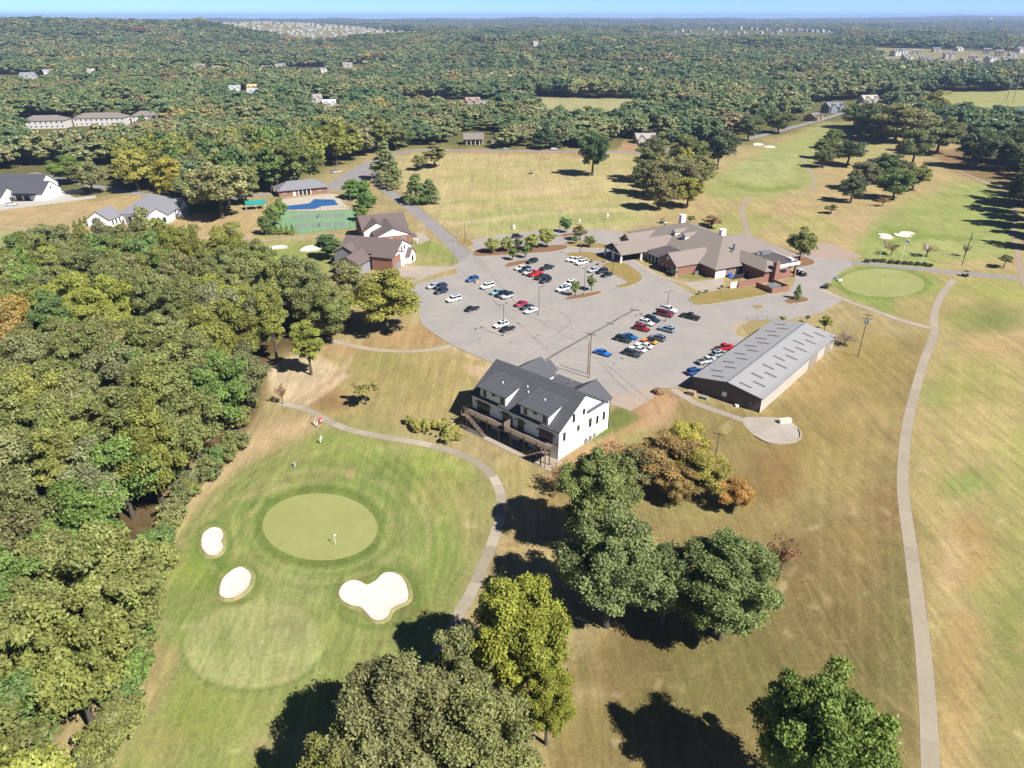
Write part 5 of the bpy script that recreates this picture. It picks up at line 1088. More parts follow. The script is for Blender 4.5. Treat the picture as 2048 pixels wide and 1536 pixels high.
# entrance porch
b = MB(); b.slab([(-8.2, 18.8, 3.65), (-8.2, 28.3, 3.65), (1.5, 28.3, 4.3), (1.5, 18.8, 4.3)][::-1], .12); b.build('porch_roof', mat('membrane_roof', A(120, 112, 114), .8, .15), cl)
part(cl, 'entablature', WHITEB, (-8.1, -7.6, 18.9, 28.2, 2.7, 3.5)); part(cl, 'porch_wall', BRICK, (-6.2, 0, 19.0, 28.1, -.1, 3.4))
for k in range(5): y = 19.3 + k * 2.15; part(cl, 'porch_column', WHITEB, (-8.05, -7.65, y - .2, y + .2, 0, 2.7))
for k in range(4): window(cl, -6.2, 20.4 + k * 2.15, .4, 1.5, 2.1, '-x', frame=WHITEB)
for y in (11.0, 13.7, 16.4): window(cl, -9.8, y, .8, 1.1, 1.5, '-x', frame=WHITEB, panes=(2, 2))
MB().tube((-9.95, 13.75, 4.9), (-9.78, 13.75, 4.9), .55, .55, 16).build('round_vent', WHITEB, cl); MB().tube((-7.75, 43.45, 4.4), (-7.55, 43.45, 4.4), .5, .5, 16).build('round_vent', WHITEB, cl)
part(cl, 'corner_pipe', WHITEB, (-9.93, -9.78, 8.4, 8.57, 0, 3.2)); part(cl, 'downpipe', WHITEB, (9.0, 9.14, .26, .38, 0, 3.2))
for y in (33.2, 27.2):
    zb = 3.5 + .355 * 7; d = walls(cl, 7.0, 11.8, y - 1.0, y + 1.0, zb + 1.5, WHITEB, zb + 2.4, 'x', z0=zb - .4, ends=(True, False), name='dormer'); roof(d, 7.0, 13.2, y - 1.0, y + 1.0, zb + 1.5, zb + 2.4, SHBR, 'x', oh=.2, gable_oh=.2, th=.1, name='dormer_roof'); window(d, 7.0, y, zb + .35, 1.1, 1.1, '-x', frame=WHITEB)
for x, y, z in ((15.5, 39.5, 8.2), (18.4, 19.4, 7.0)):
    c = part(cl, 'chimney', WHITEB, (x - 1.0, x + 1.0, y - .8, y + .8, z, z + 3.3)); part(c, 'chimney_cap', WHITEB, (x - 1.15, x + 1.15, y - .95, y + .95, z + 3.302, z + 3.5))
part(cl, 'roof_vent', GREYM, (13.6, 14.3, 7.2, 7.9, 6.0, 8.6)); part(cl, 'roof_vent', GREYM, (12.1, 12.6, 6.4, 6.9, 5.6, 6.9))
part(cl, 'garage_door', WHITEB, (.5, 5.0, .3, .39, 0, 2.9)); window(cl, 7.4, .4, .9, 1.0, 1.4, '-y', frame=WHITEB)
# kitchen wing, flat roofed bay, yard
walls(cl, 12.2, 19, -10.4, 3, 4.1, BRICK); roof(cl, 12.0, 21.5, -10.8, 6, 4.2, 6.2, SHBR, 'y', hip=(True, False), oh=.4)
part(cl, 'flat_roof', mat('membrane_roof', A(120, 112, 114)), (17.8, 27.2, -10.6, 5.5, 5.0, 5.35)); part(cl, 'fascia', WHITEB, (17.7, 27.35, -10.78, -10.602, 4.6, 5.6), (27.202, 27.4, -10.6, 5.6, 4.6, 5.6)); part(cl, 'flat_bay_wall', BRICK, (19.002, 24.6, -9.8, 5.0, -.1, 5.0))
for y in (-10.2, -6.0): part(cl, 'brick_column', BRICK, (26.3, 26.9, y, y + .6, 0, 5.0))
part(cl, 'brick_column', BRICK, (18.2, 18.8, -10.5, -9.9, 0, 5.0)); window(cl, 21.6, -9.8, 2.2, 1.8, 1.8, '-y', panes=(2, 1))
h = part(cl, 'roof_unit', GREYM, (21, 25.5, 1.0, 2.6, 5.4, 6.5)); part(h, 'duct', GREYM, (19.2, 21, 1.4, 2.2, 5.5, 6.2)); part(cl, 'roof_hatch', WHITEB, (25.6, 26.8, -8.5, -6.5, 5.36, 6.1))
c = part(cl, 'brick_chimney', BRICK, (15.2, 16.9, -12.1, -10.6, -.1, 6.9)); part(c, 'chimney_cap', BRICK, (15.1, 17.0, -12.2, -10.5, 6.902, 7.1)); part(c, 'flue', GREYM, (15.8, 16.3, -11.6, -11.1, 7.102, 7.7))
part(cl, 'yard_wall', BRICK, (1.2, 12.2, -10.6, -10.35, -.1, 2.3)); part(cl, 'yard_gate', WHITEB, (-1.6, 1.1, -10.0, -9.9, 0, 2.1)); part(cl, 'bin_enclosure', BRICK, (7.2, 14.6, -19.6, -19.35, -.1, 1.7), (7.2, 7.45, -19.348, -12.2, -.1, 1.7), (14.35, 14.6, -19.348, -12.4, -.1, 1.7))
part(cl, 'yard_fence', DKWALL, (5.5, 11.8, -3.2, -3.1, 0, 1.6)); part(cl, 'tank', GREYM, (8.6, 13.2, -17.5, -14.5, 0, 1.4))
part(cl, 'door_bay', DKWALL, (9.4, 12.0, .2, .39, 0, 2.6))
def simple(name, label, cat, loc, rz, group=None): return thing(name, label, cat, loc, rz, group)
def at_cl(x, y, z=0): c, s = math.cos(math.radians(25.5)), math.sin(math.radians(25.5)); return (69.5 + x * c - y * s, 233.3 + x * s + y * c, z)
t = thing('dumpster', 'bright blue bin beside the white garage door', 'bin', at_cl(6.0, -1.0), math.radians(25.5)); part(t, 'body', mat('blue_plastic', (.02, .12, .5), .5), (-.6, .6, -.5, .5, .1, 1.3)); part(t, 'lid', mat('blue_plastic', (.02, .12, .5)), (-.66, .66, -.56, .56, 1.302, 1.42))
t = thing('air_conditioner', 'pale cooling unit on the grass by the brick gable wing', 'air conditioner', at_cl(-2.6, 6.8), math.radians(25.5)); part(t, 'case', GREYM, (-.8, .8, -.5, .5, .05, 1.2)); part(t, 'fan_grille', BLACK, (-.4, .4, -.4, .4, 1.202, 1.24))
structure(sheet('clubhouse_lawn', [at_cl(x, y)[:2] for x, y in ((-9, 8.2), (0, 8.2), (0, .3), (-1.2, .2), (-9.6, 5.8))], .045, mat('lawn', A(168, 164, 86), .95, .25, .8)))
for k, (x, y, s) in enumerate([(-11.0, 8.4, 2.4), (-10.9, 11.2, 1.6), (-10.9, 13.6, 1.5), (-10.6, 16.2, 1.5), (-9.4, 20.5, 1.4), (-9.3, 23, 1.4), (-9.3, 25.5, 1.3)]):
    p = at_cl(x, y); tree('small', 'clipped_shrub', 'round clipped shrub against the clubhouse entrance front' if k else 'large round clipped shrub at the brick gable corner', 'shrub', p[0], p[1], s, s * .62, (.055, .075, .028), 'shrubs along the clubhouse front' if k else None)

# --- townhouses
t1 = thing('townhouse', 'far taupe roofed townhouse with two white cross gables', 'townhouse', (-39.2, 271.4, 0), math.radians(20))
walls(t1, -17, 1, 10, 28, 5.4, BRICK, 9.2, 'x'); roof(t1, -17, 1, 10, 28, 5.4, 9.2, SHDK, 'x')
walls(t1, -13.4, 0, 0, 12, 5.1, BRICK); walls(t1, -13.38, -.02, .02, 11, 5.5, WHITEB, 8.1, 'y', z0=5.12, ends=(True, False), name='gable_panel'); roof(t1, -13.4, 0, 0, 19, 5.3, 8.1, SHDK, 'y', oh=.7)
walls(t1, -16.8, -6, 8.4, 14, 5.6, WHITEB, 8.6, 'y', z0=2.5, ends=(True, False), name='gable_panel'); roof(t1, -16.8, -6, 8.4, 19, 5.6, 8.6, SHDK, 'y', oh=.6)
for x in (-3, -8): window(t1, x, 0, 2.8, 1.2, 1.5, '-y', frame=WHITEB)
window(t1, 0, 4, 2.4, 1.1, 1.6, '+x', frame=WHITEB); window(t1, 0, 8, 2.4, 1.1, 1.6, '+x', frame=WHITEB); part(t1, 'porch_roof', SHDK, (.1, 3.2, 3, 9, 2.9, 3.1)); part(t1, 'porch_post', WHITEB, (2.9, 3.1, 3.2, 3.4, 0, 2.9), (2.9, 3.1, 8.6, 8.8, 0, 2.9)); part(t1, 'garage_door', WHITEB, (1.002, 1.06, 13, 17.5, 0, 2.4)); part(t1, 'dark_door', DKWALL, (-17.08, -17.002, 14, 16, 0, 2.2))
t2 = thing('townhouse', 'near taupe roofed townhouse with white garage gable', 'townhouse', (-41.6, 241.9, 0), math.radians(-17))
walls(t2, -22, -.1, 1.2, 15, 5.4, BRICK, 9.0, 'x', ends=(True, False)); roof(t2, -22, 0, 1, 15, 5.4, 9.0, SHDK, 'x')
walls(t2, -1.5, 0, 1.0, 14.9, 5.38, WHITE, 8.96, 'x', name='white_gable', ends=(False, True))
walls(t2, -8, .05, -1.2, 5.5, 5.0, BRICK); roof(t2, -8, .05, -1.2, 8, 5.0, 6.4, SHDK, 'x', oh=.4)
walls(t2, -23, -14.5, -1, 8, 5.2, mat('grey_siding', A(196, 196, 204), .8, .06), 7.6, 'y', ends=(True, False)); roof(t2, -23, -14.5, -1, 9, 5.2, 7.6, SHDK, 'y', oh=.6)
walls(t2, -18, -9, -9, 2, 4.2, mat('grey_siding', A(196, 196, 204)), 6.4, 'y', ends=(True, False)); roof(t2, -18, -9, -9, 5, 4.2, 6.4, SHDK, 'y', oh=.6)
walls(t2, -3, 1.6, 9.5, 14.5, 3.0, WHITE, 5.2, 'x', ends=(False, True), name='entry_bay'); roof(t2, -3, 1.6, 9.5, 14.5, 3.0, 5.2, SHDK, 'x')
for y in (6.9, 9.2): window(t2, 0, y, 5.5, 1.0, 1.4, '+x')
part(t2, 'garage_door', mat('garage_panel', A(190, 186, 184), .7), (.052, .11, 1.2, 5.0, 0, 2.4)); window(t2, 1.6, 12.0, .3, 1.6, 2.0, '+x')
t = thing('wheelie_bin', 'green wheeled bin beside the townhouse garage', 'bin', G(*zT([(1062, 930)])[0]), .2); part(t, 'body', mat('green_plastic', (.02, .12, .07), .5), (-.3, .3, -.3, .3, .05, 1.0)); part(t, 'lid', mat('green_plastic', (.02, .12, .07)), (-.34, .34, -.34, .34, 1.002, 1.08))
t3 = thing('low_house', 'grey low roof glimpsed under the big parking lot oak', 'house', G(700, 600), .3); walls(t3, -8, 8, -4, 4, 3.0, WHITEB, 5.0, 'x'); roof(t3, -8, 8, -4, 4, 3, 5, SHDK, 'x')
# --- pool house, pool, awning, tennis court
ph = thing('pool_house', 'brick pool house with grey hipped roof beside the pool', 'pool house', (-116.4, 357.6, 0), math.radians(26))
walls(ph, .4, 24.6, .4, 11.6, 3.2, BRICK); roof(ph, 0, 25, 0, 12, 3.2, 6.2, SHGR, 'x', hip=(True, True), oh=.6)
for x in (3, 20.5): window(ph, x, .4, 1.2, 1.4, 1.0, '-y', frame=WHITEB)
part(ph, 'door', WHITEB, (7.2, 8.4, .3, .395, 0, 2.2)); part(ph, 'open_bay', DKWALL, (10, 16, .3, .395, 0, 2.5))
for x in (10, 12, 14, 16): part(ph, 'bay_column', WHITEB, (x - .15, x + .15, .0, .3, 0, 3.0))
structure(sheet('pool_deck', gp(zP([(300, 520), (310, 430), (400, 415), (765, 372), (830, 380), (880, 450), (945, 505), (700, 520)])), .03, mat('pool_deck_concrete', A(240, 228, 208), .9, .08, .8)))
pl = structure(sheet('pool', gp(zP([(345, 482), (590, 456), (632, 420), (805, 424), (842, 470), (700, 482), (640, 505), (350, 516)])), .05, mat('pool_cover', A(62, 132, 206), .45, .12, .3, tint2=A(48, 110, 180)))); pl['label'] = 'angular swimming pool under a bright blue cover'
kerb('pool_coping', [Vector(p) for p in gp(zP([(345, 482), (590, 456), (632, 420), (805, 424), (842, 470), (700, 482), (640, 505), (350, 516)]))], CONC, pl, w=.4, z1=.12, closed=True)
aw = thing('awning', 'teal fabric awning on white posts by the pool', 'awning', (-120.2, 334.2, 0), math.radians(20)); TEAL = mat('teal_canvas', (.012, .19, .17), .8, .1)
b = MB(); b.slab([(-4.5, -2.6, 2.7), (4.5, -2.6, 2.7), (4.5, 0, 4.0), (-4.5, 0, 4.0)], .06); b.slab([(4.5, 2.6, 2.7), (-4.5, 2.6, 2.7), (-4.5, 0, 4.0), (4.5, 0, 4.0)], .06); b.build('canopy', TEAL, aw); part(aw, 'valance', TEAL, (-4.5, 4.5, -2.64, -2.605, 2.3, 2.68))
for x in (-4.3, 0, 4.3):
    for y in (-2.5, 2.5): part(aw, 'post', WHITEB, (x - .06, x + .06, y - .06, y + .06, 0, 2.7))
tc_ = structure(sheet('tennis_court', gp(zP([(325, 532), (995, 515), (1000, 665), (740, 690), (500, 722), (470, 690), (240, 655)])), .03, mat('court_green', A(160, 205, 152), .9, .06, .3, tint2=A(148, 194, 142)))); tc_['label'] = 'green tennis court with two marked playing areas'
def court(c, ang, w, l):
    d = Vector((math.cos(ang), math.sin(ang))); e = Vector((-d.y, d.x)); P = lambda a, bb: c + d * a + e * bb
    b = MB(); b.face([(*P(x, y), .045) for x, y in ((-l / 2, -w / 2), (l / 2, -w / 2), (l / 2, w / 2), (-l / 2, w / 2))]); b.build('play_area', mat('court_grey', A(160, 182, 162), .9, .05, .4), tc_)
    for a0, b0, a1, b1 in ((-l / 2, -w / 2, l / 2, -w / 2), (-l / 2, w / 2, l / 2, w / 2), (-l / 2, -w / 2, -l / 2, w / 2), (l / 2, -w / 2, l / 2, w / 2), (-l / 4, -w / 2, -l / 4, w / 2), (l / 4, -w / 2, l / 4, w / 2), (-l / 4, 0, l / 4, 0)):
        L, R = offsets([P(a0, b0), P(a1, b1)], .14); q = MB(); q.face([(*L[0], .05), (*R[0], .05), (*R[1], .05), (*L[1], .05)]); q.build('court_line', PAINT, tc_)
    t = thing('tennis_net', 'dark tennis net across a green court', 'net', (c.x, c.y, 0), ang, 'tennis nets'); b = MB()
    for k in range(24): y = -w / 2 - .6 + k * (w + 1.2) / 23; b.box(-.01, .01, y - .02, y + .02, .05, .95)
    for z in (.1, .3, .5, .7): b.box(-.012, .012, -w / 2 - .6, w / 2 + .6, z, z + .03)
    b.build('mesh', BLACK, t); part(t, 'headband', WHITEB, (-.02, .02, -w / 2 - .6, w / 2 + .6, .95, 1.02)); part(t, 'post', BLACK, (-.05, .05, -w / 2 - .75, -w / 2 - .65, 0, 1.1), (-.05, .05, w / 2 + .65, w / 2 + .75, 0, 1.1))
ca = math.atan2(326 - 321, 33)
court(G(*zP([(670, 565)])[0]).xy, ca + .02, 7.5, 24); court(G(*zP([(680, 638)])[0]).xy, ca + .02, 7.5, 22)
FEN = mat('fence_wire', (.03, .055, .045), .6, .1)
def chain_fence(name, label, px, h=3.0, step=3.0, mesh=.45):
    line = resample([Vector(p) for p in gp(px)], step); t = thing(name, label, 'fence', (line[0].x, line[0].y, 0)); o = line[0]
    for p in line: q = p - o; MB().tube((q.x, q.y, 0), (q.x, q.y, h), .045, .045, 6).build('post', FEN, t)
    b = MB()
    for p, q in zip(line, line[1:]):
        p = p - o; q = q - o
        for z in (.1, h * .5, h - .05): b.tube((*p, z), (*q, z), .014, .014, 4, caps=False)
        n = int((q - p).length / mesh)
        for k in range(n): s = p.lerp(q, k / n); e = p.lerp(q, min(k / n + h / step * .33, 1)); b.tube((*s, .1), (*e, h - .1), .003, .003, 3, caps=False)
    b.build('wire_mesh', FEN, t); return t
chain_fence('court_fence', 'tall dark wire fence round the tennis court', zP([(325, 530), (240, 655), (470, 690), (500, 722), (640, 700), (1000, 665), (995, 515), (325, 530)]))
chain_fence('shed_fence', 'low wire fence between the drive and the shed lawn', [(1493, 640), (1530, 641), (1565, 640)], 1.4)
# --- houses on the left
gh = thing('grey_roof_house', 'white house with large grey hipped roof beside the lawn', 'house', (-172, 309, 0), math.radians(4))
walls(gh, 0, 20, 0, 24, 3.8, WHITE); roof(gh, -.2, 20, 0, 24, 3.8, 9.4, SHGR, 'y', hip=(True, True), oh=.5)
walls(gh, 14, 22, -2.5, 6, 3.8, WHITE, 6.4, 'y', ends=(True, False)); roof(gh, 14, 22, -2.5, 10, 3.8, 6.4, SHGR, 'y'); walls(gh, 14, 23.5, 9, 18, 3.8, WHITE, 6.8, 'x', ends=(False, True)); roof(gh, 10, 23.5, 9, 18, 3.8, 6.8, SHGR, 'x')
for x in (15.6, 18, 20.4): window(gh, x, -2.5, .3, 1.3, 2.2, '-y')
for y in (11, 13.5, 16): window(gh, 23.5, y, .6, 1.3, 2.0, '+x')
part(gh, 'porch_floor', CONC, (4, 14, -6, -.02, 0, .15)); part(gh, 'porch_roof', SHGR, (3, 13.8, -2.5, 2, 3.1, 3.3))
for x in (3.4, 6.8, 10.2, 13.4): part(gh, 'porch_column', WHITEB, (x - .15, x + .15, -2.3, -2.0, 0, 3.1))
for x in (5, 8.5, 12): window(gh, x, 0, .3, 1.6, 2.2, '-y')
gg = thing('white_garage', 'white gabled garage with grey roof beside the larger house', 'garage', (-182, 302.2, 0), math.radians(-6))
walls(gg, 0, 10.2, 0, 10, 3.2, WHITE, 6.6, 'y'); roof(gg, 0, 10.2, 0, 10, 3.2, 6.6, SHGR, 'y'); window(gg, 5.2, 0, 1.6, .8, .9, '-y')
for y in (2, 4.5, 7): window(gg, 10.2, y, .3, 1.4, 2.2, '+x', frame=WHITEB)
bh = thing('black_roof_house', 'white house with black gabled roofs and dark garage doors', 'house', (-229.3, 350.5, 0), math.radians(-4))
walls(bh, -40, 0, 0, 14, 3.6, WHITE, 8.0, 'y' if False else 'x'); roof(bh, -40, 0, 0, 14, 3.6, 8.0, SHING, 'x'); walls(bh, -34, -8, 10, 24, 4.2, WHITE, 9.2, 'x'); roof(bh, -34, -8, 10, 24, 4.2, 9.2, SHING, 'x')
walls(bh, -30, -16, -7, 3, 3.2, WHITE, 6.2, 'x'); roof(bh, -30, -16, -7, 3, 3.2, 6.2, SHING, 'x'); part(bh, 'carport_roof', BLACK, (-15, -3, -3.2, -.02, 2.9, 3.1))
for x in (-12.5, -8.5): part(bh, 'garage_door', BLACK, (x - 1.5, x + 1.5, -.08, -.004, 0, 2.4))
part(bh, 'garage_door', BLACK, (-24.5, -21, -7.08, -7.004, 0, 2.4)); window(bh, 0, 7, 4.4, 1.0, 1.2, '+x')
# --- houses further off
FARW = mat('far_wall', (.7, .68, .64), .8, .1, 1, objcol=True); FARR = mat('far_roof', (.2, .18, .17), .9, .12, 1, objcol=True)
fwall = {}
def house_mesh(k):
    if k in fwall: return fwall[k]
    w, d, h, r = [(12, 10, 5.4, 8.2), (15, 11, 3.4, 6.4), (10, 12, 5.6, 8.6), (18, 12, 5.6, 9.0)][k]
    b = MB(); x, y = w / 2, d / 2
    b.face([(-x, -y, -3), (x, -y, -3), (x, -y, h), (-x, -y, h)]); b.face([(-x, y, -3), (x, y, -3), (x, y, h), (-x, y, h)])
    for s in (-x, x): b.face([(s, -y, -3), (s, y, -3), (s, y, h), (s, 0, r), (s, -y, h)])
    for cx in (-x * .5, x * .55):
        g = y * .5; b.face([(cx - g, -y - 1, -3), (cx + g, -y - 1, -3), (cx + g, -y - 1, h - .4), (cx, -y - 1, r - .9), (cx - g, -y - 1, h - .4)])
        for q in (cx - g, cx + g): b.face([(q, -y - 1, -3), (q, -y, -3), (q, -y, h - .4), (q, -y - 1, h - .4)])
    wm = b.mesh('wall', FARW); b = MB(); s = (r - h) / y; e = y + .5; zl = h - .5 * s + .15
    b.slab([(-x - .4, -e, zl), (x + .4, -e, zl), (x + .4, 0, r + .15), (-x - .4, 0, r + .15)], .15); b.slab([(x + .4, e, zl), (-x - .4, e, zl), (-x - .4, 0, r + .15), (x + .4, 0, r + .15)], .15)
    for cx in (-x * .5, x * .55):
        g = y * .55; b.slab([(cx, -y - 1.4, r - .6), (cx, .5, r - .6), (cx - g, .5, h - .3), (cx - g, -y - 1.4, h - .3)], .15); b.slab([(cx, .5, r - .6), (cx, -y - 1.4, r - .6), (cx + g, -y - 1.4, h - .3), (cx + g, .5, h - .3)], .15)
    rm_ = b.mesh('roof', FARR); b = MB()
    for i in range(3):
        cx = -x + w * (i + .5) / 3; b.box(cx - .55, cx + .55, -y - .05, -y + .02, h - 2.0, h - .6)
    b.box(x - .02, x + .05, -.6, .6, h - 2.0, h - .6); wn = b.mesh('window', GLASS); fwall[k] = (wm, rm_, wn); return fwall[k]
def far_house(u, v, k, rz, wc, rc, label, group, lift=0.0, sc=1.0, win=False):
    p = G(u, v); d = math.hypot(p.x, p.y); z = tz(p.x, p.y) if d > 540 else 0
    t = thing('far_house', label, 'house', (p.x, p.y, z + lift), rz, group); t.scale = (sc, sc, sc); wm, rm_, wn = house_mesh(k)
    link('wall', wm, t, col=wc); link('roof', rm_, t, col=rc)
    if win: link('window', wn, t)
    return t
rh = random.Random(4); WC = [(.36, .355, .34), (.30, .285, .26), (.40, .40, .40), (.26, .23, .2)]; RC = [(.15, .145, .145), (.20, .18, .17), (.12, .115, .115), (.25, .24, .23)]
sub = []
for vv in np.arange(75, 98, 2.0):
    for uu in np.arange(345, 860, 11.0):
        u, v = uu + rh.uniform(-4, 4), vv + rh.uniform(-.8, .8)
        if in_poly(u, v, [(345, 73), (560, 76), (700, 80), (858, 78), (840, 84), (750, 88), (735, 97), (640, 98), (560, 93), (430, 84)]) and rh.random() < .8: sub.append((u, v))
for u, v in sub: far_house(u, v, rh.choice([0, 0, 2, 1]), rh.choice([.3, .4, 1.9, .25]), rh.choice(WC[:3]), rh.choice(RC), 'tiny pale house in the distant new subdivision beyond the left woods', 'houses of the distant left subdivision', 3, .75)
for k in range(46):
    u = 1335 + k * 7.2 + rh.uniform(-3, 3); v = 78 + rh.uniform(-4, 5); far_house(u, v, rh.choice([0, 2, 1]), rh.uniform(0, 3), rh.choice(WC), rh.choice(RC), 'tiny pale house on the distant ridge beyond the central woods', 'houses on the distant ridge', 6)
for k in range(22):
    u = 1750 + k * 13.6 + rh.uniform(-5, 5); v = 117 + rh.uniform(-9, 11); far_house(u, v, rh.choice([3, 0, 1]), rh.uniform(-.5, .5), rh.choice([(.42, .38, .33), (.34, .26, .2), (.46, .44, .41), (.32, .31, .32)]), rh.choice([(.2, .19, .2), (.26, .24, .23), (.16, .16, .18)]), 'large grey roofed house in the estate before the golden tree line', 'houses of the right hand estate', 2, 1.15, win=True)
tb = thing('apartment_block', 'long white apartment block with tan hipped roofs behind the wood', 'apartments', (-392, 600, 0), math.radians(8)); TANR = stripe_mat('tan_shingle', A(178, 168, 160), A(168, 158, 150), 2, 4, .9, .5, .08)
for x0, x1, y0, y1 in ((0, 32, 0, 14), (34, 74, 12, 26), (76, 100, 22, 34)):
    walls(tb, x0, x1, y0, y1, 6.2, mat('apartment_siding', (.46, .45, .43), .8, .05)); roof(tb, x0, x1, y0, y1, 6.2, 9.4, TANR, 'x', hip=(True, True))
    for x in np.arange(x0 + 2, x1 - 1, 4.0):
        for z in (1, 4): window(tb, float(x), y0, z, 1.4, 1.5, '-y', panes=(1, 1), frame=WHITEB)
b = thing('village_house', 'tan roofed cottage with porch behind the pine row', 'house', (-27, 523, 0), .1); walls(b, -7, 7, 0, 9, 4, mat('beige_wall', A(214, 196, 160), .8), 7.2, 'x'); roof(b, -7, 7, -2.5, 9, 4, 7.2, TANR, 'x')
for x in (-5, -2, 1, 4): part(b, 'porch_column', WHITEB, (x - .15, x + .15, -2.3, -2.0, 0, 3.6)); window(b, x + 1, 0, .5, 1.2, 2, '-y')
b2 = thing('village_house', 'beige gabled house half hidden by the pines', 'house', (-8, 526, 0), -.1); walls(b2, -7, 7, 0, 10, 4, mat('beige_wall', A(214, 196, 160)), 7.5, 'y'); roof(b2, -7, 7, 0, 10, 4, 7.5, TANR, 'y'); window(b2, -2, 0, .8, 1.2, 1.8, '-y'); window(b2, 2, 0, .8, 1.2, 1.8, '-y')
for u, v, k, rz, wc, rc, l, lf in LONE_HOUSES:
    far_house(u, v, k, rz, tuple(q * .62 for q in wc), tuple(q * .7 for q in rc), l, None, lf, 1.0, win=True)
# pond and meadow edge on the right
pd = structure(sheet('pond', ring([(1990, 224), (2020, 217), (2060, 214), (2110, 218), (2110, 236), (2040, 234)]), .9, mat('pond_water', A(120, 170, 180), .08, .08, .2, spec=.6))); pd['label'] = 'small teal pond in the right hand meadow'
for o in [pd]:
    for vtx in o.data.vertices: vtx.co.z = tz(vtx.co.x, vtx.co.y) + .5
t = thing('water_tower', 'white water tower on the horizon', 'water tower', (0, 0, 0)); p = G(1978, 52); t.location = (p.x, p.y, tz(p.x, p.y)); b = MB(); b.tube((0, 0, 0), (0, 0, 34), 4, 3, 12); b.build('stem', WHITEB, t)
bm = bmesh.new(); bmesh.ops.create_uvsphere(bm, u_segments=16, v_segments=10, radius=13); me = bpy.data.meshes.new('tank'); bm.to_mesh(me); bm.free(); me.materials.append(WHITEB); o = link('tank', me, t, loc=(0, 0, 42))
# ------------------------------------------------------------------ vehicles
CARP = mat('car_paint', (.5, .5, .5), .28, .03, 1.0, spec=.5, objcol=True, coat=.6); TYRE = mat('tyre', (.018, .018, .018), .9, .1); RIMM = mat('rim', (.45, .45, .46), .35, .1, metal=.6)
CGLASS = mat('car_glass', (.008, .012, .016), .05, .05, spec=.9); LAMPW = mat('headlight', (.7, .72, .75), .15, .05, spec=.8); LAMPR = mat('taillight', (.35, .02, .02), .25, .05); PLAST = mat('black_plastic', (.02, .02, .022), .6, .1)
def loft(b, st, mi=0):
    """st: (x, half width, z low, z high, shoulder drop)"""
    i0 = len(b.v); k = 8
    for x, w, z0, z1, sd in st:
        b.v += [(x, -w * .9, z0), (x, -w, z0 + .18), (x, -w, z1 - sd), (x, -w * .86, z1), (x, w * .86, z1), (x, w, z1 - sd), (x, w, z0 + .18), (x, w * .9, z0)]
    for s in range(len(st) - 1):
        for j in range(k): b.f.append((i0 + s * k + j, i0 + s * k + (j + 1) % k, i0 + (s + 1) * k + (j + 1) % k, i0 + (s + 1) * k + j)); b.mi.append(mi)
    b.f.append(tuple(i0 + j for j in range(k))); b.f.append(tuple(i0 + (len(st) - 1) * k + k - 1 - j for j in range(k))); b.mi += [mi, mi]
def frustum(b, xb0, xb1, wb, zb, xt0, xt1, wt, zt):
    i = len(b.v); b.v += [(xb0, -wb, zb), (xb1, -wb, zb), (xb1, wb, zb), (xb0, wb, zb), (xt0, -wt, zt), (xt1, -wt, zt), (xt1, wt, zt), (xt0, wt, zt)]
    for q in ((4, 5, 6, 7), (0, 1, 5, 4), (1, 2, 6, 5), (2, 3, 7, 6), (3, 0, 4, 7)): b.f.append(tuple(i + k for k in q)); b.mi.append(0)
VM = {}
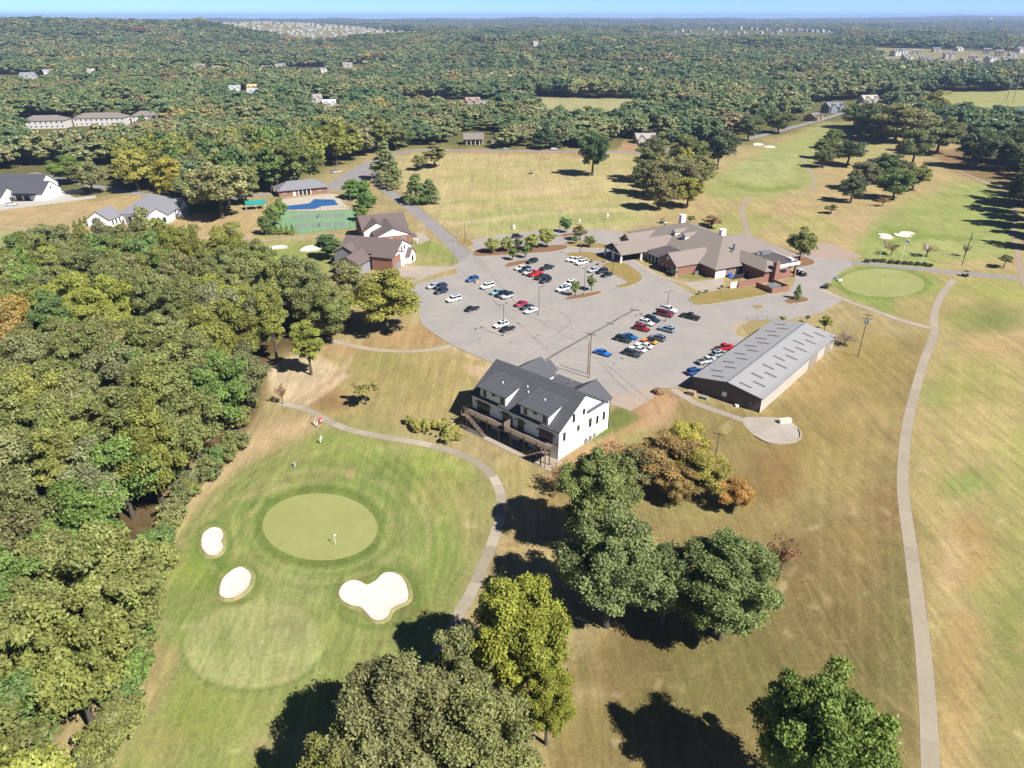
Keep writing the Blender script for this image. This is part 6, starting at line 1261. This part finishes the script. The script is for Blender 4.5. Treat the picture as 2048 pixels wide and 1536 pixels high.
def vmesh(kind):
    if kind in VM: return VM[kind]
    S = dict(sedan=(4.75, .92, 1.45), suv=(4.75, .95, 1.72), van=(5.05, .99, 1.86), jeep=(4.4, .94, 1.85), pickup=(5.75, 1.0, 1.88), coupe=(4.6, .93, 1.33))[kind]
    L, w, H = S; h = L / 2; parts = []
    b = MB(); belt = dict(sedan=.92, suv=1.06, van=1.12, jeep=1.12, pickup=1.14, coupe=.88)[kind]; hood = belt - (.06 if kind in ('jeep', 'pickup', 'van') else .16)
    if kind == 'pickup': loft(b, [(-h, w * .95, .42, 1.08, .1), (-h + .25, w, .36, 1.12, .08), (-.55, w, .32, 1.14, .08), (h - 1.6, w, .32, 1.14, .1), (h - .5, w * .98, .34, hood, .12), (h, w * .86, .42, hood - .12, .14)])
    else: loft(b, [(-h, w * .86, .42, belt - .12, .14), (-h + .3, w * .97, .32, belt, .14), (-h * .4, w, .26, belt, .12), (h * .35, w, .26, belt, .12), (h * .5, w * .99, .28, hood + .06, .14), (h - .45, w * .96, .32, hood - .04, .16), (h, w * .8, .42, hood - .2, .16)])
    parts.append(('body', b.mesh('body', CARP), CARP))
    cb = dict(sedan=(-h + .75, h - 1.45, -h + 1.45, h - 2.35), suv=(-h + .12, h - 1.35, -h + .5, h - 2.1), van=(-h + .08, h - 1.2, -h + .3, h - 1.75), jeep=(-h + .08, h - 1.45, -h + .18, h - 1.75), pickup=(-.75, h - 1.5, -.55, h - 2.3), coupe=(-h + .7, h - 1.6, -h + 1.7, h - 2.45))[kind]
    b = MB(); frustum(b, cb[0], cb[1], w * .9, belt - .03, cb[2], cb[3], w * .72, H - .06); parts.append(('cabin_glass', b.mesh('cabin_glass', CGLASS), None))
    b = MB(); frustum(b, cb[2] - .06, cb[3] + .06, w * .745, H - .09, cb[2] + .1, cb[3] - .1, w * .64, H)
    for s in (-1, 1):                               # pillars
        for xa, xb in ((cb[0], cb[2]), (cb[1], cb[3]), ((cb[0] + cb[1]) / 2, (cb[2] + cb[3]) / 2 - .1)): b.tube((xa, s * w * .91, belt - .03), (xb, s * w * .735, H - .08), .055, .05, 4, caps=False)
    parts.append(('roof', b.mesh('roof', CARP), CARP))
    if kind == 'pickup': b = MB(); b.box(-h + .12, -.85, -w * .78, w * .78, 1.122, 1.135); parts.append(('bed', b.mesh('bed', PLAST), None))
    else:
        b = MB(); b.box(cb[2] + .4, cb[3] - .5, -w * .4, w * .4, H, H + .012); parts.append(('sunroof', b.mesh('sunroof', CGLASS), None))
    r = .42 if kind in ('pickup', 'jeep') else .35; wh = MB(); wh.tube((0, -.12, 0), (0, .12, 0), r, r, 16); rim = MB(); rim.tube((0, -.13, 0), (0, .13, 0), r * .62, r * .62, 10)
    parts.append(('wheel', wh.mesh('wheel', TYRE), [(x, s * (w - .1), r) for x in (-h * .6, h * .62) for s in (-1, 1)], rim.mesh('rim', RIMM)))
    b = MB().box(-.06, .07, -.2, .2, -.07, .08); parts.append(('headlight', b.mesh('headlight', LAMPW), [(h - .12, s * w * .58, hood - .3) for s in (-1, 1)], None))
    b = MB().box(-.07, .06, -.14, .14, -.1, .12); parts.append(('taillight', b.mesh('taillight', LAMPR), [(-h + .08, s * w * .7, belt - .3) for s in (-1, 1)], None))
    b = MB().box(-.08, .1, -.07, .07, -.07, .07); parts.append(('mirror', b.mesh('mirror', PLAST), [(cb[1] - .35, s * (w + .07), belt + .05) for s in (-1, 1)], None))
    b = MB().box(-.06, .05, -w * .78, w * .78, -.1, .1); parts.append(('bumper', b.mesh('bumper', PLAST), [(h - .02, 0, .42), (-h + .02, 0, .45)], None))
    for p in parts:
        me = p[1]; bm = bmesh.new(); bm.from_mesh(me); bmesh.ops.recalc_face_normals(bm, faces=bm.faces)
        if p[0] == 'body': bmesh.ops.bevel(bm, geom=[e for e in bm.edges if e.calc_face_angle(0) > .5], offset=.04, segments=1, affect='EDGES')
        bm.to_mesh(me); bm.free()
    VM[kind] = parts; return parts
def car(kind, col, label, uv, head, roofcol=None, name=None):
    p = G(uv[0], uv[1], .75); nm = name or {'pickup': 'pickup_truck', 'van': 'boxy_suv', 'suv': 'suv', 'jeep': 'off_road_car', 'sedan': 'sedan', 'coupe': 'coupe'}[kind]
    t = thing(nm, label, 'pickup' if kind == 'pickup' else 'car', (p.x, p.y, .02), math.radians(head), 'vehicles parked in the lot')
    for q in vmesh(kind):
        if q[0] in ('wheel', 'headlight', 'taillight', 'mirror', 'bumper'):
            for l in q[2]:
                o = link(q[0], q[1], t, loc=l)
                if q[3]: link('rim', q[3], o)
        else:
            o = link(q[0], q[1], t)
            if q[2] is not None: o.color = (*(roofcol if roofcol and q[0] == 'roof' else col), 1)
    return t
CW = (.75, .75, .75); CB = (.012, .013, .016); CN = (.014, .022, .045); CS = (.42, .44, .47); CR = (.35, .012, .02); CBL = (.01, .10, .36); CG = (.06, .065, .07); CM = (.16, .012, .03)
LA = 219
K1 = lambda x, y: zK([(x, y)])[0]
car('sedan', CS, 'silver sedan at the lot edge beside two navy suvs', K1(205, 560), LA); car('suv', CN, 'navy suv between the silver sedan and another navy suv', K1(322, 572), LA); car('suv', CN, 'navy suv on the outside of the group of three', K1(332, 645), LA)
car('suv', (.02, .09, .26), 'blue suv parked alone next to the white boxy suv', K1(825, 455), LA); car('van', CW, 'white boxy suv parked alone with empty bays round it', K1(532, 770), LA); car('van', CW, 'white boxy suv beside the light blue sedan', K1(1060, 565), LA)
car('sedan', CB, 'black sedan alone with its red tail lights out', K1(820, 915), 39); car('sedan', (.2, .36, .42), 'light teal sedan beside a black suv', K1(1205, 655), LA); car('suv', CN, 'black suv squeezed between teal sedan and silver jeep', K1(1290, 692), LA)
car('jeep', CS, 'silver off road car with a black roof', K1(1370, 722), LA, CB); car('sedan', (.33, .015, .05), 'crimson sedan beside the charcoal sedan', K1(1590, 838), LA); car('sedan', (.05, .055, .065), 'charcoal sedan between crimson and white sedans', K1(1688, 890), LA)
car('sedan', CW, 'white sedan at the foot of a lamp post', K1(1745, 945), LA); car('suv', CW, 'white crossover beside the black sedan by the double lamp', K1(1275, 1170), LA); car('sedan', CB, 'black sedan directly beside the double lamp post', K1(1378, 1232), 39)
D1 = lambda x, y: zD([(x, y)])[0]; A1 = lambda x, y: zA([(x, y)])[0]; C1 = lambda x, y: zC([(x, y)])[0]; B1 = lambda x, y: zB([(x, y)])[0]
car('suv', CB, 'black suv parked right by the slim island trees', D1(848, 832), LA); car('sedan', CW, 'white sedan first in the tight upper row', D1(688, 920), LA); car('suv', CN, 'dark suv second in the tight upper row', D1(752, 948), LA)
car('jeep', CS, 'silver grey jeep third in the tight upper row', D1(800, 985), LA); car('pickup', (.55, .012, .012), 'bright red pickup with black bed cover', D1(895, 1003), 39); car('pickup', CB, 'black pickup parked across from the red pickup', D1(1052, 920), 39)
car('pickup', (.03, .022, .026), 'dark brown pickup beside the red one', A1(1165, 300), 39); car('jeep', CB, 'black jeep at the end of the upper row', A1(1192, 330), LA)
car('sedan', CW, 'white sedan first of the white cars by the grassy island', D1(1385, 800), LA); car('suv', CW, 'white suv in the middle of the white cars', D1(1455, 815), LA); car('van', CW, 'long white van last of the white cars', D1(1525, 850), LA)
car('sedan', CS, 'silver sedan beside two dark cars near the entrance', D1(1685, 950), LA); car('suv', CN, 'dark teal suv between silver and black cars', D1(1800, 968), LA); car('sedan', CB, 'black sedan against the dry grass island kerb', D1(1872, 1012), LA)
car('van', (.6, .66, .75), 'pale blue van behind the young island tree', A1(1335, 398), LA); car('suv', CW, 'white suv half hidden by the young island tree', A1(1388, 352), LA)
RA = -37
car('pickup', CW, 'white pickup with dark bed behind the maroon suv', C1(1262, 172), RA); car('van', CM, 'maroon suv beside the tall lamp post', C1(1205, 252), RA); car('pickup', CB, 'black pickup alone across the aisle from the maroon suv', C1(1680, 300), RA + 180)
car('suv', (.012, .035, .06), 'dark navy suv next to a white suv by the lamp', C1(968, 348), RA); car('suv', CW, 'white suv between navy and red suvs', C1(868, 415), RA); car('suv', (.26, .006, .02), 'dark red suv beside the white one', C1(775, 518), RA)
car('suv', (.22, .30, .38), 'light steel blue suv facing the dark red one', C1(1238, 535), RA + 180); car('suv', (.13, .16, .22), 'slate blue suv beside the orange sports car', C1(1068, 698), RA + 180); car('coupe', (.008, .09, .30), 'blue coupe tucked beside a dark teal suv', C1(556, 665), RA)
car('suv', (.016, .035, .042), 'dark teal suv beside the blue coupe', C1(428, 722), RA); car('coupe', (.72, .28, .03), 'orange sports car between slate suv and white sedans', C1(915, 752), RA + 180, CB); car('sedan', CW, 'white sedan touching the orange sports car bay', C1(828, 838), RA + 180)
car('sedan', CW, 'white sedan beside the dark slate suv', C1(708, 905), RA + 180); car('suv', (.035, .05, .062), 'dark slate suv at the end of the double row', C1(592, 985), RA); car('sedan', (.01, .13, .5), 'bright blue sedan parked alone in the empty bays', A1(1660, 918), RA)
car('pickup', (.4, .012, .025), 'red pickup parked against the shed side', B1(1020, 1118), 24); car('suv', (.3, .36, .36), 'silver suv between red and silver pickups at the shed', B1(985, 1162), 24); car('pickup', CS, 'silver pickup parked against the shed side', B1(890, 1215), 24); car('suv', (.01, .07, .3), 'blue suv nearest the shed\'s gable corner', B1(800, 1297), 24)
car('suv', CB, 'black suv on the drive behind the island trees', D1(650, 492), 10); car('sedan', CW, 'white sedan under the pines on the range road', (1108, 297), 5); car('sedan', CS, 'grey sedan under the pines by the cottage', (1012, 297), 8); car('van', CS, 'grey van parked under trees by the pool lot', (672, 343), 30); car('suv', CW, 'white suv on the white driveway beside black garage', (22, 408), 10)
def cart(label, uv, head, body=CB, top=(.03, .03, .035)):
    p = G(uv[0], uv[1], .8); t = thing('golf_cart', label, 'golf cart', (p.x, p.y, .03), math.radians(head), 'golf carts')
    b = MB(); loft(b, [(-1.15, .5, .28, .75, .1), (-.9, .6, .25, .8, .1), (-.1, .6, .25, .45, .05), (.4, .6, .25, .45, .05), (.7, .58, .28, .8, .12), (1.15, .42, .3, .6, .1)]); b.build('body', CARP, t, col=body)
    part(t, 'seat', PLAST, (-.55, -.05, -.55, .55, .45, .7), (-.7, -.555, -.55, .55, .45, 1.15)); b = MB(); b.slab([(-1.0, -.62, 1.9), (.75, -.62, 1.9), (.75, .62, 1.9), (-1.0, .62, 1.9)], .07); b.build('canopy', CARP, t, col=top)
    for x in (-.9, .68):
        for y in (-.55, .55): MB().tube((x, y, .5), (x, y, 1.85), .025, .025, 5).build('canopy_post', PLAST, t)
    for x in (-.75, .75):
        for y in (-.55, .55): MB().tube((x, y - .09, .22), (x, y + .09, .22), .22, .22, 12).build('wheel', TYRE, t)
zW = zm(1560, 440, 5.12)
for k, (x, y) in enumerate([(165, 520), (205, 535), (245, 552)]): cart('dark golf cart in the row beside the clubhouse columns', zW([(x, y)])[0], 200, CB, (.5, .5, .52) if k % 2 else (.3, .3, .32))
cart('dark green utility cart behind the clubhouse chimney', (1325, 443), 30, (.015, .06, .04), (.02, .05, .035)); cart('white golf cart beside the green utility cart', (1332, 450), 20, CW, CW); cart('dark ball picker cart out on the driving range', (1062, 345), 170, CB, CB); cart('black golf cart at the path junction by the drive', (1931, 548), 100, CB, CB)

# ------------------------------------------------------------------ poles, wires, flags
POLEM = mat('pole_metal', A(120, 112, 108), .5, .08); POLEW = mat('pole_wood', A(166, 140, 116), .9, .15, 2); LAMPH = mat('lamp_head', A(170, 160, 156), .5, .05); PALE = mat('pale_pole', A(196, 194, 194), .5, .06)
def height_to(u, v, vt):
    p = G(u, v); lo, hi = 1.0, 40.0
    for _ in range(30):
        m = (lo + hi) / 2
        if to_px(p.x, p.y, m)[1] > vt: lo = m
        else: hi = m
    return p, lo
def lamp_post(label, u, v, vt, heads=2, rz=.6, m=None):
    p, h = height_to(u, v, vt); t = thing('lamp_post', label, 'lamp post', (p.x, p.y, .02), rz, 'parking lot lamp posts'); m = m or POLEM
    MB().tube((0, 0, -.1), (0, 0, .7), .28, .28, 12).build('base', CONC, t); MB().tube((0, 0, .6), (0, 0, h), .10, .07, 8).build('pole', m, t)
    for s in ([-1, 1] if heads == 2 else [1]):
        MB().tube((0, 0, h - .1), (s * .75, 0, h), .04, .04, 5).build('arm', m, t); part(t, 'lamp_head', LAMPH, (min(s * .7, s * 1.45), max(s * .7, s * 1.45), -.22, .22, h - .08, h + .1))
    return t
lamp_post('double headed lamp post standing by the lone black sedan', 1007.5, 672, 608); lamp_post('lamp post standing by the white sedan', 1077.5, 629, 573, 1, .2); lamp_post('tall lamp post among the maroon and navy suvs', 1331.6, 643, 583); lamp_post('lamp post on the two tree island', 1168, 590, 535, 2, 1.0)
lamp_post('lamp post by the black sedan at the grass island', 1225, 546, 490, 1, .4); lamp_post('lamp post behind the white vans', 1160.5, 513, 463, 1, .4); lamp_post('lamp post on the mulch island between round trees', 1039.6, 505, 474, 2, .8); lamp_post('broad topped lamp post at the townhouse lawn corner', 909.5, 526, 459, 2, .1, PALE); lamp_post('lamp post on the far kerb island of the junction', 930, 488, 441, 2, .2)
lamp_post('pale lamp post beside the entrance road pines', 817.5, 424, 396, 2, .1, PALE); lamp_post('lamp post up the entrance road', 766, 404, 367, 2, .2); lamp_post('thin lamp post behind the single dark tree', 1119, 465, 423, 2, .3); lamp_post('pale post by the evergreen clump', 703, 418, 384, 1, .3, PALE)
def utility_pole(label, u, v, vt, arms=1, tr=0, lean=0.0, m=None, rz=-.5, z0=0.0):
    p, h = height_to(u, v, vt); t = thing('utility_pole', label, 'utility pole', (p.x, p.y, 0), rz, 'wooden utility poles'); t.rotation_euler = (0, lean, rz)
    MB().tube((0, 0, -.2), (0, 0, h), .14, .10, 10).build('pole', m or POLEW, t)
    for k in range(arms):
        z = h - .35 - k * .9; part(t, 'crossarm', m or POLEW, (-1.2, 1.2, -.06, .06, z - .07, z + .07))
        for x in (-1.1, -.5, .5, 1.1): MB().tube((x, 0, z + .07), (x, 0, z + .27), .05, .04, 6).build('insulator', LAMPH, t)
    for k in range(tr):
        a = k * 2.1; MB().tube((.42 * math.cos(a), .42 * math.sin(a), h - 2.6), (.42 * math.cos(a), .42 * math.sin(a), h - 1.6), .27, .27, 10).build('transformer', mat('transformer_grey', A(196, 206, 214), .4), t)
    return Vector((p.x, p.y, h - .1))
u1 = utility_pole('thick utility pole behind the white house roof', 1178, 756, 666, 1); utility_pole('shorter pole standing close to the thick utility pole', 1175, 748, 684, 0); u2 = utility_pole('utility pole with three transformers beside the shed', 1716, 713, 628, 2, 3)
u3 = utility_pole('dark leaning utility pole by the practice green drive', 1923, 532, 464, 0, 1, .03, mat('pole_dark', A(96, 84, 76), .9)); u4 = utility_pole('wooden pole rising out of the autumn trees', 1426, 948, 865, 1); u5 = utility_pole('utility pole behind the pool house', 560, 400, 355, 1)
def wire(label, a, b, sag=.8, n=10, r=.018, offs=((0, 0),)):
    t = thing('power_line', label, 'wire', a)
    for o in offs:
        m = MB(); pts = [a.lerp(b, k / n) + Vector((o[0], o[0] * .3, o[1] - sag * 4 * (k / n) * (1 - k / n))) - a for k in range(n + 1)]
        for p, q in zip(pts, pts[1:]): m.tube(p, q, r, r, 4, caps=False)
        m.build('strand', mat('wire_grey', A(150, 146, 140), .5), t)
wire('thin wires from the autumn tree pole to the transformer pole', u4, u2, 1.2, offs=((-.9, 0), (0, -.1), (.9, 0))); wire('single wire from transformer pole towards the practice green', u2, u3, 1.0); wire('wires crossing the lot from the thick pole', u1, G(1008, 610, 9), 1.0, offs=((0, 0),)); wire('wires between pool house pole and the woods', u5, u5 + Vector((70, 24, -1)), .8, offs=((0, 0), (0, -1.2)))
FLR = mat('flag_red', (.45, .04, .05), .8, .2, 3); FLW = mat('flag_white', (.7, .7, .7), .8, .05); FLB = mat('flag_blue', (.03, .06, .25), .8, .1)
def flagpole(label, b, top, kind):
    (bu, bv), (tu, tv) = zW([b, top]); p, h = height_to(bu, bv, tv); t = thing('flagpole', label, 'flagpole', (p.x, p.y, 0), -.4, 'flagpoles beside the drive')
    MB().tube((0, 0, 0), (0, 0, .4), .25, .2, 10).build('base', CONC, t); MB().tube((0, 0, .3), (0, 0, h), .075, .045, 8).build('pole', mat('white_pole', (.8, .8, .78)), t)
    bm = bmesh.new(); bmesh.ops.create_uvsphere(bm, u_segments=8, v_segments=6, radius=.12); me = bpy.data.meshes.new('finial'); bm.to_mesh(me); bm.free(); me.materials.append(RIMM); link('finial', me, t, loc=(0, 0, h + .1))
    f = MB(); n = 8; hh = 1.5 if kind != 'plain' else 1.2
    strips = 7 if kind == 'stars' else 3
    for k in range(n):
        xa, xb = k * .13, (k + 1) * .13; ya, yb = .16 * math.sin(k * 1.25), .16 * math.sin((k + 1) * 1.25); da, db = .09 * k, .09 * (k + 1)
        for s in range(strips):
            z1 = h - .2 - hh * s / strips; z2 = h - .2 - hh * (s + 1) / strips
            mi = (0 if s % 2 == 0 else 1) if kind == 'stars' else (2 if s == 1 and kind == 'blue' else 1)
            if kind == 'stars' and s < 4 and k < 4: mi = 2
            f.face([(xa, ya, z1 - da), (xb, yb, z1 - db), (xb, yb, z2 - db), (xa, ya, z2 - da)], mi)
    f.build('flag', [FLR, FLW, FLB], t)
flagpole('flagpole with a limp red, white and blue flag', (1012, 425), (1062, 200), 'stars'); flagpole('middle and tallest flagpole with a white and blue flag', (1230, 452), (1280, 180), 'blue'); flagpole('shortest flagpole with a small white flag', (1440, 460), (1490, 245), 'plain')
for u, v, vt, l in [(1158, 450, 438, 'white feather banner by the single dark tree'), (1214, 440, 426, 'white feather banner at the range tee rope')]:
    p, h = height_to(u, v, vt); t = thing('feather_banner', l, 'banner', (p.x, p.y, 0), .4, 'feather banners on the range'); MB().tube((0, 0, 0), (0, 0, h), .03, .02, 6).build('pole', PALE, t)
    b = MB(); b.face([(.03, 0, .9), (.75, .06, 1.1), (.8, .08, h * .8), (.03, 0, h)], 0); b.face([(.1, -.01, h * .45), (.72, .05, h * .42), (.72, .05, h * .6), (.1, -.01, h * .62)], 1); b.face([(.1, .01, h * .45), (.72, .07, h * .42), (.72, .07, h * .6), (.1, .01, h * .62)], 1); b.build('cloth', [FLW, FLB], t)
rp = [Vector((*p, 0)) for p in gp(zD([(1480, 372), (1640, 330), (1830, 290), (2080, 255)]))]; t = thing('tee_rope', 'pale rope line edging the range tee', 'rope', rp[0]); b = MB()
for p, q in zip(rp, rp[1:]): b.tube(p - rp[0] + Vector((0, 0, .5)), q - rp[0] + Vector((0, 0, .5)), .05, .05, 5)
b.build('rope', PALE, t)
for p in rp: MB().tube(p - rp[0], p - rp[0] + Vector((0, 0, .6)), .05, .05, 6).build('stake', PALE, t)
for u, v in [(1022, 332), (1103, 323), (1076, 350), (1168, 374), (1129, 400), (942, 324), (1009, 357)]:
    p = G(u, v); t = thing('range_marker', 'thin pale yardage stake on the driving range', 'marker', p, 0, 'yardage stakes on the range'); MB().tube((0, 0, 0), (0, 0, 2.2), .06, .05, 6).build('stake', mat('yellow_stake', (.7, .66, .35), .7), t); part(t, 'plate', mat('yellow_stake', (.7, .66, .35)), (-.2, .2, -.03, .03, 1.6, 2.2))
# transmission line of twin poles
TWN = mat('steel_pale', A(206, 214, 220), .5, .05)
for u, v, vt, l in [(2018, 207, 154, 'pale twin pole power pylon standing in the right meadow'), (1950, 178, 138, 'pale twin pole pylon before the dark trees'), (1832, 150, 119, 'pale twin pole pylon in front of the estate houses'), (1750, 128, 80, 'pale twin pole pylon at the estate\'s end')]:
    p, h = height_to(u, v, vt); z = tz(p.x, p.y) if math.hypot(p.x, p.y) > 540 else 0; t = thing('power_pylon', l, 'pylon', (p.x, p.y, z), -.5, 'twin pole pylons'); h = min(h, 34)
    for x in (-3, 3): MB().tube((x, 0, 0), (x, 0, h), .42, .3, 8).build('pole', TWN, t)
    part(t, 'crossarm', TWN, (-7, 7, -.2, .2, h - 3, h - 2.4)); part(t, 'brace', TWN, (-3, 3, -.12, .12, h * .55, h * .55 + .3))
# small things round the shed pad, lot and path
def crate(label, uv, rz, col, s=(1.2, .7, .6), name='crate', cat='crate'):
    p = G(*uv); t = thing(name, label, cat, p, rz); m = mat('paint_' + name, col, .7, .1, objcol=True); o = part(t, 'body', m, (-s[0], s[0], -s[1], s[1], .02, s[2])); o.color = (*col, 1); o = part(t, 'cover', m, (-s[0] - .05, s[0] + .05, -s[1] - .05, s[1] + .05, s[2] + .002, s[2] + .08)); o.color = (*[c * .8 for c in col], 1)
zS = zm(1240, 780, 5.39)
crate('cream trailer standing on the round pale pad', zS([(1775, 348)])[0], .2, (.62, .55, .45), (1.4, .5, .8), 'trailer', 'trailer'); crate('tarp covered pile beside the shed gable', zS([(770, 50)])[0], -.6, (.36, .26, .2), (.9, .6, .9), 'tarp_pile', 'pile'); crate('grey mower deck beside the shed gable', zS([(910, 95)])[0], -.6, (.25, .28, .25), (.7, .5, .6), 'mower', 'mower'); crate('small white tub by the shed wall', zS([(1258, 178)])[0], .1, (.7, .7, .68), (.35, .35, .4), 'tub', 'tub')
crate('light blue sign box beside the practice green', zR([(330, 722)])[0], .4, (.2, .32, .48), (.25, .25, 1.0), 'sign_box', 'sign'); crate('white bench on the practice green slab', zR([(362, 738)])[0], .4, (.6, .6, .6), (.8, .3, .5), 'bench', 'bench'); crate('small wooden stand beside the blue suv bay', A1(628, 352), .6, (.4, .28, .18), (.5, .4, .9), 'notice_stand', 'stand')
crate('grey ball washer post above the putting green', (590, 933), .3, (.35, .37, .42), (.14, .14, .9), 'ball_washer', 'post'); crate('grey stone marker at the wood edge', (521, 752), .2, (.32, .33, .36), (.3, .2, .9), 'stone_marker', 'marker'); crate('white range ball cabinet beside the tee', D1(600, 385), .2, (.7, .7, .7), (.5, .4, 1.3), 'ball_cabinet', 'cabinet')
for i, (u, v, s) in enumerate([(1316, 786, 1.3), (1322, 783, .8)]):
    bm = bmesh.new(); bmesh.ops.create_icosphere(bm, subdivisions=3, radius=s)
    for q in bm.verts: q.co *= 1 + .22 * math.sin(q.co.x * 5 + i) * math.cos(q.co.y * 4) + rnd.uniform(-.06, .06); q.co.z *= .62
    me = bpy.data.meshes.new('boulder'); bm.to_mesh(me); bm.free(); me.materials.append(mat('rock', A(176, 136, 106), .95, .3, 1.5)); o = link('boulder', me, None, loc=G(u, v) + Vector((0, 0, s * .35))); tag(o, ['large brown boulder at the lot\'s dirt corner', 'small brown rock leaning on the large boulder'][i], 'boulder')
for x, y in [(1570, 170), (1625, 195), (1675, 172)]:
    u, v = A1(x, y); T('small', 'tuft_grass', 'pale ornamental tuft beside the white vans', u, v, 9, 1.0, (.16, .15, .05), 'tufts beside the vans', 'grass', vr=.5)
for x, y in [(1000, 660), (830, 705), (880, 695)]:
    u, v = B1(x, y); T('small', 'island_shrub', 'small shrub in the bed by the yard gate', u, v, 9, 1.4, (.07, .1, .03), 'shrubs by the yard gate', 'shrub', vr=.5)
# ------------------------------------------------------------------ golfers
def person(label, uv, face, shirt, legs, lean=.12, arm=.5):
    p = G(*uv); V_ = [(0, 0, .95), (lean * .3, 0, 1.2), (lean, 0, 1.42), (lean * 1.15, 0, 1.54), (lean * 1.3, 0, 1.68), (0, .1, .9), (.05, .13, .5), (0, .14, .06), (.14, .14, .03), (0, -.1, .9), (-.05, -.14, .5), (-.1, -.15, .06), (.05, -.15, .03),
          (lean, .2, 1.4), (lean + .1, .24, 1.14), (lean + arm * .7, .08, .98), (lean + arm * .85, .03, .92), (lean, -.2, 1.4), (lean + .1, -.24, 1.14), (lean + arm * .7, -.06, .96), (lean + arm * .85, 0, .90)]
    E_ = [(0, 1), (1, 2), (2, 3), (3, 4), (0, 5), (5, 6), (6, 7), (7, 8), (0, 9), (9, 10), (10, 11), (11, 12), (2, 13), (13, 14), (14, 15), (15, 16), (2, 17), (17, 18), (18, 19), (19, 20)]
    R_ = [.15, .14, .16, .06, .11, .1, .075, .05, .045, .1, .075, .05, .045, .075, .055, .04, .04, .075, .055, .04, .04]
    me = bpy.data.meshes.new('body'); me.from_pydata(V_, E_, []); o = bpy.data.objects.new('body', me); COL.objects.link(o)
    sk = o.modifiers.new('skin', 'SKIN'); o.modifiers.new('sub', 'SUBSURF').levels = 1
    for i, r in enumerate(R_): me.skin_vertices[0].data[i].radius = (r, r)
    me.skin_vertices[0].data[0].use_root = True
    dg = bpy.context.evaluated_depsgraph_get(); em = bpy.data.meshes.new_from_object(o.evaluated_get(dg)); bpy.data.objects.remove(o)
    for m in (mat('cloth_' + label[:14], shirt, .9, .08), mat('legs_' + label[:14], legs, .9, .08), mat('skin_tone', (.36, .2, .13), .6, .05), mat('hair', (.03, .02, .015), .8)): em.materials.append(m)
    for f in em.polygons:
        c = f.center; f.material_index = 3 if c.z > 1.69 else (2 if c.z > 1.49 or (c.x > lean + .2 and c.z < 1.1 and c.z > .8) else (0 if c.z > .93 else (1 if c.z > .5 else (1 if legs[0] < .5 else 2)))); f.use_smooth = True
    t = thing('person', label, 'person', p, face, 'golfers near the green'); link('body', em, t)
    b = MB(); b.tube((lean + arm * .85, .02, .95), (lean + arm * 1.5, .0, .05), .014, .01, 5); b.build('golf_club', RIMM, t); b = MB(); b.tube((lean * 1.3, 0, 1.72), (lean * 1.3, 0, 1.8), .12, .09, 10); b.tube((lean * 1.3, 0, 1.72), (lean * 1.3 + .12, 0, 1.72), .1, .07, 8); b.build('cap', mat('cap_' + label[:14], shirt, .8), t)
def pull_cart(label, uv, rz, col):
    t = thing('golf_bag_cart', label, 'golf bag', G(*uv), rz, 'golf bags on trolleys'); MB().tube((0, 0, .25), (.45, 0, 1.1), .16, .18, 10).build('bag', mat('bag_' + label[:10], col, .7), t)
    for y in (-.35, .35): MB().tube((0, y - .03, .16), (0, y + .03, .16), .16, .16, 12).build('wheel', TYRE, t)
    MB().tube((0, -.35, .16), (0, .35, .16), .02, .02, 5).build('axle', RIMM, t); MB().tube((.1, 0, .3), (-.6, 0, 1.0), .02, .02, 5).build('handle', RIMM, t)
person('golfer in a red shirt and white shorts by the cart path', (643, 846), 2.6, (.5, .03, .04), (.75, .75, .75)); person('golfer in a pink shirt stooping over a white bag', (629, 851), .6, (.62, .34, .36), (.75, .75, .75), .34, .4); person('golfer in white bending on the lime turf above the green', (641, 888), 1.0, (.76, .77, .8), (.7, .71, .74), .3, .4)
pull_cart('white golf bag trolley beside the two golfers', (632, 853), .4, (.7, .7, .7)); pull_cart('red golf bag trolley between the two golfers', (640, 848), 1.8, (.4, .03, .05))
# ------------------------------------------------------------------ the air: even haze round everything
hb = MB(); hb.box(-24000, 24000, -400, 14600, -40, max(float(Z.max()) + 34, 110))
haze = stuff(hb.build('haze', [])); haze['label'] = 'thin blue haze in the air over the land'; haze['category'] = 'haze'
hm = bpy.data.materials.new('haze_air'); hm.use_nodes = True; n = hm.node_tree.nodes; n.remove(n['Principled BSDF'])
pv = n.new('ShaderNodeVolumePrincipled'); pv.inputs['Color'].default_value = (.42, .57, .88, 1); pv.inputs['Density'].default_value = 1.05e-4; pv.inputs['Anisotropy'].default_value = 0.1
hm.node_tree.links.new(pv.outputs[0], n['Material Output'].inputs['Volume']); haze.data.materials.append(hm); haze.display_type = 'WIRE'
